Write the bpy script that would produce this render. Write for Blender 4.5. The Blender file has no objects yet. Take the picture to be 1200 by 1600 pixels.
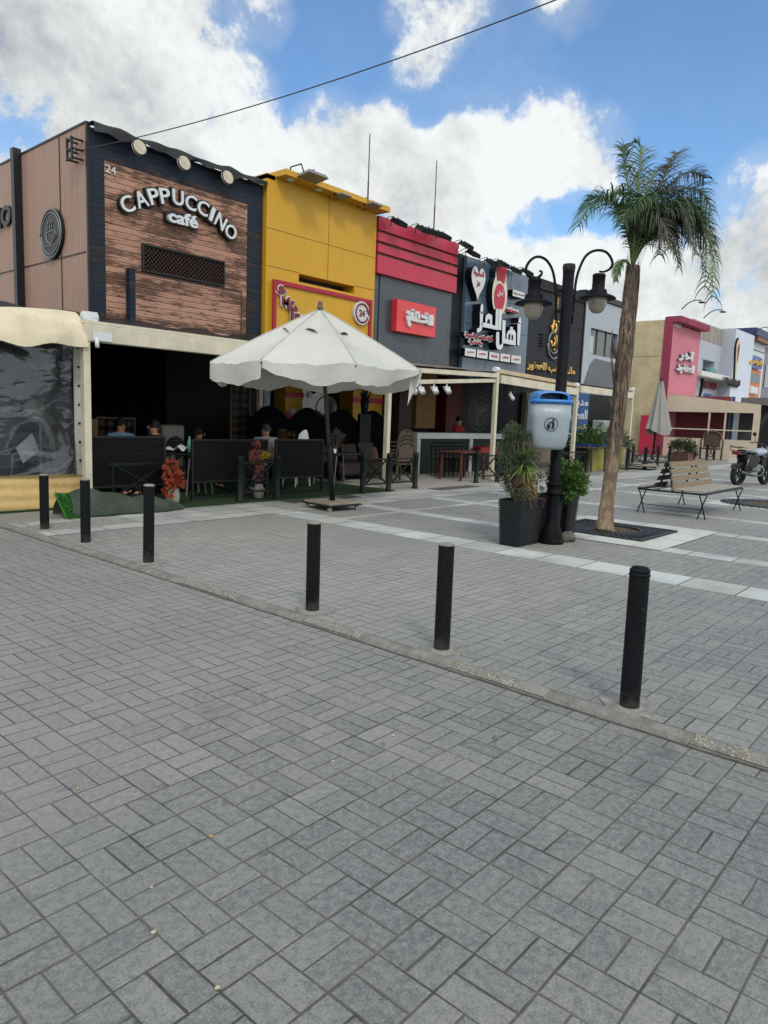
import bpy, math, random
from mathutils import Vector, Matrix
import numpy as np
rnd = random.Random(7)
S = bpy.context.scene
COL = S.collection
# ---------------------------------------------------------------- camera
FPX = 1118.96
PITCH, ROLL, AZ, H = .131896288, .0370172552, math.radians(41.00134), 1.5
cp, sp, cr, sr = math.cos(PITCH), math.sin(PITCH), math.cos(ROLL), math.sin(ROLL)
Mm = np.array([[cr, -sr, 0], [sr, cr, 0], [0, 0, 1]]) @ np.array([[1, 0, 0], [0, cp, -sp], [0, sp, cp]])
W = np.array([Mm @ [math.sin(AZ), 0, math.cos(AZ)], Mm @ [-math.cos(AZ), 0, math.sin(AZ)], Mm @ [0, -1, 0]])
cam = bpy.data.cameras.new('camera'); co = bpy.data.objects.new('camera', cam); COL.objects.link(co)
R3 = np.column_stack([W @ [1, 0, 0], W @ [0, -1, 0], W @ [0, 0, -1]])
mw = Matrix([list(R3[i]) + [[0, 0, H][i]] for i in range(3)] + [[0, 0, 0, 1]])
co.matrix_world = mw
cam.sensor_fit = 'HORIZONTAL'; cam.sensor_width = 36; cam.lens = 36 * FPX / 1200
cam.clip_start = .05; cam.clip_end = 3000
S.camera = co
def ray(x, y): return W @ np.array([(x - 600) / FPX, (y - 800) / FPX, 1.])
def G(x, y, z=0):                                   # ground point measured from the photo
    d = ray(x, y); t = (z - H) / d[2]; return (d[0] * t, d[1] * t)
def F(x, y, Y=14.0):                                # (X, Z) on the wall plane at depth Y
    d = ray(x, y); t = Y / d[1]; return (d[0] * t, d[2] * t + H)
def PXp(x, y, X):                                   # (Y, Z) on the plane at X
    d = ray(x, y); t = X / d[0]; return (d[1] * t, d[2] * t + H)
def D(x, y, dist):                                  # point at forward distance
    d = ray(x, y) * dist; return Vector((d[0], d[1], d[2] + H))
def Zat(X, Y, py):                                  # height above (X,Y) that appears at row py
    lo, hi = -1., 30.
    for _ in range(40):
        z = (lo + hi) / 2
        v = W.T @ np.array([X, Y, z - H]); w = 800 + FPX * v[1] / v[2]
        if w > py: lo = z
        else: hi = z
    return z
# ---------------------------------------------------------------- light
SUN = Vector((-.38, -.58, .72)).normalized()
sun = bpy.data.lights.new('sun', 'SUN'); sun.energy = 1.5; sun.angle = math.radians(11); sun.color = (1, .95, .87)
so = bpy.data.objects.new('sun', sun); COL.objects.link(so)
so.rotation_euler = SUN.to_track_quat('Z', 'Y').to_euler()
S.view_settings.view_transform = 'Standard'; S.view_settings.look = 'None'
S.view_settings.exposure = 0.0; S.view_settings.gamma = 1
S.cycles.max_bounces = 6
# ---------------------------------------------------------------- node helpers
def lin(h):
    if not isinstance(h, str): return tuple(h) + (1,)
    h = h.lstrip('#'); c = [int(h[i:i + 2], 16) / 255 for i in (0, 2, 4)]
    return tuple((v / 12.92 if v <= .04045 else ((v + .055) / 1.055) ** 2.4) for v in c) + (1,)
class NT:
    def __init__(s, nt): s.nt = nt
    def n(s, t, ins=None, **kw):
        nd = s.nt.nodes.new(t)
        for k, v in kw.items(): setattr(nd, k, v)
        for k, v in (ins or {}).items(): s.set(nd.inputs[k], v)
        return nd
    def set(s, sock, v):
        if isinstance(v, X): v = v.s
        if isinstance(v, bpy.types.NodeSocket): s.nt.links.new(v, sock)
        else: sock.default_value = v
    def m(s, op, a, b=0, c=0):
        nd = s.nt.nodes.new('ShaderNodeMath'); nd.operation = op
        s.set(nd.inputs[0], a); s.set(nd.inputs[1], b)
        if op in ('MULTIPLY_ADD', 'SMOOTH_MIN', 'SMOOTH_MAX', 'COMPARE'): s.set(nd.inputs[2], c)
        return X(s, nd.outputs[0])
    def mix(s, f, a, b, blend='MIX'):
        nd = s.nt.nodes.new('ShaderNodeMix'); nd.data_type = 'RGBA'; nd.blend_type = blend
        s.set(nd.inputs[0], f); s.set(nd.inputs[6], a); s.set(nd.inputs[7], b)
        return X(s, nd.outputs[2])
    def smooth(s, v, lo, hi, a=0., b=1.):
        nd = s.nt.nodes.new('ShaderNodeMapRange'); nd.interpolation_type = 'SMOOTHSTEP'
        s.set(nd.inputs[0], v); s.set(nd.inputs[1], lo); s.set(nd.inputs[2], hi); s.set(nd.inputs[3], a); s.set(nd.inputs[4], b)
        return X(s, nd.outputs[0])
    def noise(s, vec, scale, detail=4, rough=.55, out=0, **k):
        nd = s.nt.nodes.new('ShaderNodeTexNoise'); s.set(nd.inputs['Vector'], vec)
        nd.inputs['Scale'].default_value = scale; nd.inputs['Detail'].default_value = detail; nd.inputs['Roughness'].default_value = rough
        for a, b in k.items(): nd.inputs[a].default_value = b
        return X(s, nd.outputs[out])
    def mapv(s, vec, scale=(1, 1, 1), loc=(0, 0, 0), rot=(0, 0, 0)):
        nd = s.nt.nodes.new('ShaderNodeMapping'); s.set(nd.inputs[0], vec)
        nd.inputs['Scale'].default_value = scale; nd.inputs['Location'].default_value = loc; nd.inputs['Rotation'].default_value = rot
        return X(s, nd.outputs[0])
class X:
    def __init__(s, t, sock): s.t, s.s = t, sock
    def __add__(s, o): return s.t.m('ADD', s, o)
    __radd__ = __add__
    def __mul__(s, o): return s.t.m('MULTIPLY', s, o)
    __rmul__ = __mul__
    def __sub__(s, o): return s.t.m('SUBTRACT', s, o)
    def __rsub__(s, o): return s.t.m('SUBTRACT', o, s)
    def __truediv__(s, o): return s.t.m('DIVIDE', s, o)
def newmat(name):
    m = bpy.data.materials.new(name); m.use_nodes = True; t = NT(m.node_tree)
    b = m.node_tree.nodes['Principled BSDF']
    return m, t, b
def pos(t): return X(t, t.n('ShaderNodeNewGeometry').outputs['Position'])
def objc(t): return X(t, t.n('ShaderNodeTexCoord').outputs['Object'])
def sepxyz(t, v):
    nd = t.n('ShaderNodeSeparateXYZ'); t.set(nd.inputs[0], v); return [X(t, nd.outputs[i]) for i in range(3)]
def comb(t, x, y, z=0):
    nd = t.n('ShaderNodeCombineXYZ'); t.set(nd.inputs[0], x); t.set(nd.inputs[1], y); t.set(nd.inputs[2], z); return X(t, nd.outputs[0])
def bump(t, b, h, strength=.3, dist=.01):
    nd = t.n('ShaderNodeBump', {'Height': h}); nd.inputs['Strength'].default_value = strength; nd.inputs['Distance'].default_value = dist
    t.set(b.inputs['Normal'], X(t, nd.outputs[0]))
_mc = {}
def M(name, c, rough=.6, var=.18, scale=5, bmp=.15, metal=0, spec=.4, c2=None, streak=(1, 1, 1), bd=.01, dirt=0., alpha=1, trans=0):
    if name in _mc: return _mc[name]
    m, t, b = newmat(name); c = lin(c)
    p = t.mapv(objc(t), streak)
    n1 = t.noise(p, scale, 6, .6); n2 = t.noise(p, scale * 7, 3, .6)
    k = lambda q, s: tuple(min(1, v * s) for v in q[:3]) + (1,)
    lo, hi = (k(c, 1 - var), k(c, 1 + var)) if c2 is None else (c, lin(c2))
    v = t.smooth(n1 * .7 + n2 * .3, .32, .68)
    colr = t.mix(v, lo, hi)
    if dirt:
        dn = t.smooth(t.noise(t.mapv(objc(t), (1, 1, .35)), 2.2, 7, .65), .5, .75)
        colr = t.mix(dn * dirt, colr, lin('#5b5347'))
    t.set(b.inputs['Base Color'], colr)
    t.set(b.inputs['Roughness'], t.smooth(n2, .3, .7, max(.03, rough - .08), min(1, rough + .08)))
    b.inputs['Metallic'].default_value = metal; b.inputs['Specular IOR Level'].default_value = spec
    b.inputs['Alpha'].default_value = alpha; b.inputs['Transmission Weight'].default_value = trans
    if bmp: bump(t, b, n2 * .6 + n1 * .4, bmp, bd)
    _mc[name] = m; return m
# ---------------------------------------------------------------- mesh helpers
class MB:
    def __init__(s): s.v, s.f, s.mi, s.sm = [], [], [], []
    def face(s, idx, m=0, sm=False): s.f.append(tuple(idx)); s.mi.append(m); s.sm.append(sm)
    def quad(s, a, b, c, d, m=0, sm=False):
        k = len(s.v); s.v += [tuple(a), tuple(b), tuple(c), tuple(d)]; s.face((k, k + 1, k + 2, k + 3), m, sm); return s
    def tri(s, a, b, c, m=0):
        k = len(s.v); s.v += [tuple(a), tuple(b), tuple(c)]; s.face((k, k + 1, k + 2), m); return s
    def box(s, x0, x1, y0, y1, z0, z1, m=0, bev=0.):
        if x0 > x1: x0, x1 = x1, x0
        if y0 > y1: y0, y1 = y1, y0
        if z0 > z1: z0, z1 = z1, z0
        if bev:
            # chamfered box
            b = min(bev, (x1 - x0) / 2.1, (y1 - y0) / 2.1, (z1 - z0) / 2.1); k = len(s.v)
            for sx, sy, sz in [(a, c, d) for a in (0, 1) for c in (0, 1) for d in (0, 1)]:
                X0 = (x0, x1)[sx]; Y0 = (y0, y1)[sy]; Z0 = (z0, z1)[sz]
                dx, dy, dz = (b, -b)[sx], (b, -b)[sy], (b, -b)[sz]
                s.v += [(X0, Y0 + dy, Z0 + dz), (X0 + dx, Y0, Z0 + dz), (X0 + dx, Y0 + dy, Z0)]
            c = lambda a, d, e, i: k + (a * 4 + d * 2 + e) * 3 + i
            for a in (0, 1):
                s.face([c(a, 0, 0, 0), c(a, 0, 1, 0), c(a, 1, 1, 0), c(a, 1, 0, 0)], m)
                s.face([c(0, a, 0, 1), c(0, a, 1, 1), c(1, a, 1, 1), c(1, a, 0, 1)], m)
                s.face([c(0, 0, a, 2), c(0, 1, a, 2), c(1, 1, a, 2), c(1, 0, a, 2)], m)
                for e in (0, 1):
                    s.face([c(a, e, 0, 0), c(a, e, 1, 0), c(a, e, 1, 1), c(a, e, 0, 1)], m)
                    s.face([c(a, 0, e, 0), c(a, 1, e, 0), c(a, 1, e, 2), c(a, 0, e, 2)], m)
                    s.face([c(0, a, e, 1), c(1, a, e, 1), c(1, a, e, 2), c(0, a, e, 2)], m)
                    for d in (0, 1): s.face([c(a, e, d, 0), c(a, e, d, 1), c(a, e, d, 2)], m)
            return s
        k = len(s.v)
        s.v += [(x, y, z) for x in (x0, x1) for y in (y0, y1) for z in (z0, z1)]
        for q in ((0, 1, 3, 2), (4, 6, 7, 5), (0, 4, 5, 1), (2, 3, 7, 6), (0, 2, 6, 4), (1, 5, 7, 3)): s.face([k + i for i in q], m)
        return s
    def tube(s, pts, r, n=8, m=0, cap=True, sm=True, sq=None):
        pts = [Vector(p) for p in pts]; k = len(s.v); N = len(pts)
        rs = r if isinstance(r, (list, tuple)) else [r] * N
        up = None
        for i, p in enumerate(pts):
            d = (pts[min(i + 1, N - 1)] - pts[max(i - 1, 0)])
            if d.length < 1e-9: d = Vector((0, 0, 1))
            d.normalize()
            if up is None: up = Vector((0, 0, 1)) if abs(d.z) < .9 else Vector((1, 0, 0))
            u = d.cross(up).normalized(); w = u.cross(d).normalized(); up = w
            for j in range(n):
                a = 2 * math.pi * (j + (.5 if sq else 0)) / n
                q = p + (u * math.cos(a) + w * math.sin(a)) * rs[i]; s.v.append(tuple(q))
        for i in range(N - 1):
            for j in range(n):
                s.face((k + i * n + j, k + i * n + (j + 1) % n, k + (i + 1) * n + (j + 1) % n, k + (i + 1) * n + j), m, sm)
        if cap:
            s.face([k + j for j in range(n)][::-1], m); s.face([k + (N - 1) * n + j for j in range(n)], m)
        return s
    def bar(s, a, b, w, h, m=0, up=(0, 0, 1)):
        a, b = Vector(a), Vector(b); d = (b - a).normalized(); up = Vector(up)
        if abs(d.dot(up)) > .95: up = Vector((0, 1, 0))
        u = d.cross(up).normalized() * w / 2; v = u.normalized().cross(d).normalized() * h / 2
        k = len(s.v)
        for p in (a, b): s.v += [tuple(p - u - v), tuple(p + u - v), tuple(p + u + v), tuple(p - u + v)]
        for q in ((0, 3, 2, 1), (4, 5, 6, 7), (0, 1, 5, 4), (1, 2, 6, 5), (2, 3, 7, 6), (3, 0, 4, 7)): s.face([k + i for i in q], m)
        return s
    def lathe(s, prof, c=(0, 0), n=20, m=0, sm=True, cap=True, sx=1, sy=1):
        k = len(s.v)
        for r, z in prof:
            for j in range(n):
                a = 2 * math.pi * j / n; s.v.append((c[0] + r * sx * math.cos(a), c[1] + r * sy * math.sin(a), z))
        for i in range(len(prof) - 1):
            for j in range(n): s.face((k + i * n + j, k + i * n + (j + 1) % n, k + (i + 1) * n + (j + 1) % n, k + (i + 1) * n + j), m, sm)
        if cap:
            s.face([k + j for j in range(n)][::-1], m); s.face([k + (len(prof) - 1) * n + j for j in range(n)], m)
        return s
    def prism(s, out, f0, f1, m=0, ms=None):
        """out: list of 2-D points; f0/f1 map them to the two end faces"""
        k = len(s.v); n = len(out); s.v += [tuple(f0(*p)) for p in out] + [tuple(f1(*p)) for p in out]
        s.face([k + i for i in range(n)], m); s.face([k + n + i for i in range(n)][::-1], m)
        for i in range(n): s.face((k + i, k + n + i, k + n + (i + 1) % n, k + (i + 1) % n), m if ms is None else ms)
        return s
    def facade(s, pts, y0, y1, m=0, ms=None):       # polygon in (X,Z) extruded in Y
        return s.prism(pts, lambda x, z: (x, y0, z), lambda x, z: (x, y1, z), m, ms)
    def plan(s, pts, z0, z1, m=0, ms=None):
        return s.prism(pts, lambda x, y: (x, y, z1), lambda x, y: (x, y, z0), m, ms)
    def grid(s, fn, nu, nv, m=0, sm=True):
        k = len(s.v)
        for i in range(nu + 1):
            for j in range(nv + 1): s.v.append(tuple(fn(i / nu, j / nv)))
        for i in range(nu):
            for j in range(nv):
                a = k + i * (nv + 1) + j; s.face((a, a + 1, a + nv + 2, a + nv + 1), m, sm)
        return s
    def ball(s, c, r, n=10, m=0, sz=1, sx=1, sy=1):
        k = len(s.v); c = Vector(c)
        return s.lathe2(c, [(math.sin(math.pi * i / n) * r, -math.cos(math.pi * i / n) * r * sz) for i in range(n + 1)], m, sx, sy, 2 * n)
    def lathe2(s, c, prof, m, sx, sy, n):
        k = len(s.v)
        for r, z in prof:
            for j in range(n):
                a = 2 * math.pi * j / n; s.v.append((c[0] + r * sx * math.cos(a), c[1] + r * sy * math.sin(a), c[2] + z))
        for i in range(len(prof) - 1):
            for j in range(n): s.face((k + i * n + j, k + i * n + (j + 1) % n, k + (i + 1) * n + (j + 1) % n, k + (i + 1) * n + j), m, True)
        return s
    def build(s, name, mats, parent=None, fix=True):
        off = Vector((0, 0, 0)); p = parent
        while p is not None: off += p.location; p = p.parent
        me = bpy.data.meshes.new(name)
        me.from_pydata([(v[0] - off.x, v[1] - off.y, v[2] - off.z) for v in s.v], [], s.f)
        if not isinstance(mats, (list, tuple)): mats = [mats]
        for mm in mats: me.materials.append(mm)
        me.polygons.foreach_set('material_index', s.mi); me.polygons.foreach_set('use_smooth', s.sm)
        me.validate(); me.update()
        if fix:
            import bmesh
            b = bmesh.new(); b.from_mesh(me); bmesh.ops.recalc_face_normals(b, faces=b.faces); b.to_mesh(me); b.free()
        o = bpy.data.objects.new(name, me); COL.objects.link(o)
        if parent: o.parent = parent
        return o
def tag(o, label=None, cat=None, group=None, kind=None):
    if label: o['label'] = label
    if cat: o['category'] = cat
    if group: o['group'] = group
    if kind: o['kind'] = kind
    return o
def thing(name, loc, label, cat, group=None):
    o = bpy.data.objects.new(name, None); COL.objects.link(o); o.location = loc; o.empty_display_size = .1
    return tag(o, label, cat, group)
def rebase(o, loc):                                  # give a single-mesh thing its origin at loc
    loc = Vector(loc); o.data.transform(Matrix.Translation(-(loc - o.location))); o.location = loc; return o
def struct(name, mb, mats): return tag(mb.build(name, mats), kind='structure')
def copy_tree(o, parent=None, name=None):
    c = o.copy(); COL.objects.link(c)
    c.parent = parent
    for ch in [x for x in bpy.data.objects if x.parent == o]: copy_tree(ch, c)
    return c
def place(proto, used, loc, rz, label, group=None, sc=1):
    o = proto if not used else copy_tree(proto)
    o.location = loc; o.rotation_euler.z = rz; o.scale = (sc, sc, sc); o['label'] = label
    if group: o['group'] = group
    return o
# ---------------------------------------------------------------- lettering
AR = {'ا': 'FE8D FE8E', 'أ': 'FE83 FE84', 'آ': 'FE81 FE82', 'ب': 'FE8F FE90 FE91 FE92', 'ة': 'FE93 FE94', 'ت': 'FE95 FE96 FE97 FE98', 'ح': 'FEA1 FEA2 FEA3 FEA4',
      'خ': 'FEA5 FEA6 FEA7 FEA8', 'د': 'FEA9 FEAA', 'ذ': 'FEAB FEAC', 'ر': 'FEAD FEAE', 'ز': 'FEAF FEB0', 'س': 'FEB1 FEB2 FEB3 FEB4', 'ش': 'FEB5 FEB6 FEB7 FEB8',
      'ص': 'FEB9 FEBA FEBB FEBC', 'ط': 'FEC1 FEC2 FEC3 FEC4', 'ع': 'FEC9 FECA FECB FECC', 'ف': 'FED1 FED2 FED3 FED4', 'ق': 'FED5 FED6 FED7 FED8', 'ك': 'FED9 FEDA FEDB FEDC',
      'ل': 'FEDD FEDE FEDF FEE0', 'م': 'FEE1 FEE2 FEE3 FEE4', 'ن': 'FEE5 FEE6 FEE7 FEE8', 'ه': 'FEE9 FEEA FEEB FEEC', 'و': 'FEED FEEE', 'ي': 'FEF1 FEF2 FEF3 FEF4',
      'ء': 'FE80', 'ج': 'FE9D FE9E FE9F FEA0', 'ئ': 'FE89 FE8A FE8B FE8C'}
def arabic(s):
    out = []
    for i, ch in enumerate(s):
        if ch not in AR: out.append(ch); continue
        f = AR[ch].split()
        prev = i > 0 and s[i - 1] in AR and len(AR[s[i - 1]].split()) == 4
        nxt = i + 1 < len(s) and s[i + 1] in AR and len(f) == 4 and s[i + 1] != 'ء'
        if len(f) == 1: prev = nxt = False
        k = 3 if prev and nxt else 2 if nxt else 1 if prev else 0
        out.append(chr(int(f[k], 16)))
    return ''.join(out[::-1])
def text_mesh(body, bold=0., ext=.02, res=3):
    c = bpy.data.curves.new('lettering', 'FONT'); c.body = body; c.size = 1; c.offset = bold; c.extrude = ext; c.resolution_u = res
    o = bpy.data.objects.new('lettering', c); COL.objects.link(o)
    dg = bpy.context.evaluated_depsgraph_get(); dg.update()
    me = bpy.data.meshes.new_from_object(o.evaluated_get(dg))
    bpy.data.objects.remove(o); bpy.data.curves.remove(c)
    return me
def text_on(name, body, x0, x1, z0, z1, y, mat, parent=None, depth=.03, bold=.0, warp=None, res=3, label=None, plane='Y'):
    """letters filling the X/Z rectangle of a wall at depth y (facing -Y); plane='X': on wall at x=y facing -X, x0..x1 run along -Y"""
    me = text_mesh(body, bold, .5, res)
    vs = np.empty(len(me.vertices) * 3); me.vertices.foreach_get('co', vs); vs = vs.reshape(-1, 3)
    a, b = vs.min(0), vs.max(0)
    u = (vs[:, 0] - a[0]) / (b[0] - a[0]); v = (vs[:, 1] - a[1]) / (b[1] - a[1]); w = (vs[:, 2] - a[2]) / (b[2] - a[2])
    px = x0 + u * (x1 - x0); pz = z0 + v * (z1 - z0)
    if warp: px, pz = warp(u, v, px, pz)
    py = y - depth * w
    off = Vector((0, 0, 0)); p = parent
    while p is not None: off += p.location; p = p.parent
    o3 = np.column_stack([px - off.x, py - off.y, pz - off.z]) if plane == 'Y' else np.column_stack([py - off.x, px - off.y, pz - off.z])
    me.vertices.foreach_set('co', o3.ravel()); me.materials.clear(); me.materials.append(mat); me.update()
    o = bpy.data.objects.new(name, me); me.name = name; COL.objects.link(o)
    if parent: o.parent = parent
    if label: o['label'] = label
    return o
# ---------------------------------------------------------------- sky with clouds
wd = bpy.data.worlds.new('World'); S.world = wd; wd.use_nodes = True
wt = NT(wd.node_tree); bg = wd.node_tree.nodes['Background']
sky = wt.n('ShaderNodeTexSky'); sky.sky_type = 'NISHITA'; sky.sun_disc = False
sky.sun_elevation = math.asin(SUN.z); sky.sun_rotation = math.atan2(SUN.x, SUN.y)
sky.altitude = 0; sky.air_density = 1.0; sky.dust_density = .6; sky.ozone_density = 1.6
dirn = X(wt, wt.n('ShaderNodeTexCoord').outputs['Generated'])
def blob(px, py, r, w=1., sq=1.):                    # a cloud bank in a direction of the sky, r in degrees
    d = ray(px, py); d = d / np.linalg.norm(d)
    vm = wt.n('ShaderNodeVectorMath'); vm.operation = 'DOT_PRODUCT'; wt.set(vm.inputs[0], wdir); vm.inputs[1].default_value = d
    return wt.smooth(X(wt, vm.outputs['Value']), math.cos(math.radians(r)), math.cos(math.radians(r * .25)), 0., w)
# warp the direction so that outlines billow
nz = wt.n('ShaderNodeTexNoise'); wt.set(nz.inputs['Vector'], dirn); nz.inputs['Scale'].default_value = 3.5; nz.inputs['Detail'].default_value = 6
va = wt.n('ShaderNodeVectorMath'); va.operation = 'MULTIPLY_ADD'
sub = wt.n('ShaderNodeVectorMath'); sub.operation = 'SUBTRACT'; wt.set(sub.inputs[0], nz.outputs['Color']); sub.inputs[1].default_value = (.5, .5, .5)
wt.set(va.inputs[0], sub.outputs[0]); va.inputs[1].default_value = (.16, .16, .16); wt.set(va.inputs[2], dirn)
nrm = wt.n('ShaderNodeVectorMath'); nrm.operation = 'NORMALIZE'; wt.set(nrm.inputs[0], va.outputs[0]); wdir = X(wt, nrm.outputs[0])
CL = [(-60, 120, 12), (60, 170, 11), (180, 90, 9), (120, 20, 8), (60, -60, 12), (200, 190, 8), (270, 150, 7.5), (330, 215, 7), (380, 130, 4.6), (385, 260, 7), (450, 300, 7),
      (520, 270, 6.5), (540, 200, 4.6), (600, 250, 6), (660, 290, 6), (740, 250, 4.4), (760, 310, 5), (820, 280, 5), (880, 230, 5.4), (940, 225, 4.6), (700, 330, 5),
      (300, 5, 3.4), (420, 10, 3.6), (640, 5, 2.2, .7), (695, 35, 3.0, .72), (675, 80, 2.2, .65), (735, 5, 2.4, .7), (905, 5, 2.6, .7), (950, 5, 2.6, .68), (890, -30, 3, .8), (800, 400, 5.5), (880, 390, 5), (980, 440, 6), (1060, 470, 6), (1020, 370, 4),
      (1180, 290, 4.6), (1230, 330, 7), (1180, 390, 6), (1120, 440, 6), (1240, 460, 8), (720, 370, 3.5)]
cov = None
for c in CL:
    bb = blob(*c); cov = bb if cov is None else wt.m('SMOOTH_MAX', cov, bb, .25)
CLR = [(20, 180, 3.2, .7), (905, 310, 2.6, .7), (840, 330, 2.6, .6), (780, 340, 2., .45), (1180, 445, 2, .3), (560, 330, 2., .35), (500, 60, 7, .5), (1100, 120, 11, .6)]
for c in CLR: cov = cov - blob(*c)
# out of view, clouds from plain noise, thickened and brightened to light the scene
vm = wt.n('ShaderNodeVectorMath'); vm.operation = 'DOT_PRODUCT'; wt.set(vm.inputs[0], dirn); d0 = ray(600, 300); vm.inputs[1].default_value = d0 / np.linalg.norm(d0)
away = wt.smooth(X(wt, vm.outputs['Value']), math.cos(math.radians(45)), math.cos(math.radians(58)), 0, 1)
away = wt.smooth(X(wt, vm.outputs['Value']), math.cos(math.radians(60)), math.cos(math.radians(46)), 1, 0)
nA = wt.noise(wdir, 2.3, 5, .55)
cov = wt.m('MAXIMUM', cov, wt.smooth(nA, .30, .5) * away * 1.2)
n1 = wt.noise(dirn, 8, 10, .66); n2 = wt.noise(wdir, 26, 6, .6)
den = cov * .92 + (n1 - .5) * 2.3 + (n2 - .5) * .9
alpha = wt.smooth(den, .26, .74)
off = wt.n('ShaderNodeVectorMath'); off.operation = 'ADD'; wt.set(off.inputs[0], dirn); off.inputs[1].default_value = (.0, -.012, .028)
n1b = wt.noise(X(wt, off.outputs[0]), 9, 9, .62)
relief = (n1 - n1b) * 2.2
off2 = wt.n('ShaderNodeVectorMath'); off2.operation = 'ADD'; wt.set(off2.inputs[0], wdir); off2.inputs[1].default_value = (.0, -.004, .01)
relief = relief + (n2 - wt.noise(X(wt, off2.outputs[0]), 26, 6, .6)) * 1.1
thick = wt.smooth(den, .62, 1.5)
grey = blob(-40, 230, 16, .4) + blob(120, 200, 9, .2) + blob(60, 60, 12, .3) + blob(1230, 420, 9, .45)  + blob(560, 320, 8, .25) + blob(690, 320, 5, .2)
lum = .92 - thick * .09 - grey * .24 + relief * .36
lum = wt.m('MINIMUM', wt.m('MAXIMUM', lum, .42), .95) * (1 + away * .5)
ccol = wt.mix(wt.smooth(lum, .4, .85), (.88, .94, 1.0, 1), (.97, 1.0, 1.0, 1))
cl = wt.n('ShaderNodeVectorMath'); cl.operation = 'SCALE'; wt.set(cl.inputs[0], ccol); wt.set(cl.inputs['Scale'], lum)
SKY_K = .085
sk = wt.n('ShaderNodeVectorMath'); sk.operation = 'MULTIPLY'; wt.set(sk.inputs[0], sky.outputs[0]); sk.inputs[1].default_value = (1.5, 1.9, 2.15)
cs = wt.n('ShaderNodeVectorMath'); cs.operation = 'SCALE'; wt.set(cs.inputs[0], cl.outputs[0]); cs.inputs['Scale'].default_value = 1 / SKY_K
thin = wt.smooth(cov + (n1 - .5) * .9, -.1, .8, 0, .3)
a2 = wt.m('MAXIMUM', alpha, thin)
wt.set(bg.inputs[0], wt.mix(a2, X(wt, sk.outputs[0]), X(wt, cs.outputs[0])))
bg.inputs[1].default_value = SKY_K
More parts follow.
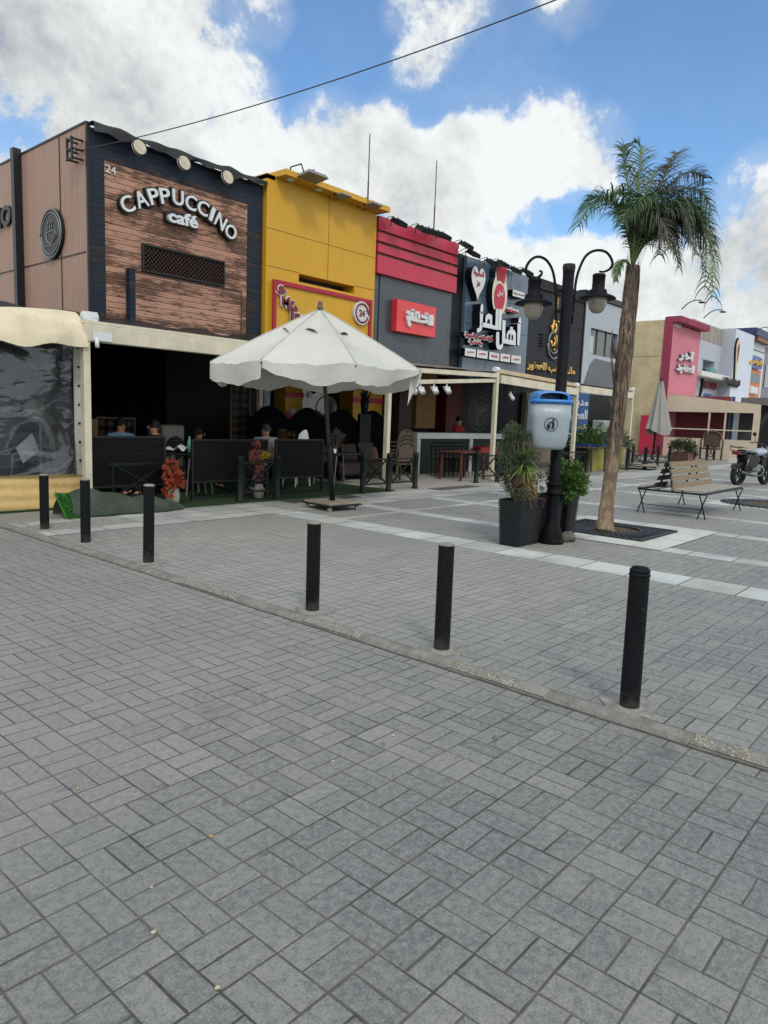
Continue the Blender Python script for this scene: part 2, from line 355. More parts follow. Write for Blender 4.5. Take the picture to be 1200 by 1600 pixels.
# ---------------------------------------------------------------- special materials
def paver_mat(name, base, ox, oy, sx, sy, flip=0, tone=1., jdark=.35):
    m, t, b = newmat(name)
    P = pos(t); px, py, pz = sepxyz(t, P)
    wob = t.noise(P, 3.0, 3, .5)
    u = (px - ox) / sx + (wob - .5) * .05; v = (py - oy) / sy + (t.noise(P, 2.3, 3, .5) - .5) * .05
    fu = t.m('FLOOR', u); fv = t.m('FLOOR', v)
    par = t.m('MODULO', t.m('ABSOLUTE', fu + fv + flip), 2.0)
    cu = u - fu; cv = v - fv
    a = cu * (1 - par) + cv * par                    # along the bricks
    w = (cv * (1 - par) + cu * par) * 2              # across: two bricks
    wi = t.m('FLOOR', w); wf = w - wi
    bid = comb(t, fu * 2.37 + wi * 17.1, fv * 1.91 - wi * 5.3, par * 3.)
    wn = t.n('ShaderNodeTexWhiteNoise'); t.set(wn.inputs[0], bid); rv = X(t, wn.outputs[0]); rc = X(t, wn.outputs['Color'])
    rr, rg, rb = sepxyz(t, rc)
    ja = t.noise(P, 9, 2, .5); ea = t.m('MINIMUM', a + (rb - .5) * .016, 1 - a + (rr - .5) * .016) * sx; ew = t.m('MINIMUM', wf + (rr - .5) * .03 + (ja - .5) * .05, 1 - wf + (rb - .5) * .03) * (sx / 2)
    edge = t.m('SMOOTH_MIN', ea, ew, .004) + (t.noise(P, 60, 3, .6) - .5) * .003
    jw = .0010 + rg * .0014
    joint = t.smooth(edge, jw, jw + .003, 1, 0)
    n0 = t.noise(P, .55, 5, .6); n1 = t.noise(P, 2.6, 6, .62); n2 = t.noise(P, 34, 5, .7); n3 = t.noise(P, 130, 3, .7)
    c1 = t.mix(rv, lin('#6c6e6d'), lin('#949490'))
    c1 = t.mix(t.smooth(n1, .35, .7) * .55, c1, lin('#7c7d7b'))
    c1 = t.mix(t.smooth(n0, .42, .6) * .65, c1, lin('#62666b')); c1 = t.mix(t.smooth(t.noise(P, .28, 3, .5), .5, .62) * .4, c1, lin('#5f646a'))
    c1 = t.mix(t.smooth(n2, .38, .68) * .6, c1, lin('#9a9b98')); c1 = t.mix(t.smooth(n2, .5, .3) * .5, c1, lin('#5f6264')); nb = t.noise(comb(t, px * (1 + par * 4), py * (5 - par * 4), 0), 12, 5, .7); c1 = t.mix(t.smooth(nb, .5, .7) * .45, c1, lin('#606468'))
    c1 = t.mix(t.smooth(n3, .52, .7) * .7, c1, lin('#a7a7a4'))
    c1 = t.mix(t.smooth(n3, .46, .3) * .7, c1, lin('#505355'))
    stain = t.smooth(t.noise(t.mapv(P, (1, 1.6, 1), (4.2, 1.1, 0)), 1.15, 7, .66), .6, .72)
    c1 = t.mix(stain * .6, c1, lin('#5c5f61'))
    spot = t.smooth(t.noise(t.mapv(P, loc=(9, 3, 0)), 7.5, 3, .55), .68, .73)
    c1 = t.mix(spot * .6, c1, lin('#46494c'))
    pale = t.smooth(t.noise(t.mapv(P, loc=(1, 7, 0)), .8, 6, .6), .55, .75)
    c1 = t.mix(pale * .45, c1, lin('#a3a29b')); far_sheen = t.smooth(py + (n0 - .5) * 3 + (n1 - .5) * 1.5, 1.2, 3.6); c1 = t.mix(far_sheen * .38, c1, lin('#a8a7a0'))  # paler with distance: grazing sky sheen painted into the paver colour
    jc = t.mix(t.smooth(n1, .36, .6), lin('#45443f'), lin('#6c6960'))
    col = t.mix(joint * (1 - t.smooth(n2, .62, .75) * .5), c1, jc)
    sc = t.n('ShaderNodeVectorMath'); sc.operation = 'SCALE'; t.set(sc.inputs[0], col); sc.inputs['Scale'].default_value = tone
    t.set(b.inputs['Base Color'], X(t, sc.outputs[0]))
    t.set(b.inputs['Roughness'], t.smooth(n2, .3, .7, .58, .8)); b.inputs['Specular IOR Level'].default_value = .5
    rnd_e = t.smooth(edge, 0, .007)
    h = rnd_e * .55 + rr * .22 + n2 * .24 + n3 * .12 + n1 * .1 + (a - .5) * (rb - .5) * .3
    bump(t, b, h, .75, .011)
    return m
OXP, OYP, SXP, SYP = 1.597, 1.59, .1915, .2007
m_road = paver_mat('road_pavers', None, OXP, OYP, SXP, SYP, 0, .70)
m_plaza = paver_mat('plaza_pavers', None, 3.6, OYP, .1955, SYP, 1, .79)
def slab_mat(name, c1, c2, lx, ly, ox=0, oy=0, gw=.004):
    m, t, b = newmat(name); P = pos(t); px, py, pz = sepxyz(t, P)
    u = (px - ox) / lx; v = (py - oy) / ly; fu, fv = t.m('FLOOR', u), t.m('FLOOR', v)
    eu = t.m('MINIMUM', u - fu, 1 - (u - fu)) * lx; ev = t.m('MINIMUM', v - fv, 1 - (v - fv)) * ly
    e = t.m('MINIMUM', eu, ev) + (t.noise(P, 40, 3, .6) - .5) * .004
    wn = t.n('ShaderNodeTexWhiteNoise'); t.set(wn.inputs[0], comb(t, fu, fv, 1.)); rv = X(t, wn.outputs[0])
    n1 = t.noise(P, 1.7, 6, .6); n2 = t.noise(P, 35, 5, .7); n3 = t.noise(P, 160, 2, .7)
    c = t.mix(rv, lin(c1), lin(c2)); c = t.mix(t.smooth(n1, .4, .68) * .55, c, lin('#77787a')); c = t.mix(t.smooth(n2, .4, .7) * .35, c, lin('#8d8e8c'))
    c = t.mix(t.smooth(n3, .6, .8) * .3, c, lin('#c2c2bc'))
    c = t.mix(t.smooth(e, gw, gw + .006, 1, 0), c, lin('#4a4844'))
    t.set(b.inputs['Base Color'], c); b.inputs['Roughness'].default_value = .75; b.inputs['Specular IOR Level'].default_value = .35
    bump(t, b, t.smooth(e, 0, .01) * .6 + n2 * .3 + n3 * .1, .4, .006); return m
m_band = slab_mat('granite_band', '#9c9f9c', '#b4bbba', 5, .52, oy=.2)
m_bandx = slab_mat('granite_front_band', '#8f9190', '#a9aaa6', .62, .36, oy=8.2)
m_slab = slab_mat('granite_slab', '#b3b5b0', '#bfc1bb', 1.05, 1.05, 8.74, 3.1)
m_conc = M('kerb_concrete', '#5f5f5c', .9, .25, 9, .9, bd=.012, c2='#7f7e7a')
def rubble(name, c1, c2, scale=85):
    m, t, b = newmat(name); P = pos(t); v = t.n('ShaderNodeTexVoronoi'); t.set(v.inputs['Vector'], P); v.inputs['Scale'].default_value = scale
    d = X(t, v.outputs['Distance']); c = X(t, v.outputs['Color']); r, g, bb = sepxyz(t, c)
    k = t.mix(r, lin(c1), lin(c2)); k = t.mix(t.smooth(d, .3, .6), k, lin('#6d6a62')); n = t.noise(P, 4, 5, .6); k = t.mix(t.smooth(n, .45, .6), k, lin('#7e7d78'))
    t.set(b.inputs['Base Color'], k); b.inputs['Roughness'].default_value = .9; bump(t, b, 1 - d, .8, .01); return m
m_rub = rubble('worn_aggregate', '#6d6b65', '#a5a298')
m_soil = M('soil', '#3b3128', .95, .4, 30, 1, bd=.02, c2='#5b4f42')
# horizontally boarded cladding; weathered paint where asked
def board_mat(name, paint, paint2, wood, step, wear, jw=.008, dark='#0e1013'):
    m, t, b = newmat(name); P = pos(t); px, py, pz = sepxyz(t, P)
    z = (pz + (t.noise(t.mapv(P, (1, 1, 0)), .8, 2, .5) - .5) * .02) / step; fz = t.m('FLOOR', z); cz = z - fz
    wn = t.n('ShaderNodeTexWhiteNoise'); t.set(wn.inputs[0], comb(t, fz, 2.)); rv = X(t, wn.outputs[0])
    st = t.mapv(P, (1.3, 1.3, 12), (0, 0, 0)); n1 = t.noise(st, 3.2, 9, .74); n2 = t.noise(t.mapv(P, (2, 2, 26)), 5, 6, .65); big = t.noise(P, .8, 4, .6); big2 = t.noise(t.mapv(P, (.5, 1, 1.6)), 1.5, 3, .6)
    c = t.mix(rv * .6 + n2 * .4, lin(paint), lin(paint2))
    grain = t.mix(t.smooth(n2, .3, .7), lin(wood), lin('#2c1d17'))
    w = t.smooth(n1 + (big - .5) * .5 + (big2 - .5) * .5 + (rv - .5) * .16, .6 - wear * .22, .64 - wear * .2)
    c = t.mix(w, c, grain)
    c = t.mix(t.smooth(cz, jw / step, (jw + .006) / step, 1, 0), c, lin(dark))
    c = t.mix(t.smooth(cz, .8, 1) * .25, c, lin('#d9b9a6') if wear > .3 else c)
    t.set(b.inputs['Base Color'], c); t.set(b.inputs['Roughness'], t.smooth(n2, .2, .8, .5, .85)); b.inputs['Specular IOR Level'].default_value = .3
    bump(t, b, cz * .8 + n2 * .25 - w * .15, .8, .02); return m
m_wood = board_mat('peeling_boards', '#b38b76', '#9f7562', '#785a49', .116, .44)
m_navy = board_mat('navy_boards', '#152130', '#1c2a3a', '#4b443c', .116, .0)
m_navy2 = board_mat('worn_navy_boards', '#172230', '#1f2c3b', '#3c3936', .116, .12)
m_slat = board_mat('dark_slat_cladding', '#2a2d33', '#363a41', '#202227', .085, 0, jw=.02, dark='#0b0c0e')
def vslat(name, c1, c2, step):
    m, t, b = newmat(name); P = pos(t); px, py, pz = sepxyz(t, P)
    u = (px + py) / step; fu = t.m('FLOOR', u); cu = u - fu; n = t.noise(t.mapv(P, (3, 3, .6)), 4, 6, .65); n0 = t.noise(P, .7, 4, .5)
    wn = t.n('ShaderNodeTexWhiteNoise'); t.set(wn.inputs[0], comb(t, fu, 1.)); rv = X(t, wn.outputs[0])
    c = t.mix(rv * .5 + n * .5, lin(c1), lin(c2)); c = t.mix(t.smooth(n0, .4, .7) * .35, c, lin('#8b6a5c')); e = t.smooth(t.m('MINIMUM', cu, 1 - cu), .0, .16)
    c = t.mix((1 - e) * .75, c, lin('#3b2a26')); t.set(b.inputs['Base Color'], c); b.inputs['Roughness'].default_value = .6; bump(t, b, e, .6, .012); return m
m_fluted = vslat('fluted_brown_panel', '#8f7265', '#a08373', .05)
def panel_mat(name, c, rough=.32, spec=.5, var=.06, stain=.15):
    m, t, b = newmat(name); P = pos(t); n = t.noise(P, .5, 4, .55); n2 = t.noise(t.mapv(P, (3, 3, .5)), 2, 7, .65); c0 = lin(c)
    k = t.mix(n, tuple(v * (1 - var) for v in c0[:3]) + (1,), tuple(min(1, v * (1 + var)) for v in c0[:3]) + (1,))
    k = t.mix(t.smooth(n2, .52, .78) * stain, k, lin('#4a4640'))
    t.set(b.inputs['Base Color'], k); t.set(b.inputs['Roughness'], t.smooth(n2, .3, .7, rough, rough + .15)); b.inputs['Specular IOR Level'].default_value = spec
    bump(t, b, n * .5 + t.noise(P, 6, 2, .5) * .06, .06, .05); return m
m_yel = panel_mat('yellow_panel', '#bd901f', .42, .4); m_yeld = M('yellow_seam', '#7d5a10', .6)
m_redp = panel_mat('crimson_panel', '#ae2c45', .4, .4); m_char = panel_mat('charcoal_panel', '#333b45', .25, .55); m_blue = panel_mat('slate_blue_panel', '#46586b', .16, .6)
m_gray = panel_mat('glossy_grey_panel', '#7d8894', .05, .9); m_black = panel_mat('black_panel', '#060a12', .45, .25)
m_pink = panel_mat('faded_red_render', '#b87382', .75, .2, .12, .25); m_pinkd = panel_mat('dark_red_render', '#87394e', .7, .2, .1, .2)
m_lav = panel_mat('pale_blue_white_panel', '#b9c3d3', .45, .3, .05, .1); m_lavd = panel_mat('pale_grey_panel', '#a0a7b3', .5, .3, .05, .15)
m_tan = M('tan_render', '#a89879', .9, .1, 1.2, .6, c2='#c0b193', dirt=.3); m_rawc = M('raw_concrete', '#77746f', .9, .2, 2, .5, streak=(2, 2, .4), c2='#98948c')
m_beige = M('beige_board', '#c0b19f', .7, .06, 1.5, .1, dirt=.1); m_cream = M('cream_steel', '#bcb6a2', .5, .12, 3, .12, dirt=.3)
m_white = M('white_letter', '#c3c8cc', .45, .06, 3, .05); m_wpl = M('white_panel', '#bfc3c4', .5, .05, 2, .05)
m_red = M('red_letter', '#a8243a', .5, .1, 4, .05); m_maroon = M('maroon_letter', '#6e1f2f', .5, .1, 4, .05)
m_gold = M('gold_letter', '#c9a55c', .3, .2, 6, .05, metal=.7); m_dmetal = M('dark_metal', '#1b1e22', .45, .2, 8, .15, metal=.3)
m_grn = M('dark_green_metal', '#0d1617', .5, .25, 6, .15, dirt=.1, spec=.25); m_blkp = M('black_paint', '#05080d', .6, .3, 9, .5, spec=.16, dirt=.16, bd=.004)
m_grey = M('grey_metal', '#7c7f82', .45, .15, 8, .1, metal=.4); m_glassy = M('lamp_glass', '#8d8478', .25, .1, 5, .03, spec=.6)
m_dglass = M('dark_glass', '#101820', .06, .2, 1, .0, spec=.9); m_cable = M('cable_rubber', '#2a2d30', .6)
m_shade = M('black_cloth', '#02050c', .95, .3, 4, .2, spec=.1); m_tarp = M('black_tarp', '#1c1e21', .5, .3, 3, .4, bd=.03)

m_boll, t_b, b_b = newmat('scuffed_bollard_paint'); _P = pos(t_b); _oz = sepxyz(t_b, objc(t_b))[2]
_c = t_b.mix(t_b.smooth(t_b.noise(_P, 38, 4, .65), .66, .72) * .45, lin('#05080e'), lin('#4a4b4a'))
_c = t_b.mix(t_b.smooth(t_b.noise(t_b.mapv(_P, (1, 1, .25)), 26, 5, .7), .60, .74) * .14, _c, lin('#5b5c5b'))
_c = t_b.mix(t_b.smooth(_oz + (t_b.noise(_P, 18, 4, .6) - .5) * .22, .12, .0) * .45, _c, lin('#4a4845'))
t_b.set(b_b.inputs['Base Color'], _c); t_b.set(b_b.inputs['Roughness'], t_b.smooth(t_b.noise(_P, 14, 4, .6), .3, .7, .4, .75)); b_b.inputs['Specular IOR Level'].default_value = .2
bump(t_b, b_b, t_b.noise(_P, 20, 4, .6), .25, .006)
m_frame = panel_mat('sign_frame_red', '#9a2238', .45, .3)
# ---------------------------------------------------------------- ground
KX0, KX1 = 3.42, 3.56
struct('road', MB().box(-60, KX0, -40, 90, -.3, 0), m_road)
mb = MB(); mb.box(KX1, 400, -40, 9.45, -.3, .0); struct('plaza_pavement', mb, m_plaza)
m_far = M('far_ground', '#7b7a76', .9, .15, .6, .3)
mb = MB(); mb.box(KX1, 400, 9.45, 300, -.3, 0); mb.box(-400, -60, -300, 300, -.3, -.01); mb.box(-60, KX0, 90, 300, -.3, 0); mb.box(-60, 400, -300, -40, -.3, 0); struct('terrace_ground', mb, m_far)
# kerb: low rounded concrete line, slightly broken
mb = MB(); r2 = random.Random(3)
def kerb(u, v):
    y = -40 + u * 130
    q = (v - .5) * 2; k = math.sin(y * 3.1) * .4 + math.sin(y * 7.7 + 1) * .3
    return (KX0 + v * (KX1 - KX0) + (k * .006 if abs(q) > .95 else 0), y, .006 + .032 * (1 - q * q) * (1 + .35 * k) if abs(q) < .999 else -.05)
mb.grid(kerb, 1300, 8)
struct('kerb', mb, m_conc)
mb = MB(); mb.grid(lambda u, v: (KX0 - .012 + .018 * v + .004 * math.sin(u * 700), -40 + 52 * u, .003), 900, 1); struct('kerb_gutter_dirt', mb, M('gutter_dirt', '#4a4844', .95, .3, 20, .5))
mb = MB()
for y0, y1 in ((.55, 1.02), (1.75, 2.45), (3.15, 3.75), (4.5, 5.3)):
    mb.grid(lambda u, v: (KX0 + .01 + v * .11, y0 + u * (y1 - y0), .016 + .032 * (1 - (2 * v - 1) ** 2) * (.7 + .5 * math.sin(u * 9) ** 2) - (.012 if u in (0, 1) else 0)), 20, 6)
struct('kerb_repair', mb, m_rub)
mb = MB(); mb.box(6.95, 7.45, -30, 8.2, -.1, .004); struct('stone_band', mb, m_band)
mb = MB(); mb.box(7.46, 22, 7.22, 7.34, -.1, .0035); struct('thin_stone_line', mb, m_band)
mb = MB()
for a, b in ((8.74, 9.05), (10.76, 11.06), (12.75, 13.05), (15.8, 16.1), (17.85, 18.15), (20, 20.3), (22.6, 22.9), (25.5, 25.8), (29, 29.3), (33, 33.4)):
    if a < 12: mb.box(a, b, -30, 3.1, -.1, .004); mb.box(a, b, 5.2, 8.2, -.1, .004)
    else: mb.box(a, b, -30, 8.2, -.1, .004)
struct('stone_cross_band', mb, m_band)
mb = MB(); mb.box(KX1 + .02, 60, 8.2, 9.35, -.1, .006); struct('stone_front_band', mb, m_bandx)
mb = MB(); x0, x1, y0, y1 = 8.74, 11.06, 3.1, 5.2; gx0, gx1, gy0, gy1 = 9.18, 10.56, 3.5, 4.98
mb.box(x0, gx0, y0, y1, -.1, .008); mb.box(gx1, x1, y0, y1, -.1, .008); mb.box(gx0, gx1, y0, gy0, -.1, .008); mb.box(gx0, gx1, gy1, y1, -.1, .008); struct('tree_slab', mb, m_slab)
mb = MB().box(gx0, gx1, gy0, gy1, -.05, .003); struct('tree_pit', mb, m_soil)
mb = MB(); mb.box(15.2, 17.2, 2.6, 4.6, -.1, .008); struct('far_tree_slab', mb, m_slab)
mb = MB(); mb.box(11.2, 19.5, 9.36, 12.0, -.05, .012); struct('terrace_floor', mb, M('pale_terrace_concrete', '#8f8c86', .8, .12, 2, .3, dirt=.3))
mb = MB()                                            # worn patches, repairs in the plaza
def irregular(cx, cy, rx, ry, n=18, seed=1):
    r = random.Random(seed); return [(cx + math.cos(a * 2 * math.pi / n) * rx * r.uniform(.75, 1.15), cy + math.sin(a * 2 * math.pi / n) * ry * r.uniform(.75, 1.15)) for a in range(n)]
mb.plan(irregular(4.3, 8.8, .75, .35, seed=4), -.01, .007)
for (bx, by), s in (((3.748, 8.664), 5), ((3.709, 7.557), 6), ((3.68, 6.221), 7), ((3.699, 3.908), 8), ((3.69, 2.664), 9), ((3.668, 1.393), 10)):
    mb.plan(irregular(bx + .02, by, .17, .15, seed=s), -.01, .006 + s * .0004)
struct('mortar_patch', mb, M('mortar', '#6f6f6c', .95, .2, 14, .7, c2='#8d8c87'))
# ---------------------------------------------------------------- shop row, facade plane Y = 14
YF = 14.0; ROW = None
def Fx(x, y, Y=YF): return F(x, y, Y)[0]
def Fz(x, y, Y=YF): return F(x, y, Y)[1]
XS = [Fx(138, 300), Fx(409.5, 400), Fx(583, 400), Fx(706.5, 470), Fx(821, 520), Fx(909, 520), Fx(976, 520)]   # unit boundaries
TOP = [Fz(138, 197), Fz(428, 278), Fz(586, 338), Fz(724, 400), Fz(823, 430), Fz(913, 452)]
def rect(mb, px0, py0, px1, py1, y0, y1, m=0):       # facade rectangle from two opposite corners seen in the photo
    a = F(px0, py0, y0); b = F(px1, py1, y0); mb.box(a[0], b[0], y0, y1, b[1], a[1], m); return a[0], b[0], b[1], a[1]
# --- corner cafe building -------------------------------------------------
x0, x1 = XS[0], XS[1]; zt = TOP[0]; zb = 3.2
b1 = thing('cafe_building', (x0, YF, 0), 'corner building with peeling brown boards framed in navy planks and a fluted brown side wall', 'building')
ax, bx = Fx(164.5, 380), Fx(386.5, 400); pz = Fz(165, 249.5)
mb = MB(); mb.box(x0 + .02, x1 - .02, YF + .06, 24, 0, zt - .05); mb.build('core', m_black, b1)
for q0_, q1_ in ((x0, ax), (bx, x1)): mb = MB(); mb.box(q0_, q1_, YF, YF + .055, zb, zt); mb.build('cladding', m_navy2, b1)
mb = MB(); mb.box(ax + .002, bx - .002, YF + .002, YF + .055, pz, zt); mb.build('cladding', m_navy, b1)
mb = MB(); mb.box(ax + .004, bx - .004, YF + .012, YF + .05, 3.0, pz - .002); mb.build('board_panel', m_wood, b1)
# raised lower panel with its dark edge post
rx0, rx1 = Fx(206, 450), Fx(371, 480)
mb = MB(); mb.box(rx0, rx1, YF - .13, YF + .01, 3.0, Fz(206, 425, YF - .13)); mb.build('board_panel', m_wood, b1)
mb = MB(); mb.box(Fx(197, 450), rx0 - .003, YF - .15, YF + .01, 3.0, Fz(200, 420)); mb.build('corner_post', m_navy, b1)
mb = MB(); zc_ = Fz(206, 425, YF - .13); mb.box(rx0 + .001, rx1 + .01, YF - .145, YF - .01, zc_ + .002, zc_ + .03); mb.box(rx1 + .002, rx1 + .025, YF - .14, YF + .0, 3.0, zc_); mb.build('edge_trim', M('dark_wood_edge', '#3d2a23', .7), b1)
# lattice vent
lx0, lx1 = Fx(222.5, 400), Fx(346.5, 430); lz0, lz1 = Fz(222.5, 421.5), Fz(224, 384)
mb = MB(); mb.box(lx0, lx1, YF - .02, YF + .01, lz0, lz1); v = mb.build('vent', m_shade, b1)
mb = MB(); w = .035
mb.box(lx0 - w, lx1 + w, YF - .08, YF - .02, lz1, lz1 + w); mb.box(lx0 - w, lx1 + w, YF - .08, YF - .02, lz0 - w, lz0); mb.box(lx0 - w, lx0, YF - .078, YF - .02, lz0, lz1); mb.box(lx1, lx1 + w, YF - .078, YF - .02, lz0, lz1); mb.build('frame', m_dmetal, v)
mb = MB(); hh = lz1 - lz0; n = 26; st = (lx1 - lx0 + hh) / n
for k in range(n):
    for sgn, yy in ((1, YF - .04), (-1, YF - .052)):
        a = lx0 - hh + k * st if sgn > 0 else lx0 + k * st
        c, d = a, a + sgn * hh; za, zb_ = lz0, lz1
        # clip to window
        if sgn > 0:
            if c < lx0: za = lz0 + (lx0 - c); c = lx0
            if d > lx1: zb_ = lz1 - (d - lx1); d = lx1
        else:
            if c > lx1: za = lz0 + (c - lx1); c = lx1
            if d < lx0: zb_ = lz1 - (lx0 - d); d = lx0
        if zb_ - za > .03: mb.bar((c, yy, za), (d, yy, zb_), .012, .02, up=(0, 1, 0))
mb.build('lattice', M('brown_lattice', '#3e2c26', .7), v)
# side wall (faces the street on the left)
mb = MB(); mb.box(x0 - .03, x0 + .02, YF + .005, 24, 0, zt + .04); sw = mb.build('side_wall', m_fluted, b1)
mb = MB()
for yy in (15.1, 17.1, 19.6): mb.box(x0 - .045, x0 - .028, yy, yy + .02, 2.9, zt + .02)
mb.box(x0 - .045, x0 - .028, YF + .06, 24, Fz(138, 391.8, YF) - .02, Fz(138, 391.8, YF)); mb.build('seam', m_dmetal, sw)
ya, za = PXp(23, 300, x0 - .05); ya = PXp(31, 300, x0 - .05)[0]; 
mb = MB(); mb.box(x0 - .20, x0 - .031, 16.91, 17.07, 0, zt + .16); mb.build('pilaster', m_dmetal, b1)
mb = MB(); mb.box(x0 - .05, x0 + .1, YF - .01, 24, zt + .042, zt + .075); mb.bar((x0 - .02, YF - .02, 3), (x0 - .02, YF - .02, zt + .07), .05, .05); mb.build('roof_edge', m_dmetal, b1)
# sagging tarp strip along the roof edge
def tarp(u, v):
    x = x0 + .05 + u * (x1 - x0 - .05); s = .035 * math.sin(u * 19) + .03 * math.sin(u * 41 + 2)
    q = v * 2.2
    return (x, YF + .12 - .30 * min(1, q) + .02 * math.sin(u * 30 + v * 3), zt + .07 + s * (1 - v) - (.0 if q < 1 else (q - 1) * (.13 + s)))
tb = MB().grid(tarp, 60, 8); tb.build('roof_tarp', m_tarp, b1)
# roof number
text_on('house_number', '24', Fx(165, 263), Fx(180.5, 268), Fz(165, 269), Fz(165, 257), YF + .01, m_wpl, b1, .03)
# round side emblem: a coffee cup in a ring
ey, ez = PXp(83, 366, x0 - .05); er = .5
em = thing('round_emblem', (x0 - .03, ey, ez), 'dark oval cup emblem on the fluted brown side wall', 'sign')
mb = MB(); k = 32; mb.prism([(math.cos(i * 2 * math.pi / k) * er, math.sin(i * 2 * math.pi / k) * er) for i in range(k)], lambda a, c: (x0 - .10, ey + a, ez + c), lambda a, c: (x0 - .031, ey + a, ez + c)); mb.build('disc', m_dmetal, em)
mb = MB()
for rr in (er - .02, er - .09): mb.tube([(x0 - .105, ey + math.cos(i * math.pi / 20) * rr, ez + math.sin(i * math.pi / 20) * rr) for i in range(41)], .012, 6)
mb.build('ring', m_grey, em)
mb = MB(); mb.tube([(x0 - .108, ey - .2 + .4 * i / 10, ez + .04) for i in range(11)], .012, 5); mb.tube([(x0 - .108, ey + math.cos(math.pi + i * math.pi / 12) * .2, ez + .04 + math.sin(math.pi + i * math.pi / 12) * .24) for i in range(13)], .012, 5)
mb.tube([(x0 - .108, ey - .2 - .08 * math.sin(i * math.pi / 8), ez + .02 - .14 * i / 8) for i in range(9)], .01, 5); mb.tube([(x0 - .108, ey - .25 + .5 * i / 8, ez - .24) for i in range(9)], .01, 5)
for q in (-.08, .02, .12): mb.tube([(x0 - .108, ey + q + .02 * math.sin(i), ez + .1 + .03 * i) for i in range(6)], .008, 5)
mb.build('cup_outline', m_grey, em)
sy, sz = PXp(20, 345, x0 - .05); 
sg = thing('side_wall_sign', (x0 - .03, sy, sz), 'dark raised letters on the brown side wall beyond the dark pilaster', 'sign')
text_on('lettering', 'CAPPUCCINO', 21.6, PXp(18.5, 338, x0 - .06)[0], PXp(10, 354, x0 - .06)[1], PXp(10, 321, x0 - .06)[1], x0 - .031, m_dmetal, sg, .06, .04, plane='X')
# main sign letters on an arc
s1 = thing('cafe_name_sign', (Fx(280, 320), YF, Fz(280, 330)), 'arched white letters reading CAPPUCCINO on the peeling boards', 'sign')
def arc_text(body, pts, hgt, y, mat, parent, depth, bold):
    # pts: letter centres (x,z) and angle
    for ch, (cx, cz, ang, w) in zip(body, pts):
        for nm, mt, d, gb, yy in (('backing', m_dmetal, depth * .75, bold + .03, y - .002), ('letter', mat, depth, bold, y - .004)):
            me = text_mesh(ch, gb, .5, 4); vs = np.empty(len(me.vertices) * 3); me.vertices.foreach_get('co', vs); vs = vs.reshape(-1, 3); a, b = vs.min(0), vs.max(0)
            gro = .03 if nm == 'backing' else 0
            u = ((vs[:, 0] - a[0]) / (b[0] - a[0]) - .5) * (w + gro * 2); v = ((vs[:, 1] - a[1]) / (b[1] - a[1]) - .5) * (hgt + gro * 2); q = (vs[:, 2] - a[2]) / (b[2] - a[2])
            ca, sa = math.cos(ang), math.sin(ang)
            o3 = np.column_stack([cx + u * ca - v * sa - parent.location.x, yy - d * q - parent.location.y, cz + u * sa + v * ca - parent.location.z])
            me.vertices.foreach_set('co', o3.ravel()); me.materials.clear(); me.materials.append(mt); me.update(); me.name = nm
            if nm == 'letter': o = bpy.data.objects.new('letter', me); COL.objects.link(o); o.parent = parent; bk.parent = o
            else: bk = bpy.data.objects.new('backing', me); COL.objects.link(bk); bk.parent = parent
LP = [(198.5, 319), (220, 311.5), (240, 307), (257.5, 306.5), (278, 309), (298, 317), (317, 325.5), (331, 335), (344.5, 346.5), (360.5, 362.5)]
ctr = [F(px, py, YF - .12) for px, py in LP]
wid = [.285, .285, .24, .24, .265, .275, .275, .09, .26, .30]
pts = []
for i, c in enumerate(ctr):
    a = ctr[max(i - 1, 0)]; b = ctr[min(i + 1, len(ctr) - 1)]; pts.append((c[0], c[1], math.atan2(b[1] - a[1], b[0] - a[0]), wid[i]))
arc_text('CAPPUCCINO', pts, .31, YF - .02, m_white, s1, .12, .012)
s2 = thing('cafe_word_sign', (Fx(285, 343), YF, Fz(285, 343)), 'small white lettering reading café under the arched name', 'sign')
ca = (Fx(262, 340, YF - .1), Fx(308, 347, YF - .1), Fz(284, 352, YF - .1), Fz(284, 332, YF - .1))
text_on('lettering', 'café', *ca, YF - .06, m_white, s2, .08, .03)
mb = MB(); cx, cz = (ca[0] + ca[1]) / 2, (ca[2] + ca[3]) / 2; k = 20; hw, hh = (ca[1] - ca[0]) / 2 + .04, (ca[3] - ca[2]) / 2 + .01
mb.facade([(cx + hw * max(-1, min(1, 1.25 * math.cos(i * 2 * math.pi / k))), cz - .02 + hh * max(-.8, min(1, 1.2 * math.sin(i * 2 * math.pi / k)))) for i in range(k)], YF - .06, YF + .01); mb.build('backing', m_dmetal, s2)
# round wall lamps on the roof edge
for i, (px, py) in enumerate(((218.5, 229.5), (288.5, 254), (356.5, 276.5))):
    X_, Z_ = F(px, py, YF - .35)
    L = thing('round_lamp', (X_, YF - .1, Z_), ('leftmost', 'middle', 'rightmost')[i] + ' of the three cream round lamps along the tarred roof edge of the cafe', 'lamp', 'round lamps on the cafe roof edge')
    mb = MB(); k = 24; R_ = .15; tl = .15
    f = lambda a, c, d: (X_ + a, YF - .35 + d + c * tl, Z_ + c - d * tl)
    mb.prism([(math.cos(q * 2 * math.pi / k) * R_, math.sin(q * 2 * math.pi / k) * R_) for q in range(k)], lambda a, c: f(a, c, 0), lambda a, c: f(a, c, .05)); mb.build('lamp_face', M('cream_diffuser', '#b3ab9b', .5), L)
    mb = MB(); mb.bar((X_, YF - .27, Z_), (X_, YF + .02, Z_ + .05), .04, .04); mb.tube([f(math.cos(q * math.pi / 12) * R_, math.sin(q * math.pi / 12) * R_, .0) for q in range(25)], .012, 6); mb.build('bracket', m_dmetal, L)
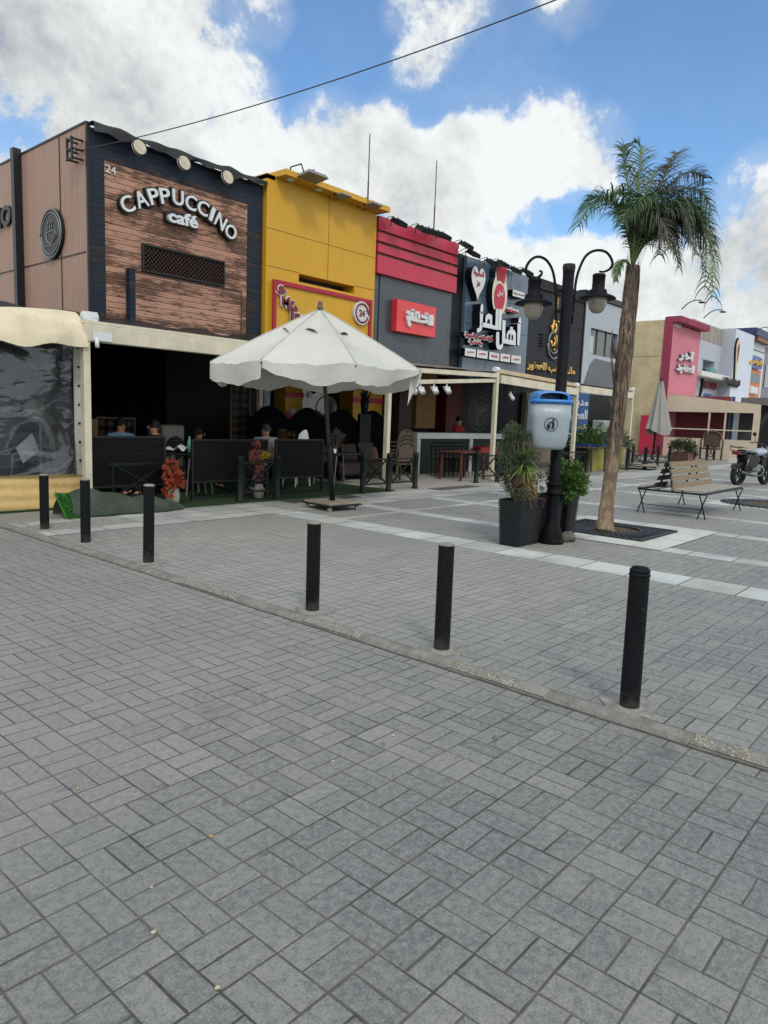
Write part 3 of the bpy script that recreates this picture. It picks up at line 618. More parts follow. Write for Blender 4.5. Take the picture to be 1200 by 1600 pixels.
# --- yellow building ------------------------------------------------------
x0, x1 = XS[1] + .02, XS[2] - .03; zt = TOP[1]
b2 = thing('yellow_building', (x0, YF, 0), 'two storey yellow panelled shop front with a slot window and thin roof canopy', 'building')
fx = Fx(425.5, 420, YF - .12); ax, bx = F(462, 428)[0], F(548.5, 463)[0]; wz1, wz0 = Fz(462, 428), Fz(462, 441)
mb = MB(); mb.box(x0, x1, YF + .5, 22, 2.7, zt); mb.box(x0, ax, YF - .12, YF + .499, 2.7, zt); mb.box(bx, x1, YF - .12, YF + .499, 2.7, zt); mb.box(ax, bx, YF - .12, YF + .499, wz1, zt); mb.box(ax, bx, YF - .12, YF + .499, 2.7, wz0)
w = mb.build('wall', m_yel, b2)
mb = MB(); zs = [Fz(428.3, 360.8), Fz(428, 419)]
for z in zs:
    mb.box(x0 + .01, (ax if z == zs[1] else x1) - .01, YF - .124, YF - .118, z - .008, z + .008)
    if z == zs[1]: mb.box(bx, x1 - .01, YF - .124, YF - .118, z - .008, z + .008)
xm = Fx(509, 350); mb.box(xm - .008, xm + .008, YF - .1245, YF - .1175, wz1, zt - .1)
mb.build('seam', m_yeld, w)
mb = MB(); mb.box(ax + .01, bx - .01, YF + .30, YF + .33, wz0, wz1); mb.build('window', m_dglass, b2)
cz = Fz(440, 276, YF - .45)
mb = MB(); mb.box(x0 + .25, x1 + .12, YF - .5, YF + .6, zt - .02, zt + .11); mb.box(x0, x0 + .249, YF - .12, YF + .6, zt - .1, zt + .02); cpy = mb.build('roof_canopy', m_yel, b2)
for px, py in ((453.5, 287.5), (497, 302.5)):
    X_, Z_ = F(px, py, YF - .3); mb = MB(); mb.lathe([(.001, zt - .05), (.1, zt - .045), (.1, zt - .021)], (X_, YF - .3), 20); mb.build('downlight', m_wpl, cpy)
# framed name board
fx0, fx1 = F(425.3, 500, YF - .2)[0], F(579.7, 500, YF - .2)[0]; fz1 = Fz(425.3, 435.7, YF - .2); fz0 = 3.0
s3 = thing('framed_name_board', (fx0, YF - .13, fz0), 'yellow name board in a red frame reading Mr. behind the big white parasol', 'sign')
mb = MB(); mb.box(fx0 + .02, fx1 - .02, YF - .19, YF - .125, fz0, fz1 - .02); mb.build('board', m_yel, s3)
mb = MB(); w = .1; mb.box(fx0, fx1, YF - .24, YF - .19, fz1 - w, fz1); mb.box(fx0, fx0 + w, YF - .24, YF - .19, fz0, fz1 - w); mb.box(fx1 - w, fx1, YF - .24, YF - .19, fz0, fz1 - w); mb.build('frame', m_frame, s3)
Y3 = YF - .25
def lay(name, body, px0, py0, px1, py1, Y, mat, par, bold=.02, depth=.05, back=None, bb=.06, res=3):
    """two corners (left-bottom, right-top) measured in the photo at the left/right letter edges"""
    xa = F(px0, py0, Y)[0]; xb = F(px1, py1, Y)[0]; xm_ = (px0 + px1) / 2
    za_, zb_ = F(px0, py0, Y)[1], F(px1, py1, Y)[1]
    if back: text_on('backing', body, xa - .03, xb + .03, za_ - .03, zb_ + .03, Y + depth * .6, back, par, depth * .6, bold + bb, res=res)
    return text_on(name, body, xa, xb, za_, zb_, Y + depth * .6, mat, par, depth, bold, res=res)
lay('lettering', 'Mr.', 440, 476.5, 463.5, 467, Y3, m_maroon, s3, .02, back=m_wpl, bb=.03)
for ch, a_, b__, t_, z_ in (('T', 448.5, 465, 480, 503), ('r', 461, 469, 489, 503), ('e', 469.5, 477, 491, 505)):
    xa_, xb_ = F(a_, 480, Y3)[0], F(b__, 480, Y3)[0]; zz0, zz1 = F(460, z_, Y3)[1], F(460, t_, Y3)[1]
    text_on('backing', ch, xa_ - .03, xb_ + .03, zz0 - .03, zz1 + .03, Y3 + .04, m_wpl, s3, .03, .06); text_on('lettering', ch, xa_, xb_, zz0, zz1, Y3 + .02, m_maroon, s3, .04, .03)
hx, hz = F(439.5, 454, Y3)
hat = [(-.24, -.02), (-.12, -.06), (-.14, .12), (-.04, .2), (.02, .15), (.10, .2), (.14, .02), (.22, .06), (.26, -.0), (.16, -.1), (0, -.16), (-.2, -.1)]
mb = MB(); mb.facade([(hx + a * .74, hz + c * .78) for a, c in hat], Y3 + .005, Y3 + .05); mb.build('hat_backing', m_wpl, s3)
mb = MB(); mb.facade([(hx + a * .58, hz + c * .60) for a, c in hat], Y3 - .02, Y3 + .004); mb.build('hat_shape', m_maroon, s3)
cx, cz = F(565, 489.5, Y3)
c24 = thing('round_hours_sign', (cx, YF - .2, cz), 'round white sign reading 24 with a red arrow ring on the yellow board', 'sign')
circ = lambda r, k=28: [(cx + math.cos(q * 2 * math.pi / k) * r, cz + math.sin(q * 2 * math.pi / k) * r) for q in range(k)]
mb = MB(); mb.facade(circ(.31), Y3 - .02, Y3 + .055); mb.build('disc', m_wpl, c24)
mb = MB(); mb.tube([(cx + math.cos(q) * .245, Y3 - .02, cz + math.sin(q) * .245) for q in [math.radians(20 + t * 11) for t in range(30)]], .028, 6)
ex, ez = cx + .25, cz + .05; mb.facade([(ex - .09, ez + .06), (ex + .1, ez + .1), (ex + .02, ez - .1)], Y3 - .05, Y3 - .015); mb.build('arrow_ring', m_maroon, c24)
text_on('lettering', '24', cx - .12, cx + .1, cz - .09, cz + .09, Y3 - .02, m_maroon, c24, .02, .02)
mb = MB()
for q in range(12): a = q * math.pi / 6; mb.bar((cx + math.cos(a) * .19, Y3 - .022, cz + math.sin(a) * .19), (cx + math.cos(a) * .16, Y3 - .022, cz + math.sin(a) * .16), .012, .01)
mb.build('hour_marks', m_maroon, c24)
# --- red and charcoal building -------------------------------------------
x0, x1 = XS[2] + .02, XS[3] - .02; zt = TOP[2]
b3 = thing('red_striped_building', (x0, YF, 0), 'shop front with four crimson bands above glossy charcoal panels', 'building')
zr = Fz(586.8, 425.6, YF - .12)
mb = MB(); mb.box(x0, x1, YF + .02, 22, 2.7, zt); mb.build('core', m_black, b3)
zst = [(Fz(592, a, YF - .06), Fz(592, b, YF - .06)) for a, b in ((360, 364.5), (377.5, 382.5), (395, 400))]
mb = MB(); prev = zt
for a, c in zst: mb.box(x0, x1, YF - .16, YF + .018, a, prev); prev = c
mb.box(x0, x1, YF - .16, YF + .018, zr, prev); mb.build('red_bands', m_redp, b3)
mb = MB()
for a, c in zst: mb.box(x0 + .08, x1 - .02, YF - .05, YF + .015, c, a)
mb.build('recess_strips', M('weathered_grey_strip', '#6f6a63', .7, .2, 4), b3)
mb = MB(); xa = Fx(592, 450); mb.box(x0 + .02, xa, YF + .0, YF + .018, 2.8, zr); mb.box(xa + .012, x1 - .18, YF - .03, YF + .018, 2.8, zr); mb.box(x1 - .17, x1, YF - .0, YF + .018, 2.8, zr); mb.build('charcoal_panels', m_char, b3)
Ys = YF - .25; bxs = F(621, 469.5, Ys)[0], F(682, 480, Ys)[0]; bz = F(617, 517, Ys)[1], F(622, 467, Ys)[1]
s4 = thing('red_box_sign', (bxs[0], YF - .03, bz[0]), 'bright red light box with white angular Arabic lettering on the charcoal wall', 'sign')
mb = MB(); mb.box(bxs[0], bxs[1], Ys, YF - .031, bz[0], bz[1], bev=.01); mb.build('box', M('bright_red_acrylic', '#c83038', .25, .12, 2, .04, spec=.5), s4)
# angular letters (traced strokes in the unit square of the box)
def poly_sign(name, polys, fr, y, mat, par, depth=.05):
    mb = MB()
    for p in polys: mb.facade([(fr[0] + a * (fr[1] - fr[0]), fr[2] + c * (fr[3] - fr[2])) for a, c in p], y - depth, y)
    return mb.build(name, mat, par)
frs = (bxs[0], bxs[1], bz[0], bz[1])
def conv(P, ox=(265, 195), ux=(980, 355), dv=(235, 800)):   # zoomed photo coordinates -> unit square of the box
    out = []
    for x, y in P:
        u = (x - 250 + (y - 200) * .055) / (745); top = 200 + u * 165; bot = 810 + u * 115; out.append((u, 1 - (y - top) / (bot - top)))
    return out
PL = [[(395, 410), (510, 455), (520, 560), (640, 590), (640, 650), (520, 625), (440, 600), (465, 690), (430, 730), (405, 700), (370, 520), (400, 510), (470, 530), (385, 480)],
      [(485, 385), (525, 400), (515, 435), (480, 420)],
      [(540, 430), (620, 435), (630, 595), (590, 590), (590, 480), (565, 480), (565, 570), (535, 565)],
      [(655, 485), (770, 520), (785, 600), (800, 640), (780, 660), (640, 650), (635, 595), (740, 600), (755, 590), (650, 545)],
      [(740, 455), (790, 470), (780, 505), (735, 490)],
      [(800, 500), (885, 495), (900, 550), (895, 700), (780, 690), (785, 640), (800, 630)]]
HL = []
poly_sign('lettering', [conv(p) for p in PL], frs, Ys - .0, m_wpl, s4, .07)
# --- slate blue building --------------------------------------------------
x0, x1 = XS[3] + .02, XS[4] - .0; zt = TOP[3]; xa = Fx(722.5, 480)
b4 = thing('slate_blue_building', (x0, YF, 0), 'slate blue panelled restaurant front crowded with white and red Arabic signs', 'building')
mb = MB(); mb.box(x0, x1, YF + .02, 22, 2.6, zt + .05); mb.build('core', m_black, b4)
mb = MB(); mb.box(xa, x1 - .02, YF - .1, YF + .018, 2.9, zt); pn = mb.build('front_panel', m_blue, b4)
mb = MB(); ys_ = [Fz(724, py) for py in (455, 505)]
for z in ys_: mb.box(xa + .01, x1 - .03, YF - .104, YF - .098, z - .006, z + .006)
mb.box(xa + 1.3, xa + 1.312, YF - .1045, YF - .0975, 2.95, zt - .02); mb.box(xa + 2.7, xa + 2.712, YF - .1045, YF - .0975, 2.95, zt - .02); mb.build('seam', m_dmetal, pn)
Yb = YF - .35
hx, hz = F(747.5, 439.5, Yb)
hs = thing('heart_sign', (hx, YF - .1, hz), 'white heart shaped sign with small red Arabic words', 'sign')
heart = []
for i in range(40):
    a = i * 2 * math.pi / 40; heart.append((16 * math.sin(a) ** 3 / 16, (13 * math.cos(a) - 5 * math.cos(2 * a) - 2 * math.cos(3 * a) - math.cos(4 * a)) / 15))
mb = MB(); mb.facade([(hx + a * .40, hz + c * .55) for a, c in heart], Yb, YF - .1, 0, 1); mb.build('heart_box', [m_wpl, m_black], hs)
text_on('lettering', arabic('المشوية'), hx - .28, hx + .28, hz + .12, hz + .34, Yb, m_red, hs, .02, .01)
text_on('lettering', arabic('عز'), hx - .12, hx + .12, hz - .2, hz + .02, Yb, m_maroon, hs, .02, .01)
def ellipse(cx, cz, a, b, k=28): return [(cx + a * math.cos(q * 2 * math.pi / k), cz + b * math.sin(q * 2 * math.pi / k)) for q in range(k)]
lx, lz = F(781, 460, Yb)
ls = thing('chef_logo_sign', (lx, YF - .1, lz), 'tall white round-ended sign with a red cap shape above a red disc', 'sign')
mb = MB(); mb.facade(ellipse(lx, lz, .47, .72), Yb, YF - .1, 0, 1); mb.facade(ellipse(lx + .02, lz + .62, .35, .45), Yb + .003, YF - .1, 0, 1); mb.build('white_box', [M('cream_acrylic', '#c4bfae', .4), m_black], ls)
mb = MB(); mb.facade(ellipse(lx - .02, lz - .1, .33, .45), Yb - .02, Yb - .001); mb.build('red_disc', m_red, ls)
mb = MB(); mb.facade([(lx + a, lz + c) for a, c in ((-.2, .42), (-.26, .62), (-.34, .78), (-.22, .92), (-.05, .95), (.06, 1.04), (.22, .98), (.34, .84), (.3, .7), (.26, .5), (.2, .38), (0, .45))], Yb - .022, Yb - .0012); mb.build('red_cap_shape', m_red, ls)
text_on('lettering', arabic('أهل'), lx - .2, lx + .18, lz - .1, lz + .16, Yb - .02, m_wpl, ls, .015, .02)
bx_ = F(803, 457, Yb)[0]; 
ss = thing('small_side_sign', (bx_, YF - .1, 5.5), 'small white box sign with red words half hidden behind the lamp shade', 'sign')
q0, q1 = F(801, 462, Yb), F(820, 456, Yb); mb = MB(); mb.facade([(q0[0], q0[1]), (q1[0], q0[1]), (q1[0], Fz(801, 452, Yb)), (q0[0], Fz(801, 452, Yb))], Yb, YF - .1, 0, 1); mb.build('box', [m_wpl, m_black], ss)
text_on('lettering', arabic('المشوية'), q0[0] + .06, q1[0] - .06, q0[1] + .08, Fz(801, 452, Yb) - .08, Yb, m_red, ss, .02, .02)
# big name: letters traced as strokes in zoomed photo coordinates (720..830, 410..570 at x10)
def zc(P, Y): return [F(720 + x / 10, 410 + y / 10, Y) for x, y in P]
YB = YF - .42
big = thing('restaurant_name_sign', (Fx(775, 515), YF - .1, 4.4), 'large white raised Arabic letters across the middle of the slate blue wall', 'sign')
BL = [[(300, 770), (350, 775), (340, 985), (325, 1060), (270, 1100), (250, 1080), (255, 1035), (290, 1020), (300, 985)],                       # zay
      [(325, 935), (385, 945), (385, 860), (400, 820), (440, 795), (490, 830), (490, 975), (540, 990), (550, 725), (590, 722), (580, 1058), (500, 1040), (330, 1005)],    # ain + lam
      [(595, 735), (642, 730), (630, 1060), (585, 1050)],                                                                                       # alif
      [(650, 905), (700, 905), (695, 1190), (720, 1195), (715, 1130), (740, 1070), (790, 1035), (840, 1060), (862, 1110), (858, 1298), (760, 1280), (665, 1262), (655, 1330), (610, 1368), (565, 1345), (550, 1280), (555, 1090), (600, 1085), (600, 1270), (620, 1300), (645, 1265)],
      [(888, 960), (940, 960), (915, 1300), (882, 1290)],                                                                                       # alif
      [(915, 860), (940, 860), (938, 900), (950, 945), (900, 940), (905, 900)], [(775, 1005), (815, 1010), (815, 1040), (770, 1040)]]
for P in BL:
    mb = MB(); mb.facade(zc(P, YB), YB, YF - .1, 0, 1); mb.build('letter', [m_white, m_black], big)
mb = MB(); c = F(753, 482.5, YB); mb.facade(ellipse(c[0], c[1], .08, .17), YB, YF - .1, 0, 1)
mb.build('letter_dot', [m_white, m_black], big)
mb = MB()                                            # counters cut by dark inlays
for P in ([(415, 905), (440, 880), (460, 905), (455, 960), (410, 950)], [(745, 1130), (765, 1110), (775, 1130), (770, 1210), (740, 1205)], [(795, 1125), (820, 1140), (820, 1215), (790, 1212)]): mb.facade(zc(P, YB - .003), YB - .004, YB + .01)
mb.build('letter_counter', m_black, big)
def boxed(px0, py0, px1, py1, body, label, name='small_word_sign', mt=m_red, Y=YF - .3, out=False):
    xa_, za_ = F(px0, py0, Y); xb_, zb_ = F(px1, py1, Y); h = zb_ - za_
    o = thing(name, ((xa_ + xb_) / 2, YF - .1, za_), label, 'sign')
    if out:
        text_on('backing', arabic(body), xa_ - .04, xb_ + .04, za_ - .04, zb_ + .04, YF - .1, m_wpl, o, .18, .09)
        text_on('lettering', arabic(body), xa_, xb_, za_, zb_, YF - .27, mt, o, .03, .015)
    else:
        mb = MB(); mb.box(xa_, xb_, Y, YF - .1, za_, zb_, bev=.03); mb.build('box', [m_wpl], o)
        text_on('lettering', arabic(body), xa_ + .09, xb_ - .09, za_ + .09, zb_ - .09, Y, mt, o, .02, .02)
    return o
for px0, py0, px1, body, lab in ((726.3, 555.5, 743.3, 'عربي', 'first'), (745, 558.5, 761.8, 'حمص', 'second'), (764, 561.5, 780, 'فتة', 'third'), (781.5, 564, 797, 'فلافل', 'fourth'), (798.5, 566.5, 813.5, 'فول', 'fifth')):
    zz = F(px0, py0, YF - .3)[1]; 
    boxed(px0, py0, px1, P_y if False else 0, body, '') if False else None
    xa_ = F(px0, py0, YF - .3)[0]; xb_ = F(px1, py0, YF - .3)[0]; za_ = zz; zb_ = Fz(px0, py0 - 12.2, YF - .3)
    o = thing('menu_word_sign', (xa_, YF - .1, za_), lab + ' from the left of five white plaques with red words under the restaurant name', 'sign', 'menu word plaques')
    mb = MB(); mb.facade([(xa_, za_), (xb_, za_), (xb_, zb_), (xa_, zb_)], YF - .3, YF - .1, 0, 1); mb.build('plaque', [m_wpl, m_black], o)
    text_on('lettering', arabic(body), xa_ + .11, xb_ - .11, za_ + .1, zb_ - .08, YF - .3, m_red, o, .012, .03)
def boxz(px0, px1, ptop, pbot, body, label, mt):
    Y = YF - .3; xa_ = F(px0, ptop, Y)[0]; xb_ = F(px1, ptop, Y)[0]; zb_ = Fz(px0, ptop, Y); za_ = Fz(px0, pbot, Y)
    o = thing('word_sign', (xa_, YF - .1, za_), label, 'sign')
    text_on('backing', arabic(body), xa_ - .05, xb_ + .05, za_ - .05, zb_ + .05, YF - .26, m_wpl, o, .04, .10)
    text_on('side', arabic(body), xa_ - .03, xb_ + .03, za_ - .03, zb_ + .03, YF - .1, m_black, o, .158, .06)
    text_on('lettering', arabic(body), xa_, xb_, za_, zb_, YF - .302, mt, o, .02, .02)
boxz(788, 810.5, 479, 487.5, 'مطعم', 'small red Arabic word with white outline above the right end of the big name', m_red)
boxz(728, 774, 518, 526, 'للمأكولات الشعبية والمصرية', 'long thin red Arabic line with white outline below the big name', m_red)
boxz(734, 753, 530.5, 537, 'والشامية', 'short red Arabic line under the long thin line of words', m_red)
# --- slatted perfume shop -------------------------------------------------
x0, x1 = XS[4] + .01, XS[5] - .02; zt = TOP[4]
b5 = thing('dark_slatted_building', (x0, YF, 0), 'shop front of dark horizontal slats with gold lettering behind the lamp post', 'building')
mb = MB(); mb.box(x0, x1, YF + .02, 22, 2.6, zt - .05); mb.build('core', m_black, b5)
mb = MB(); mb.box(x0, x1, YF - .04, YF + .018, 2.8, zt - .35); mb.build('slat_front', m_slat, b5)
mb = MB(); mb.box(x0, x1 + .05, YF - .12, YF + .6, zt - .34, zt + .02); mb.build('parapet', M('rough_black_parapet', '#24262a', .9, .3, 6, 1, bd=.05), b5)
mb = MB()
for i, py in enumerate((523, 528, 532.5, 537, 541.5)):
    z = Fz(845, py); a = Fx(840, py); mb.box(a, a + .3, YF - .06, YF - .038, z - .02, z + .02); a = Fx(884, py); mb.box(a, a + .25, YF - .06, YF - .038, z - .02, z + .02)
mb.build('vent_slots', m_shade, b5)
g1 = thing('gold_name_sign', (Fx(860, 575), YF - .05, 3.4), 'gold Arabic lettering along the bottom of the dark slatted wall', 'sign')
Yg = YF - .12; xa_, xb_ = Fx(824, 572, Yg), Fx(898.5, 580, Yg); text_on('lettering', arabic('ماء الذهب للعطور'), xa_, xb_, Fz(824, 578, Yg), Fz(824, 562, Yg), YF - .05, m_gold, g1, .08, .03)
g2 = thing('gold_calligraphy_sign', (Fx(864, 530), YF - .05, 4.6), 'gold drop shaped calligraphy emblem on the dark slatted wall', 'sign')
gx, gz = F(866, 535, Yg); mb = MB()
mb.tube([(gx + math.cos(q) * .42, Yg, gz + math.sin(q) * .42) for q in [math.radians(100 + t * 12) for t in range(22)]], .035, 6)
mb.tube([(gx + math.cos(q) * .5 + .05, Yg + .02, gz - .12 + math.sin(q) * .5) for q in [math.radians(175 + t * 10) for t in range(17)]], .04, 6)
mb.build('ring', m_grey, g2)
mb = MB()
mb.tube([(gx - .15, Yg, gz + .3), (gx - .2, Yg, gz + .6), (gx - .05, Yg, gz + 1.0), (gx + .05, Yg, gz + 1.3), (gx + .1, Yg, gz + 1.7)], [.05, .06, .05, .035, .02], 8)
mb.tube([(gx - .3, Yg, gz + .62), (gx - .2, Yg, gz + .4), (gx, Yg, gz + .36), (gx + .1, Yg, gz + .55), (gx + .02, Yg, gz + .72)], .045, 8)
mb.tube([(gx - .25, Yg, gz + .05), (gx - .18, Yg, gz - .15), (gx - .02, Yg, gz - .12), (gx + .08, Yg, gz + .08), (gx - .03, Yg, gz + .2)], .045, 8)
mb.tube([(gx + .15, Yg, gz - .15), (gx + .2, Yg, gz + .15), (gx + .1, Yg, gz + .28)], .04, 8); mb.ball((gx + .05, Yg, gz - .28), .05, 6); mb.ball((gx + .22, Yg, gz + .8), .05, 6)
mb.build('calligraphy', m_gold, g2)
# --- glossy grey building -------------------------------------------------
x0, x1 = XS[5], XS[6]; zt = TOP[5]
b6 = thing('glossy_grey_building', (x0, YF, 0), 'mirror-like grey panelled front with a dark corner window beside the palm trunk', 'building')
wx0 = Fx(920.5, 530); wx1 = Fx(963, 540); wz1 = Fz(921, 511.5); wz0 = Fz(920, 553)
mb = MB(); mb.box(x0 + .1, x1, YF + .25, 22, 2.6, zt - .25); mb.box(x0 + .1, wx0, YF - .05, YF + .249, 2.8, zt - .25); mb.box(wx1, x1, YF - .05, YF + .249, 2.8, zt - .25); mb.box(wx0, wx1, YF - .05, YF + .249, wz1, zt - .25); mb.box(wx0, wx1, YF - .05, YF + .249, 2.8, wz0); mb.build('wall', m_gray, b6)
mb = MB(); mb.box(x0, x0 + .09, YF - .08, YF + .3, 2.8, zt); mb.box(x0 + .1, x1, YF - .15, YF + .5, zt - .24, zt - .02); mb.build('parapet', m_dmetal, b6)
mb = MB(); mb.box(wx0, wx1, YF + .1, YF + .12, wz0, wz1); wn_ = mb.build('window', m_dglass, b6)
mb = MB(); 
for q in (.33, .66): X_ = wx0 + (wx1 - wx0) * q; mb = MB(); mb.box(X_, X_ + .05, YF + .05, YF + .099, wz0, wz1); mb.build('mullion', m_grey, wn_)
mb = MB(); mb.box(wx0 + .1, wx0 + .6, YF + .085, YF + .098, wz0 + .05, wz1 - .3); mb.build('curtain', M('pale_curtain', '#9fb0a8', .8), wn_)
mb = MB(); z0 = 2.85; zz = wz0 - .15; mb.facade([(x0 + .2, z0), (x1 - .02, z0), (x1 - .02, zz - .25), (x1 - .6, zz - .05), (x0 + 1.3, zz), (x0 + .9, zz - .25)], YF - .07, YF - .052); mb.build('dark_skirt_panel', m_char, b6)
# ---------------------------------------------------------------- buildings beyond the lane
xr0, xr1 = F(1034, 710)[0], Fx(1091.5, 560); xm0 = xr0
zt = Fz(1050, 493, YF)
b7 = thing('faded_red_building', (xr0, YF, 0), 'faded red shop front with a tan plastered side wall and a slanted red roof slab', 'building')
mb = MB(); mb.box(xr0, xr0 + .9, YF + .3, 26, 0, zt - .15); mb.box(xr0 + .9, xr1, YF + .3, 26, 0, zt - .3); sw7 = mb.build('wall', m_tan, b7)
mb = MB(); ys = PXp(1000, 600, xr0)[0]
for yy in (16.1, 18.2): mb.box(xr0 - .012, xr0 - .001, yy, yy + .09, .3, zt - 1.6)
mb.box(xr0 - .014, xr0 - .002, 14.6, 20, 5.2, 5.28); mb.build('plaster_strip', M('pale_plaster_strip', '#a89a7c', .9, .1, 3, .4), sw7)
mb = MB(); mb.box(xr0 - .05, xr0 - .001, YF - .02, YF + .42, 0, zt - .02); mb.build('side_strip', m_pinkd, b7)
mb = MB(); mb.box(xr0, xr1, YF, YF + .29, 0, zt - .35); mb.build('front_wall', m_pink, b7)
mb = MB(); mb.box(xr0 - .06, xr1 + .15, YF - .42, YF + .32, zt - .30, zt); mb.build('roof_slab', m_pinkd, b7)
nb = Fx(1054, 507), Fx(1063, 507); mb = MB(); mb.box(nb[0], nb[1], YF - .03, YF - .001, Fz(1058, 511), Fz(1058, 503)); pl = mb.build('number_plaque', m_wpl, b7)
text_on('lettering', '15', nb[0] + .15, nb[1] - .15, Fz(1058, 509.5), Fz(1058, 505), YF - .03, m_dmetal, pl, .01)
def big_word(body, px0, px1, pt, pb, label, mt, name='shop_sign', Y=YF, depth=.14, bold=.045, parent=None, res=3):
    Yq = Y - depth; o = thing(name, (F((px0 + px1) / 2, pb, Yq)[0], Y, F(px0, pb, Yq)[1]), label, 'sign')
    text_on('backing', body, F(px0, pb, Yq)[0] - .03, F(px1, pb, Yq)[0] + .03, F(px0, pb, Yq)[1] - .02, F(px0, pt, Yq)[1] + .02, Y - .001, m_grey, o, depth * .7, bold + .03, res=res)
    text_on('lettering', body, F(px0, pb, Yq)[0], F(px1, pb, Yq)[0], F(px0, pb, Yq)[1], F(px0, pt, Yq)[1], Y - depth * .7, mt, o, depth * .3, bold, res=res); return o
big_word(arabic('آخر'), 1061, 1085, 544, 563, 'upper white Arabic word on the faded red front', m_wpl)
big_word(arabic('العنقود'), 1057.5, 1085, 565, 582, 'lower white Arabic word on the faded red front', m_wpl)
# grey concrete block with balcony window
xa, xb = xr1 + .02, Fx(1133.5, 600)
b8 = thing('concrete_building', (xa, YF, 0), 'set back raw concrete block with a balcony ledge between the red and pale blue fronts', 'building')
Yq = YF + .45
def wz(px, py, Y=Yq): return F(px, py, Y)[1]
mb = MB(); mb.box(xa, xb - .03, Yq, 24, wz(1110, 536), wz(1110, 508)); mb.build('upper_wall', m_rawc, b8)
w0, w1 = F(1098, 560, Yq)[0], F(1116, 565, Yq)[0]; zt_, zb_ = wz(1094, 560), wz(1094, 582)
mb = MB(); mb.box(xa, xb - .03, Yq - .04, 24, zt_, wz(1110, 536) - .01); mb.box(xa, w0, Yq - .03, 24, zb_, zt_ - .002); mb.box(w1, xb - .03, Yq - .03, 24, zb_, zt_ - .002); mb.box(xa, xb - .03, Yq - .03, 24, 0, zb_ - .002); mb.box(w0, w1, Yq + .6, 24, zb_, zt_); mb.build('wall', m_lavd, b8)
mb = MB(); mb.box(w0 + .1, w0 + 1.2, Yq + .55, Yq + .59, zb_ + .1, zt_ - .2); mb.build('window', m_dglass, b8)
mb = MB(); mb.box(xa + .02, xb - .1, Yq - .7, Yq - .031, zb_ - .32, zb_ - .02, bev=.03); mb.build('balcony_ledge', m_wpl, b8)
mb = MB(); mb.box(w0 + .2, w0 + 1.3, Yq - .5, Yq - .1, zb_ + .0, zb_ + .3, bev=.05); mb.build('balcony_box', M('teal_tub', '#5f8a88', .6), b8)
big_word('MOTIVO', 1101, 1120, 595, 606, 'dark red lettering on the white board under the balcony ledge', m_maroon, Y=Yq - .04, depth=.15)
big_word('Chic', 1103, 1115.5, 614, 621.5, 'small blue lettering under the dark red lettering', M('blue_letter', '#1f5fa8', .4), Y=Yq - .04, depth=.15)
o = thing('curved_logo_sign', (F(1095, 605, Yq)[0], Yq, 5), 'black curling stroke emblem left of the dark red lettering', 'sign')
cx, cz = F(1096, 606, Yq - .1); mb = MB(); mb.tube([(cx + .35, Yq - .1, cz + 1.0), (cx + .1, Yq - .1, cz + 1.05), (cx - .05, Yq - .1, cz + .7), (cx + .1, Yq - .1, cz + .2), (cx - .05, Yq - .1, cz - .3), (cx - .3, Yq - .1, cz - .8)], [.06, .09, .1, .09, .08, .04], 8); mb.build('stroke', m_black, o)
# pale blue-white building
xc0, xc1 = Fx(1133.5, 600), Fx(1164, 600)
b9 = thing('pale_blue_building', (xc0, YF, 0), 'tall pale blue white flat front carrying a thin map-pin shaped gold emblem', 'building')
zt9 = Fz(1152, 514, YF - .3)
mb = MB(); mb.box(xc0, xc1, YF - .3, 24, 0, zt9); mb.build('wall', m_lav, b9)
mb = MB(); mb.box(xc0 - .02, xc0 + .03, YF - .3, YF + 3, 3, zt9 + .02); mb.build('corner_trim', m_lavd, b9)
Yq2 = YF - .3
gx, gz = F(1154, 558, Yq2 - .2)
o = thing('pin_emblem_sign', (gx, Yq2, gz), 'gold and black teardrop emblem on the pale blue white front', 'sign')
dr = [(.0, -1.35), (-.28, .1), (-.34, .6), (-.22, .95), (0, 1.1), (.22, .95), (.34, .6), (.28, .1)]
mb = MB(); mb.facade([(gx + a * 1.15, gz + c * 1.08) for a, c in dr], Yq2 - .10, Yq2, 0); mb.build('backing', m_black, o)
mb = MB(); mb.facade([(gx + a, gz + c) for a, c in dr], Yq2 - .14, Yq2 - .101, 0); mb.build('gold_face', M('pale_gold', '#b9a178', .4), o)
mb = MB(); mb.facade([(gx + .05 + a * .35, gz + .3 + c * .45) for a, c in dr], Yq2 - .16, Yq2 - .141, 0); mb.build('inner_mark', m_black, o)
big_word('Patrini', 1134, 1157, 589, 599, 'small black lettering under the teardrop emblem', m_black, Y=Yq2, depth=.15)
big_word('CHOCOLATE', 1137, 1154, 599.5, 602.5, 'tiny black second line of lettering under the small black lettering', m_black, Y=Yq2, depth=.12, bold=.02)
# cream front with orange framed screen
xd0, xd1 = xc1 + .03, Fx(1190, 600)
b10 = thing('cream_building', (xd0, YF, 0), 'cream front with navy edged roof slab and an orange framed grey screen', 'building')
zt10 = Fz(1172, 524, YF)
mb = MB(); mb.box(xd0, xd1, YF, 24, 0, zt10); mb.build('wall', m_wpl, b10)
mb = MB(); mb.box(xd0 - .02, xd1 + 2.5, YF - .4, YF + 2, zt10 + .02, zt10 + .5); rf = mb.build('roof_slab', M('navy_slab', '#1d2d55', .5), b10)
mb = MB(); mb.box(xd0 + .6, xd1 + 2.4, YF - .36, YF - .02, zt10 - .28, zt10 + .018); mb.build('soffit', M('brown_soffit', '#7a5a48', .7), b10)
mb = MB(); mb.box(xd0 + .01, xd1, YF - .02, YF - .001, Fz(1174, 545) - .03, Fz(1174, 545) + .03); mb.build('joint', m_dmetal, b10)
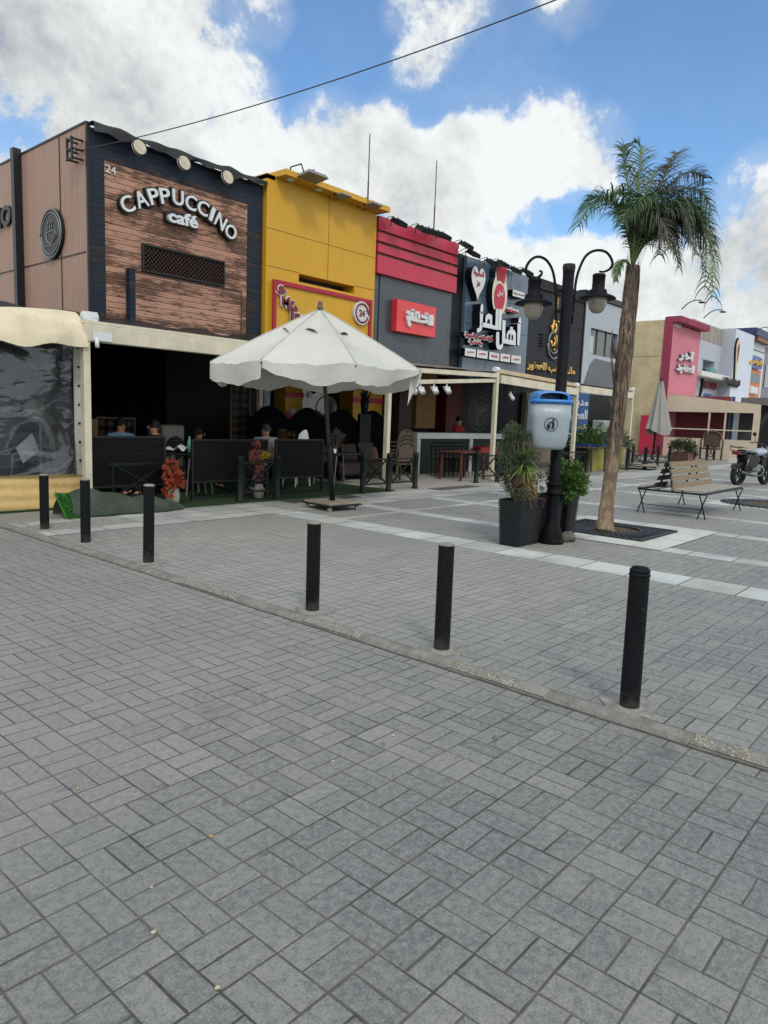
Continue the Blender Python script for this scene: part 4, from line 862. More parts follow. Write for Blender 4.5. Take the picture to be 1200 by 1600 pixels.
fx0, fx1 = Fx(1165, 600, YF - .15), Fx(1188, 600, YF - .15); z1, z0 = Fz(1168, 573.5, YF - .15), Fz(1163, 621, YF - .15)
o = thing('framed_screen', (fx0, YF, z0), 'tall grey screen in an orange frame on the cream front', 'screen')
mb = MB(); mb.box(fx0, fx1, YF - .12, YF - .003, z0, z1); mb.build('frame', M('orange_frame', '#b96a38', .5), o)
mb = MB(); mb.box(fx0 + .3, fx1 - .3, YF - .15, YF - .121, z0 + 1.1, z1 - .3); mb.build('screen', M('dead_screen', '#4b5158', .35), o)
mb = MB(); mb.box(fx0 + .9, fx1 - .9, YF - .3, YF - .121, z0 + .3, z0 + .8, bev=.06); mb.build('badge', m_wpl, o)
o = thing('blue_yellow_sign', (Fx(1180, 560), YF, 7), 'rounded navy sign with yellow and white Arabic lettering above the orange framed screen', 'sign')
Yz = YF - .3; za, zb2 = F(1170, 573, Yz)[1], F(1172, 553, Yz)[1]; xa_, xb_ = F(1169, 560, Yz)[0], F(1193, 560, Yz)[0]
mb = MB(); cx, cz = (xa_ + xb_) / 2, (za + zb2) / 2; mb.facade([(cx + (xb_ - xa_) / 2 * max(-1, min(1, 1.25 * math.cos(q * math.pi / 12))), cz + (zb2 - za) / 2 * max(-1, min(1, 1.25 * math.sin(q * math.pi / 12)))) for q in range(24)], Yz + .02, YF - .01); mb.build('backing', M('navy_box', '#1c3c86', .4), o)
text_on('lettering', arabic('البرنس'), xa_ + .25, xb_ - .15, za + .2, zb2 - .2, Yz + .02, M('yellow_letter', '#c9a030', .4), o, .1, .06)
# last visible block
b11 = thing('violet_grey_building', (xd1, YF, 0), 'violet grey front at the right edge of the row', 'building')
mb = MB(); mb.box(xd1 + .03, xd1 + 9, YF, 24, 0, zt10 - .3); mb.build('wall', M('violet_grey_panel', '#6f6d80', .5, .1), b11)
mb = MB(); mb.box(xd1 + .5, xd1 + 4, YF - .05, YF - .001, 4.6, 6.2); mb.build('window', m_dglass, b11)
# ---- enclosed beige terrace in front of the far shops ---------------------
XE = 38.5
e = thing('beige_enclosure', (XE, 10, 0), 'long beige boarded terrace enclosure with a band of windows under the far shops', 'enclosure')
P_ = lambda x, y: PXp(x, y, XE)
tl, tr = P_(1041.5, 614.5), P_(1184, 632.5); wl, wr = P_(1047, 643), P_(1179, 645.5); zl, zr_ = P_(1040, 682.5)[1], P_(1176, 688.7)[1]
ymin = P_(1183, 690)[0]; ytop = tl[0]
mb = MB(); fy = lambda pts, x0, x1: mb.prism(pts, lambda a, c: (x0, a, c), lambda a, c: (x1, a, c))
fy([(ymin, wr[1]), (ymin, tr[1]), (ytop, tl[1]), (ytop, wl[1])], XE, XE + .08)
fy([(ymin, 0), (ymin, zr_), (ytop - .0, zl), (ytop - .0, 0)], XE, XE + .08)
mb.box(XE, XE + .08, ymin - .02, ymin + .28, zr_ + .001, wr[1] - .001); mb.build('boarded_wall', m_beige, e)
mb = MB(); 
for px in (1107, 1132): yy = P_(px, 665)[0]; mb.box(XE + .01, XE + .06, yy - .04, yy + .04, zl + .001, wl[1] - .001)
mb.box(XE + .012, XE + .058, ymin + .281, ytop, P_(1100, 671)[1] - .03, P_(1100, 671)[1] + .03); mb.build('window_bars', m_cream, e)
mb = MB(); mb.box(XE + 1.5, XE + 1.55, P_(1125, 660)[0], ytop + 1.5, 0.5, 3.2); mb.build('red_inner_wall', M('dull_red_wall', '#6e2f38', .7), e)
mb = MB(); mb.box(XE + 1.52, XE + 1.57, P_(1131, 660)[0], P_(1125, 660)[0] - .02, .5, 3.2); mb.build('blue_inner_panel', M('dull_blue_wall', '#2c4c72', .7), e)
mb = MB(); mb.box(XE + 2.5, XE + 2.55, ymin - 2, P_(1131, 660)[0] - .02, .5, 3.2); mb.build('grey_inner_wall', M('dull_grey_wall', '#5c5a5c', .7), e)
mb = MB(); mb.quad((XE, ymin, tr[1] + .01), (XE + 16, ymin, tr[1] + .01), (XE + 16, ytop, tl[1] + .01), (XE, ytop, tl[1] + .01)); mb.build('roof', m_beige, e)
e2 = thing('glazed_enclosure', (XE, 8, 0), 'grey glazed terrace enclosure with a brown roof band beyond the motorcycle', 'enclosure')
yq = ymin - .35
mb = MB(); mb.box(XE + 1, XE + 12, yq - 3, yq, P_(1195, 638)[1], P_(1195, 631)[1] + .05); mb.build('roof_band', M('brown_band', '#7b5a38', .6), e2)
mb = MB(); mb.box(XE + 1.1, XE + 1.2, yq - 3, yq - .02, .8, P_(1195, 638)[1] - .01); mb.build('glazing', M('milky_glass', '#7f8a96', .25, .15, 1.2, .0), e2)
mb = MB(); mb.box(XE + 1.0, XE + 1.09, yq - 3, yq, 1.75, 1.82); mb.box(XE + 1.02, XE + 1.25, yq - .1, yq + .05, 0, P_(1195, 638)[1] - .02); mb.build('frame', m_dmetal, e2)
mb = MB(); mb.box(XE + 1.05, XE + 1.3, yq - 3, yq - .11, 0, .79); mb.build('low_wall', M('brown_low_wall', '#55463d', .7), e2)
mb = MB(); mb.box(XE - .4, XE - .35, ytop + .2, ytop + 1.1, 0, 2.1); dd = tag(mb.build('red_door', m_redp), 'bright red narrow door at the corner of the beige enclosure', 'door'); rebase(dd, (XE - .4, ytop + .2, 0))
# ---- floodlights ----------------------------------------------------------
def floodlight(name='floodlight'):
    t = thing(name, (0, 0, 0), 'x', 'floodlight')
    mb = MB(); c, s_ = math.cos(.55), math.sin(.55)
    f = lambda x, y, z: (x, y * c - z * s_ - .55, y * s_ + z * c + .05)
    def ob(x0, x1, y0, y1, z0, z1, m=mb):
        k = len(m.v); m.box(x0, x1, y0, y1, z0, z1)
        for i in range(k, len(m.v)): m.v[i] = f(*m.v[i])
    ob(-.2, .2, -.16, .16, -.05, .03)
    for i in range(6): ob(-.18 + i * .07, -.165 + i * .07, -.15, .15, .03, .07)
    mb.build('housing', m_dmetal, t)
    m2 = MB()
    for i in range(3):
        for j in range(2): ob(-.16 + i * .115, -.07 + i * .115, -.13 + j * .14, -.02 + j * .14, -.056, -.0501, m2)
    m2.build('led_panel', M('led_lens', '#a5a69b', .3), t)
    m3 = MB(); 
    for s in (-.1, .12): m3.tube([(s, .35, .02), (s, -.25, .22), (s, -.42, .22), (s, -.5, .1)], .012, 5)
    m3.bar((.0, -.25, .2), (.0, -.25, .0), .02, .02); m3.build('bracket', m_dmetal, t)
    return t
fl = floodlight(); used = False
FL = [(626, 346, 'leftmost of the four black floodlights above the crimson bands'), (664, 357, 'second of the four black floodlights above the crimson bands'), (680.5, 362, 'third of the four black floodlights above the crimson bands'), (696, 367, 'rightmost of the four black floodlights above the crimson bands'),
      (731, 382, 'upper floodlight of the pair at the left corner of the slate blue front'), (742, 395, 'lower floodlight of the pair at the left corner of the slate blue front'),
      (771, 409, 'floodlight above the chef emblem, left one of its pair'), (788, 411, 'floodlight above the chef emblem, right one of its pair'), (808, 421, 'floodlight near the left lamp arm, left one of its pair'), (826, 424, 'floodlight near the left lamp arm, right one of its pair')]
for px, py, lab in FL:
    X_, Z_ = F(px, py, YF - .6); place(fl, used, (X_, YF, Z_ - .08), 0, lab, 'black floodlights on the roof edges'); used = True
def halogen():
    t = thing('halogen_lamp', (0, 0, 0), 'x', 'floodlight')
    mb = MB(); mb.prism([(-.24, 0), (.24, 0), (.2, .12), (-.2, .12)], lambda a, c: (a, -.5 + c * .3, c * .5 + .04), lambda a, c: (a, -.12 + c * .3, c * .5)); mb.build('housing', m_grey, t)
    mb = MB(); mb.tube([(-.2, .1, -.02), (-.2, .02, .22), (-.2, -.25, .22), (-.2, -.33, .06)], .014, 5); mb.tube([(.1, .1, -.02), (.1, .02, .2), (.1, -.25, .2), (.1, -.33, .06)], .014, 5); mb.build('bracket', m_dmetal, t); return t
hl = halogen(); used = False
for px, py, lab, sc in ((473, 281, 'large grey lamp at the left of the yellow roof canopy', 1.35), (529, 307, 'small grey lamp at the middle of the yellow roof canopy', .8), (575, 322, 'grey lamp at the right end of the yellow roof canopy', .9)):
    X_, Z_ = F(px, py, YF - .35); place(hl, used, (X_, YF - .25, Z_ - .05), 0, lab, 'grey lamps on the yellow roof canopy', sc); used = True
def armlamp():
    t = thing('arm_lamp', (0, 0, 0), 'x', 'floodlight')
    mb = MB(); mb.tube([(0, .3, 0), (0, -.3, .55), (0, -.8, .75), (0, -1.4, .72)], .05, 6); mb.build('arm', m_dmetal, t)
    mb = MB(); mb.box(-.3, .3, -1.75, -1.25, .45, .55, bev=.03); mb.bar((0, -1.4, .5), (0, -1.4, .72), .06, .06); mb.build('head', m_dmetal, t); return t
al = armlamp(); used = False
for px, py, lab in ((1070, 483, 'left arm lamp above the faded red roof slab'), (1104, 497, 'right arm lamp above the faded red roof slab'), (1181, 522, 'arm lamp above the navy roof slab at the right edge of the photo')):
    X_, Z_ = F(px, py, YF - .4); place(al, used, (X_, YF - .4, Z_), .0, lab, 'arm lamps on the far roofs', .55); used = True
# ---- roof poles and overhead cable ---------------------------------------
for (px, pt, pb, lab) in ((578, 209, 330, 'thin upright roof pole behind the right end of the yellow canopy'), (682.5, 251, 360, 'thin upright roof pole behind the floodlights of the crimson bands')):
    X_, Zt = F(px, pt, 16.5); Zb = TOP[2] - .2
    mb = MB(); zmid = Zb + (Zt - Zb) * .6; mb.tube([(X_, 16.5, Zb), (X_, 16.5, zmid)], .028, 6); mb.tube([(X_, 16.5, zmid), (X_, 16.5, Zt)], .018, 6)
    o = mb.build('roof_pole', M('rusty_pole', '#4c3a38', .7)); rebase(o, (X_, 16.5, Zb)); tag(o, lab, 'pole', 'roof poles')
A_ = Vector((XS[0] - .12, PXp(118, 236, XS[0] - .12)[0], PXp(118, 236, XS[0] - .12)[1]))
o = thing('cable_bracket', A_, 'black steel cable bracket high on the brown side wall corner', 'bracket')
mb = MB()
for s in (-.16, .16): mb.bar(A_ + Vector((-.12, s * .6, -.2)), A_ + Vector((-.12, s * .6, .22)), .04, .04)
for z in (-.17, .0, .18): mb.bar(A_ + Vector((-.12, -.12, z)), A_ + Vector((.1, -.12, z)), .04, .03); mb.bar(A_ + Vector((-.12, .1, z)), A_ + Vector((.1, .1, z)), .04, .03); mb.bar(A_ + Vector((-.12, -.12, z)), A_ + Vector((-.12, .12, z)), .03, .03)
mb.build('frame', m_dmetal, o)
B_ = D(868, 0, 9.0) + Vector((0, 0, .394)); B2 = A_ + (B_ - A_) * 1.6
mb = MB(); pts = []
for i in range(61):
    t_ = i / 60; p = A_.lerp(B2, t_); p.z -= 4 * .42 * t_ * (1 - t_); pts.append(p)
mb.tube(pts, .009, 5, cap=False); o = mb.build('overhead_cable', m_cable); rebase(o, A_); tag(o, 'long black cable strung across the sky from the corner bracket', 'cable')
# ---------------------------------------------------------------- terrace structures, front line Y about 10
YP = 10.0
def Fp(px, py, Y=YP): return F(px, py, Y)
xp0, xp1, xp2, xp3, xp4 = Fp(134, 600)[0], Fp(606, 640)[0], Fp(773, 640)[0], Fp(899, 640)[0], Fp(985, 650)[0]
# cafe canopy
o = thing('cafe_canopy', (xp0, YP, 0), 'cream steel framed terrace canopy with dark sagging roof cloth in front of the cafe', 'canopy')
zb0, zb1 = Fp(150, 535)[1], Fp(150, 508)[1]
mb = MB(); mb.box(xp0 - .03, xp1 + .05, YP - .06, YP + .06, zb0, zb1, bev=.01); mb.box(xp0 - .03, xp1 + .05, YP - .05, YP + .1, zb1 + .004, zb1 + .05); mb.build('front_beam', m_cream, o)
mb = MB(); mb.box(xp0 - .05, xp0 + .05, YP - .05, YP + .05, 0, zb0 - .002); mb.build('post', m_cream, o)
mb = MB(); mb.box(xp1 - .05, xp1 + .05, YP - .05, YP + .05, 0, zb0 + .35); mb.build('post', m_cream, o)
def cloth(u, v):
    x = xp0 + u * (xp1 - xp0); y = YP + .1 + v * (YF - YP - .12); z = zb1 + .02 + v * .62 - .12 * math.sin(v * math.pi) + .03 * math.sin(u * 40 + v * 5) * math.sin(v * math.pi * .9)
    if v > .92: z += .03 * math.sin(u * 30)
    return (x, y, z)
mb = MB(); mb.grid(cloth, 50, 14); mb.build('roof_cloth', m_tarp, o)
mb = MB(); mb.tube([(xp0 + .02, YP + .1, zb1 + .1), (xp0 + .22, YP + .1, zb1 + .1)], .085, 12); mb.box(xp0 + .04, xp0 + .2, YP + .02, YP + .16, zb1 + .05, zb1 + .18); mb.build('winding_motor', m_white, o)
mb = MB(); mb.box(xp0 + .08, xp0 + .36, YP - .09, YP - .061, zb0 + .02, zb0 + .14); mb.tube([(xp0 + .12, YP - .1, zb0 + .05), (xp0 + .12, YP - .12, zb0 - .08)], .03, 8); mb.build('junction_box', m_white, o)
# black curtain, with a side cloth added to shut light out of the terrace
o = thing('dark_curtain', (xp0, 13, 0), 'near black curtain wall with an added side cloth keeping the cafe terrace dark', 'curtain')
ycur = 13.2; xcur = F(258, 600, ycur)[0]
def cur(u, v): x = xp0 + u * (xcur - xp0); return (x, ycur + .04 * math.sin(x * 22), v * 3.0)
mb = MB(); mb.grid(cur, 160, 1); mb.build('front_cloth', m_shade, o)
mb = MB(); mb.prism([(YP + .35, 0), (ycur, 0), (ycur, 2.8), (YP + .35, 2.45)], lambda a, c: (xp0 + .07, a, c), lambda a, c: (xp0 + .1, a, c)); mb.build('added_side_cloth', m_shade, o)
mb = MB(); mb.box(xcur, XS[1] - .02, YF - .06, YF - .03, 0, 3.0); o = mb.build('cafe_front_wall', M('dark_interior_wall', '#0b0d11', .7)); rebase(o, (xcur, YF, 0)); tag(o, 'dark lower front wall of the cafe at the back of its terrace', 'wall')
# lattice panel in the dark interior
def lattice(x0, x1, z0, z1, y, name, label, col_):
    t = thing(name, ((x0 + x1) / 2, y, z0), label, 'screen'); mb = MB(); w = .03
    mb.box(x0 - w, x0, y - .03, y + .03, z0, z1); mb.box(x1, x1 + w, y - .03, y + .03, z0, z1); mb.box(x0 - w, x1 + w, y - .031, y + .031, z1, z1 + w); mb.box(x0 - w, x1 + w, y - .031, y + .031, z0 - w, z0); mb.build('frame', col_, t)
    mb = MB(); st = .16; nx = max(2, int((x1 - x0) / st)); nz = int((z1 - z0) / st); sx = (x1 - x0) / nx; sz = (z1 - z0) / nz
    for i in range(nx):
        for j in range(nz):
            cx, cz = x0 + (i + .5) * sx, z0 + (j + .5) * sz
            for a in range(4):
                th = a * math.pi / 4 + .2; dx, dz = math.cos(th) * sx * .5, math.sin(th) * sz * .5
                mb.bar((cx - dx, y, cz - dz), (cx + dx, y, cz + dz), .012, .012, up=(0, 1, 0))
    mb.build('lattice', col_, t); return t
m_latt = M('brown_grille', '#5a4636', .6)
a = F(361, 690, 12.6); b = F(389, 595, 12.6); lattice(a[0], b[0], a[1] - .5, 2.75, 12.6, 'lattice_screen', 'tall brown geometric lattice screen in the dark cafe terrace', m_latt)
a = F(152, 690, 12.4); b = F(208, 655, 12.4); lattice(a[0], b[0], 0.6, b[1], 12.4, 'lattice_screen', 'low brown geometric lattice screen behind the seated people', m_latt)
a = F(137, 684, 12.3); b = F(151, 655, 12.3); mb = MB(); mb.box(a[0], b[0], 12.25, 12.3, .6, b[1]); o = mb.build('room_divider', M('light_wood', '#8a6a44', .6, .2, 4, .2, streak=(1, 1, .2))); rebase(o, (a[0], 12.25, .6)); tag(o, 'narrow light wood panel beside the cream corner post', 'panel')
# right-hand bays: fascias and posts
def bay(name, label, x0, x1, zl, zr, zb_off, mat=m_cream, post=True):
    o = thing(name, (x1, YP, 0), label, 'canopy')
    mb = MB(); mb.prism([(x0 + .055, zl - zb_off), (x1 - .055, zr - zb_off), (x1 - .055, zr), (x0 + .055, zl)], lambda a, c: (a, YP - .05, c), lambda a, c: (a, YP + .05, c)); mb.build('front_beam', mat, o)
    mb = MB(); mb.box(x1 - .05, x1 + .05, YP - .05, YP + .05, 0, zr + .04); mb.build('post', mat, o)
    mb = MB(); mb.grid(lambda u, v: (x0 + u * (x1 - x0), YP - .02 + v * (YF - YP - .1), zl + (zr - zl) * u + .05 + v * .35 + .02 * math.sin(v * 22)), 20, 16); mb.build('roof_cloth', M('brown_grey_canvas', '#6b6256', .8, .2, 4, .3, dirt=.3), o)
    mb = MB(); mb.tube([(x1 - .08, YP + .02, zr + .1), (x1 + .1, YP + .02, zr + .1)], .07, 12); mb.build('roller_end', m_white, o)
    return o
z2l, z2r = Fp(612, 572)[1], Fp(770, 583)[1]
o2 = bay('terrace_canopy', 'cream canopy bay with a thin cross bar between the parasol and the middle post', xp1, xp2, z2l + .0, z2r + .0, .1)
mb = MB(); mb.bar((xp1 + .05, YP + .02, Fp(606, 597)[1]), (xp2 - .05, YP + .02, Fp(770, 594)[1]), .07, .09); mb.build('cross_bar', m_cream, o2)
z3l, z3r = Fp(781, 586)[1], Fp(893, 606)[1]
o3 = bay('terrace_canopy', 'cream canopy bay with a rolled awning behind the lamp post and bin', xp2 + .1, xp3, z3l, z3r, .2)
mb = MB(); mb.prism([(xp2 + .15, z3l + .02), (xp3 - .1, z3r + .02), (xp3 - .1, z3r + .16), (xp2 + .15, z3l + .16)], lambda a, c: (a, YP + .06, c), lambda a, c: (a, YP + .2, c)); mb.build('awning_roll', M('yellowed_canvas', '#b9a886', .7, .15, 3, .3, dirt=.2), o3)
z4l, z4r = Fp(905, 602)[1], Fp(978, 612)[1]
o4 = bay('terrace_canopy', 'cream canopy bay ending behind the palm trunk', xp3 + .1, xp4, z4l, z4r, .2)
# rail in front of dark rooms: lower shop fronts
def wallbox(name, x0, x1, y0, y1, z0, z1, mat, label, cat):
    mb = MB(); mb.box(x0, x1, y0, y1, z0, z1); o = mb.build(name, mat); rebase(o, (x0, y0, z0)); return tag(o, label, cat)
# yellow shop ground floor
yl = thing('yellow_shop_front', (XS[1], YF, 0), 'yellow ground floor shop front with red stripes and dark glass behind the parasol pole', 'shop front')
YG = YF - .02
xa, xb = F(424, 640)[0], F(451, 640)[0]; xc, xd = F(530, 630)[0], F(576, 630)[0]
mb = MB(); mb.box(xa, xb, YG - .5, YG + .3, 0, 2.69); mb.build('left_pier', m_yel, yl); mb = MB(); mb.box(xc, xd, YG - .5, YG + .3, 0, 2.69); mb.build('right_pier', m_yel, yl)
mb = MB(); zz = F(424, 616)[1]; mb.box(xa - .02, xb + .02, YG - .52, YG - .5, zz - .06, zz + .06); mb.build('red_stripe', m_redp, yl); mb = MB(); zz2 = F(424, 643)[1]; mb.box(xa - .02, xb + .02, YG - .53, YG - .5, zz2 - .2, zz2); mb.build('red_stripe', m_redp, yl)
mb = MB(); zz = F(560, 626)[1]; mb.box(xc - .02, xd + .02, YG - .52, YG - .5, zz - .07, zz + .07); mb.build('red_stripe', m_redp, yl)
mb = MB(); mb.box(xb + .01, xc - .01, YG, YG + .05, 0, 2.4); mb.build('glass_front', m_dglass, yl)
mb = MB(); mb.box(xb + .01, xc - .01, YG - .2, YG + .06, 2.41, 2.69); sg = mb.build('header_board', M('pale_header', '#a39f80', .6, .15, 3, .1, dirt=.2), yl)
text_on('lettering', arabic('شاورما') + ' ' + arabic('فطائر'), xb + .2, xb + 1.5, 2.47, 2.62, YG - .2, m_maroon, sg, .01, .02)
mb = MB(); mb.box(xa - .8, xa - .02, YG - .1, YG + .2, 0, 2.69); mb.build('dark_jamb', m_black, yl)
mb = MB(); q0, q1 = F(413, 640, 13), F(422.5, 600, 13); mb.box(q0[0], q1[0], 13, 13.04, 1.35, q1[1]); o = mb.build('menu_board', M('pale_menu', '#7f93a5', .5, .3, 6)); rebase(o, (q0[0], 13, 1.35)); tag(o, 'narrow pale blue menu poster left of the yellow pier', 'poster')
mb = MB(); q0, q1 = F(403, 640, 12.6), F(409, 600, 12.6); mb.box(q0[0], q1[0], 12.55, 12.65, 0, 2.75); o = mb.build('inner_post', m_cream); rebase(o, (q0[0], 12.6, 0)); tag(o, 'thin cream post in the dark left of the pale menu poster', 'post')
# ground floor of red, slate, slat, grey shops
rs = thing('red_shop_front', (XS[2], YF, 0), 'dark ground floor with a maroon pillar and a tan wall behind the white counter', 'shop front')
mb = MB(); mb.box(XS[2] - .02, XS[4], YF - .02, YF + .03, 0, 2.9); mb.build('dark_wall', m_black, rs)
xa, xb = F(677, 650)[0], F(701, 650)[0]; mb = MB(); mb.box(xa, xb, YF - .5, YF - .021, 0, 2.85); mb.build('maroon_pillar', M('maroon_paint', '#58101f', .6), rs)
xa, xb = F(634, 650)[0], F(664, 650)[0]; mb = MB(); mb.box(xa, xb, YF - .4, YF - .022, 1.2, 2.85); mb.build('tan_panel', M('warm_tan_panel', '#8a6534', .6, .15, 3), rs)
xa, xb = F(588, 650)[0], F(600, 650)[0]; mb = MB(); mb.box(xa, xb, YF - .3, YF - .023, 2.0, 2.85); mb.build('maroon_block', M('maroon_paint', '#58101f', .6), rs); mb = MB(); mb.box(xa + .2, xb + .9, YF - .26, YF - .024, .6, 1.95); mb.build('white_panel', M('grey_white_board', '#7d8684', .6), rs)
q0, q1 = F(613, 700, 13.2), F(637, 600, 13.2); mb = MB(); mb.box(q0[0], q1[0], 13.0, 13.3, 0, 2.5); mb.build('brown_cabinet', M('brown_cabinet', '#33211d', .6), rs)
ss_ = thing('perfume_shop_front', (XS[4], YF, 0), 'ground floor with pale posters and dark door behind the bin', 'shop front')
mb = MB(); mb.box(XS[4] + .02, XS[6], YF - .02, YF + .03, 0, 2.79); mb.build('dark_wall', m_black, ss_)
xa, xb = F(822, 650)[0], F(845, 650)[0]; mb = MB(); mb.box(xa - .4, xb + .6, YF - .2, YF - .021, 0, 2.6); mb.build('stone_pier', M('warm_stone', '#8f8371', .8, .15, 4, .3), ss_)
mb = MB(); mb.box(xa - .3, xb + .2, YF - .24, YF - .201, .9, 2.35); ps = mb.build('poster', M('pale_poster', '#9fb3bf', .5, .2, 4), ss_)
q0, q1 = F(904, 660, 12.2), F(921, 620, 12.2)
o = thing('blue_banner', (q0[0], 12.2, 0), 'tall dark blue banner with white and yellow Arabic lines by the right canopy post', 'banner')
xq0 = q0[0] - 1.1; mb = MB(); mb.box(xq0, q1[0], 12.2, 12.24, .9, q1[1] + .1); mb.build('cloth', M('blue_banner_cloth', '#21477a', .6, .15, 3), o)
zt_ = q1[1]
text_on('lettering', arabic('مدينة'), xq0 + .3, q1[0] - .08, zt_ - .42, zt_ - .05, 12.2, m_wpl, o, .01, .02)
text_on('lettering', arabic('العطور'), xq0 + .3, q1[0] - .08, zt_ - .95, zt_ - .5, 12.2, m_wpl, o, .01, .02)
text_on('lettering', arabic('للتسوق'), xq0 + .5, q1[0] - .1, zt_ - 1.25, zt_ - 1.03, 12.2, M('banner_yellow', '#b5a53e', .5), o, .01, .02)
mb = MB()
for k in range(4): mb.box(xq0 + .4 + .1 * (k % 2), q1[0] - .15, 12.19, 12.199, zt_ - 1.42 - k * .13, zt_ - 1.36 - k * .13)
mb.build('small_print', m_wpl, o)
# roof soffit over bays to keep the rooms dark is the canopy cloth itself; side wall at far end
wallbox('lane_side_wall', XS[6] - .1, XS[6], YF + .26, 24, 0, TOP[5] - .3, m_gray, 'grey side wall of the glossy building facing the lane', 'wall')
# ---------------------------------------------------------------- tent with clear plastic window
YT = 10.35
t = thing('side_tent', (xp0, YT, 0), 'cream canvas tent with a clear plastic window and beige skirt at the left edge', 'tent')
xT = F(128, 640, YT)[0]; xL = -3.
_ra, _rb = F(0, 482, 10.42), F(122, 488, 10.42)
def RZ(x): return _rb[1] + (x - _rb[0]) / (_rb[0] - _ra[0]) * (_rb[1] - _ra[1]) + .02 * math.sin(x * 2.1)
def canvas(u, v):
    x = xL + u * (xp0 - xL); s = .03 * math.sin(x * 5 + v * 3) * v
    ylip, zlip = YP - .12, Fp(110, 543)[1]; ytop, ztop = 10.42, RZ(x)
    if v < .7:
        q = v / .7; y = ytop + (ylip + .12 - ytop) * q; z = ztop + (zlip + .34 - ztop) * q + .05 * math.sin(q * math.pi) + .025 * math.sin(x * 3.2 - q * 4)
    else:
        q = (v - .7) / .3; y = ylip + .12 - .12 * math.sin(q * 1.5); z = zlip + .34 * (1 - q) + .035 * math.sin(x * 2.6 + 1.1) * q + .02 * math.sin(x * 9) * q
    return (x, y + s, z + .02 * math.sin(x * 8 + v * 9) * v)
mb = MB(); mb.grid(canvas, 90, 34); mb.build('canvas_roof', M('cream_canvas', '#c3b9a0', .8, .1, 2.5, .35, streak=(1, 1, 1), dirt=.25, bd=.03), t)
mb = MB(); mb.grid(lambda u, v: (xL + u * (xp0 - xL), 10.42 + v * 9, RZ(xL + u * (xp0 - xL)) * (1 - v) + 2.7 * v), 30, 4); mb.build('back_roof', M('cream_canvas', '#b3a98a'), t)
zw0 = F(60, 742, YT)[1]; zw1 = 2.55
m_skirt = M('beige_skirt_canvas', '#bda26c', .7, .1, 2.2, .6, streak=(1, 1, .6), bd=.04, dirt=.15)
mb = MB(); mb.grid(lambda u, v: (xL + u * (xT - xL), YT + .02 * math.sin(u * 40 + v * 3) - .05 * (1 - v) + .012 * math.sin(v * 20 + u * 9), v * zw0), 80, 12); mb.build('skirt', m_skirt, t)
m, tt, bb = newmat('clear_plastic_sheet'); P0 = pos(tt)
n = tt.noise(tt.mapv(P0, (.7, 1, 1.5), rot=(0, .5, 0)), 1.3, 3, .45, Distortion=.5)
tb_ = tt.n('ShaderNodeBsdfTransparent'); gl = tt.n('ShaderNodeBsdfGlossy'); gl.inputs['Roughness'].default_value = .12; gl.inputs['Color'].default_value = (.75, .8, .85, 1)
fr = tt.n('ShaderNodeFresnel'); fr.inputs[0].default_value = 1.6
dif = tt.n('ShaderNodeBsdfDiffuse'); dif.inputs['Color'].default_value = lin('#8f96a0')
bp = tt.n('ShaderNodeBump', {'Height': n}); bp.inputs['Strength'].default_value = 1; bp.inputs['Distance'].default_value = .16
tt.set(gl.inputs['Normal'], X(tt, bp.outputs[0])); tt.set(fr.inputs['Normal'], X(tt, bp.outputs[0]))
mx1 = tt.n('ShaderNodeMixShader'); tt.set(mx1.inputs[0], tt.smooth(tt.m('ABSOLUTE', n - .5), .0, .02, .26, .09)); tt.nt.links.new(tb_.outputs[0], mx1.inputs[1]); tt.nt.links.new(dif.outputs[0], mx1.inputs[2])
mx2 = tt.n('ShaderNodeMixShader'); tt.set(mx2.inputs[0], X(tt, fr.outputs[0]) * 1.35); tt.nt.links.new(mx1.outputs[0], mx2.inputs[1]); tt.nt.links.new(gl.outputs[0], mx2.inputs[2])
tt.nt.links.new(mx2.outputs[0], m.node_tree.nodes['Material Output'].inputs[0]); m_plas = m
def sheet(u, v): x = xL + u * (xT - .12 - xL); z = zw0 + v * (zw1 - zw0); return (x, YT - .02 + .03 * math.sin(x * 2.3 + z * 1.5) + .02 * math.sin(x * 5.1 - z * 3), z)
mb = MB(); mb.grid(sheet, 80, 30); mb.build('plastic_window', m_plas, t)
mb = MB(); mb.box(xT - .12, xT + .0, YT - .03, YT, zw0 - .02, zw1); ed = mb.build('zip_edge', M('grey_white_webbing', '#a7a59c', .7, .1, 6), t)
for i in range(7):
    z = zw0 + .2 + i * .27; mb = MB(); mb.ball((xT - .06, YT - .04, z), .018, 5); mb.build('eyelet', m_dmetal, ed)
mb = MB(); mb.box(xL, xT + .1, YT - .1, YT + .3, -.01, .03); o = mb.build('turf_edge', M('turf_green', '#23401c', .95, .4, 60, 1, bd=.02)); rebase(o, (xT, YT, 0)); tag(o, 'thin green turf strip under the tent skirt', 'turf', kind='structure')
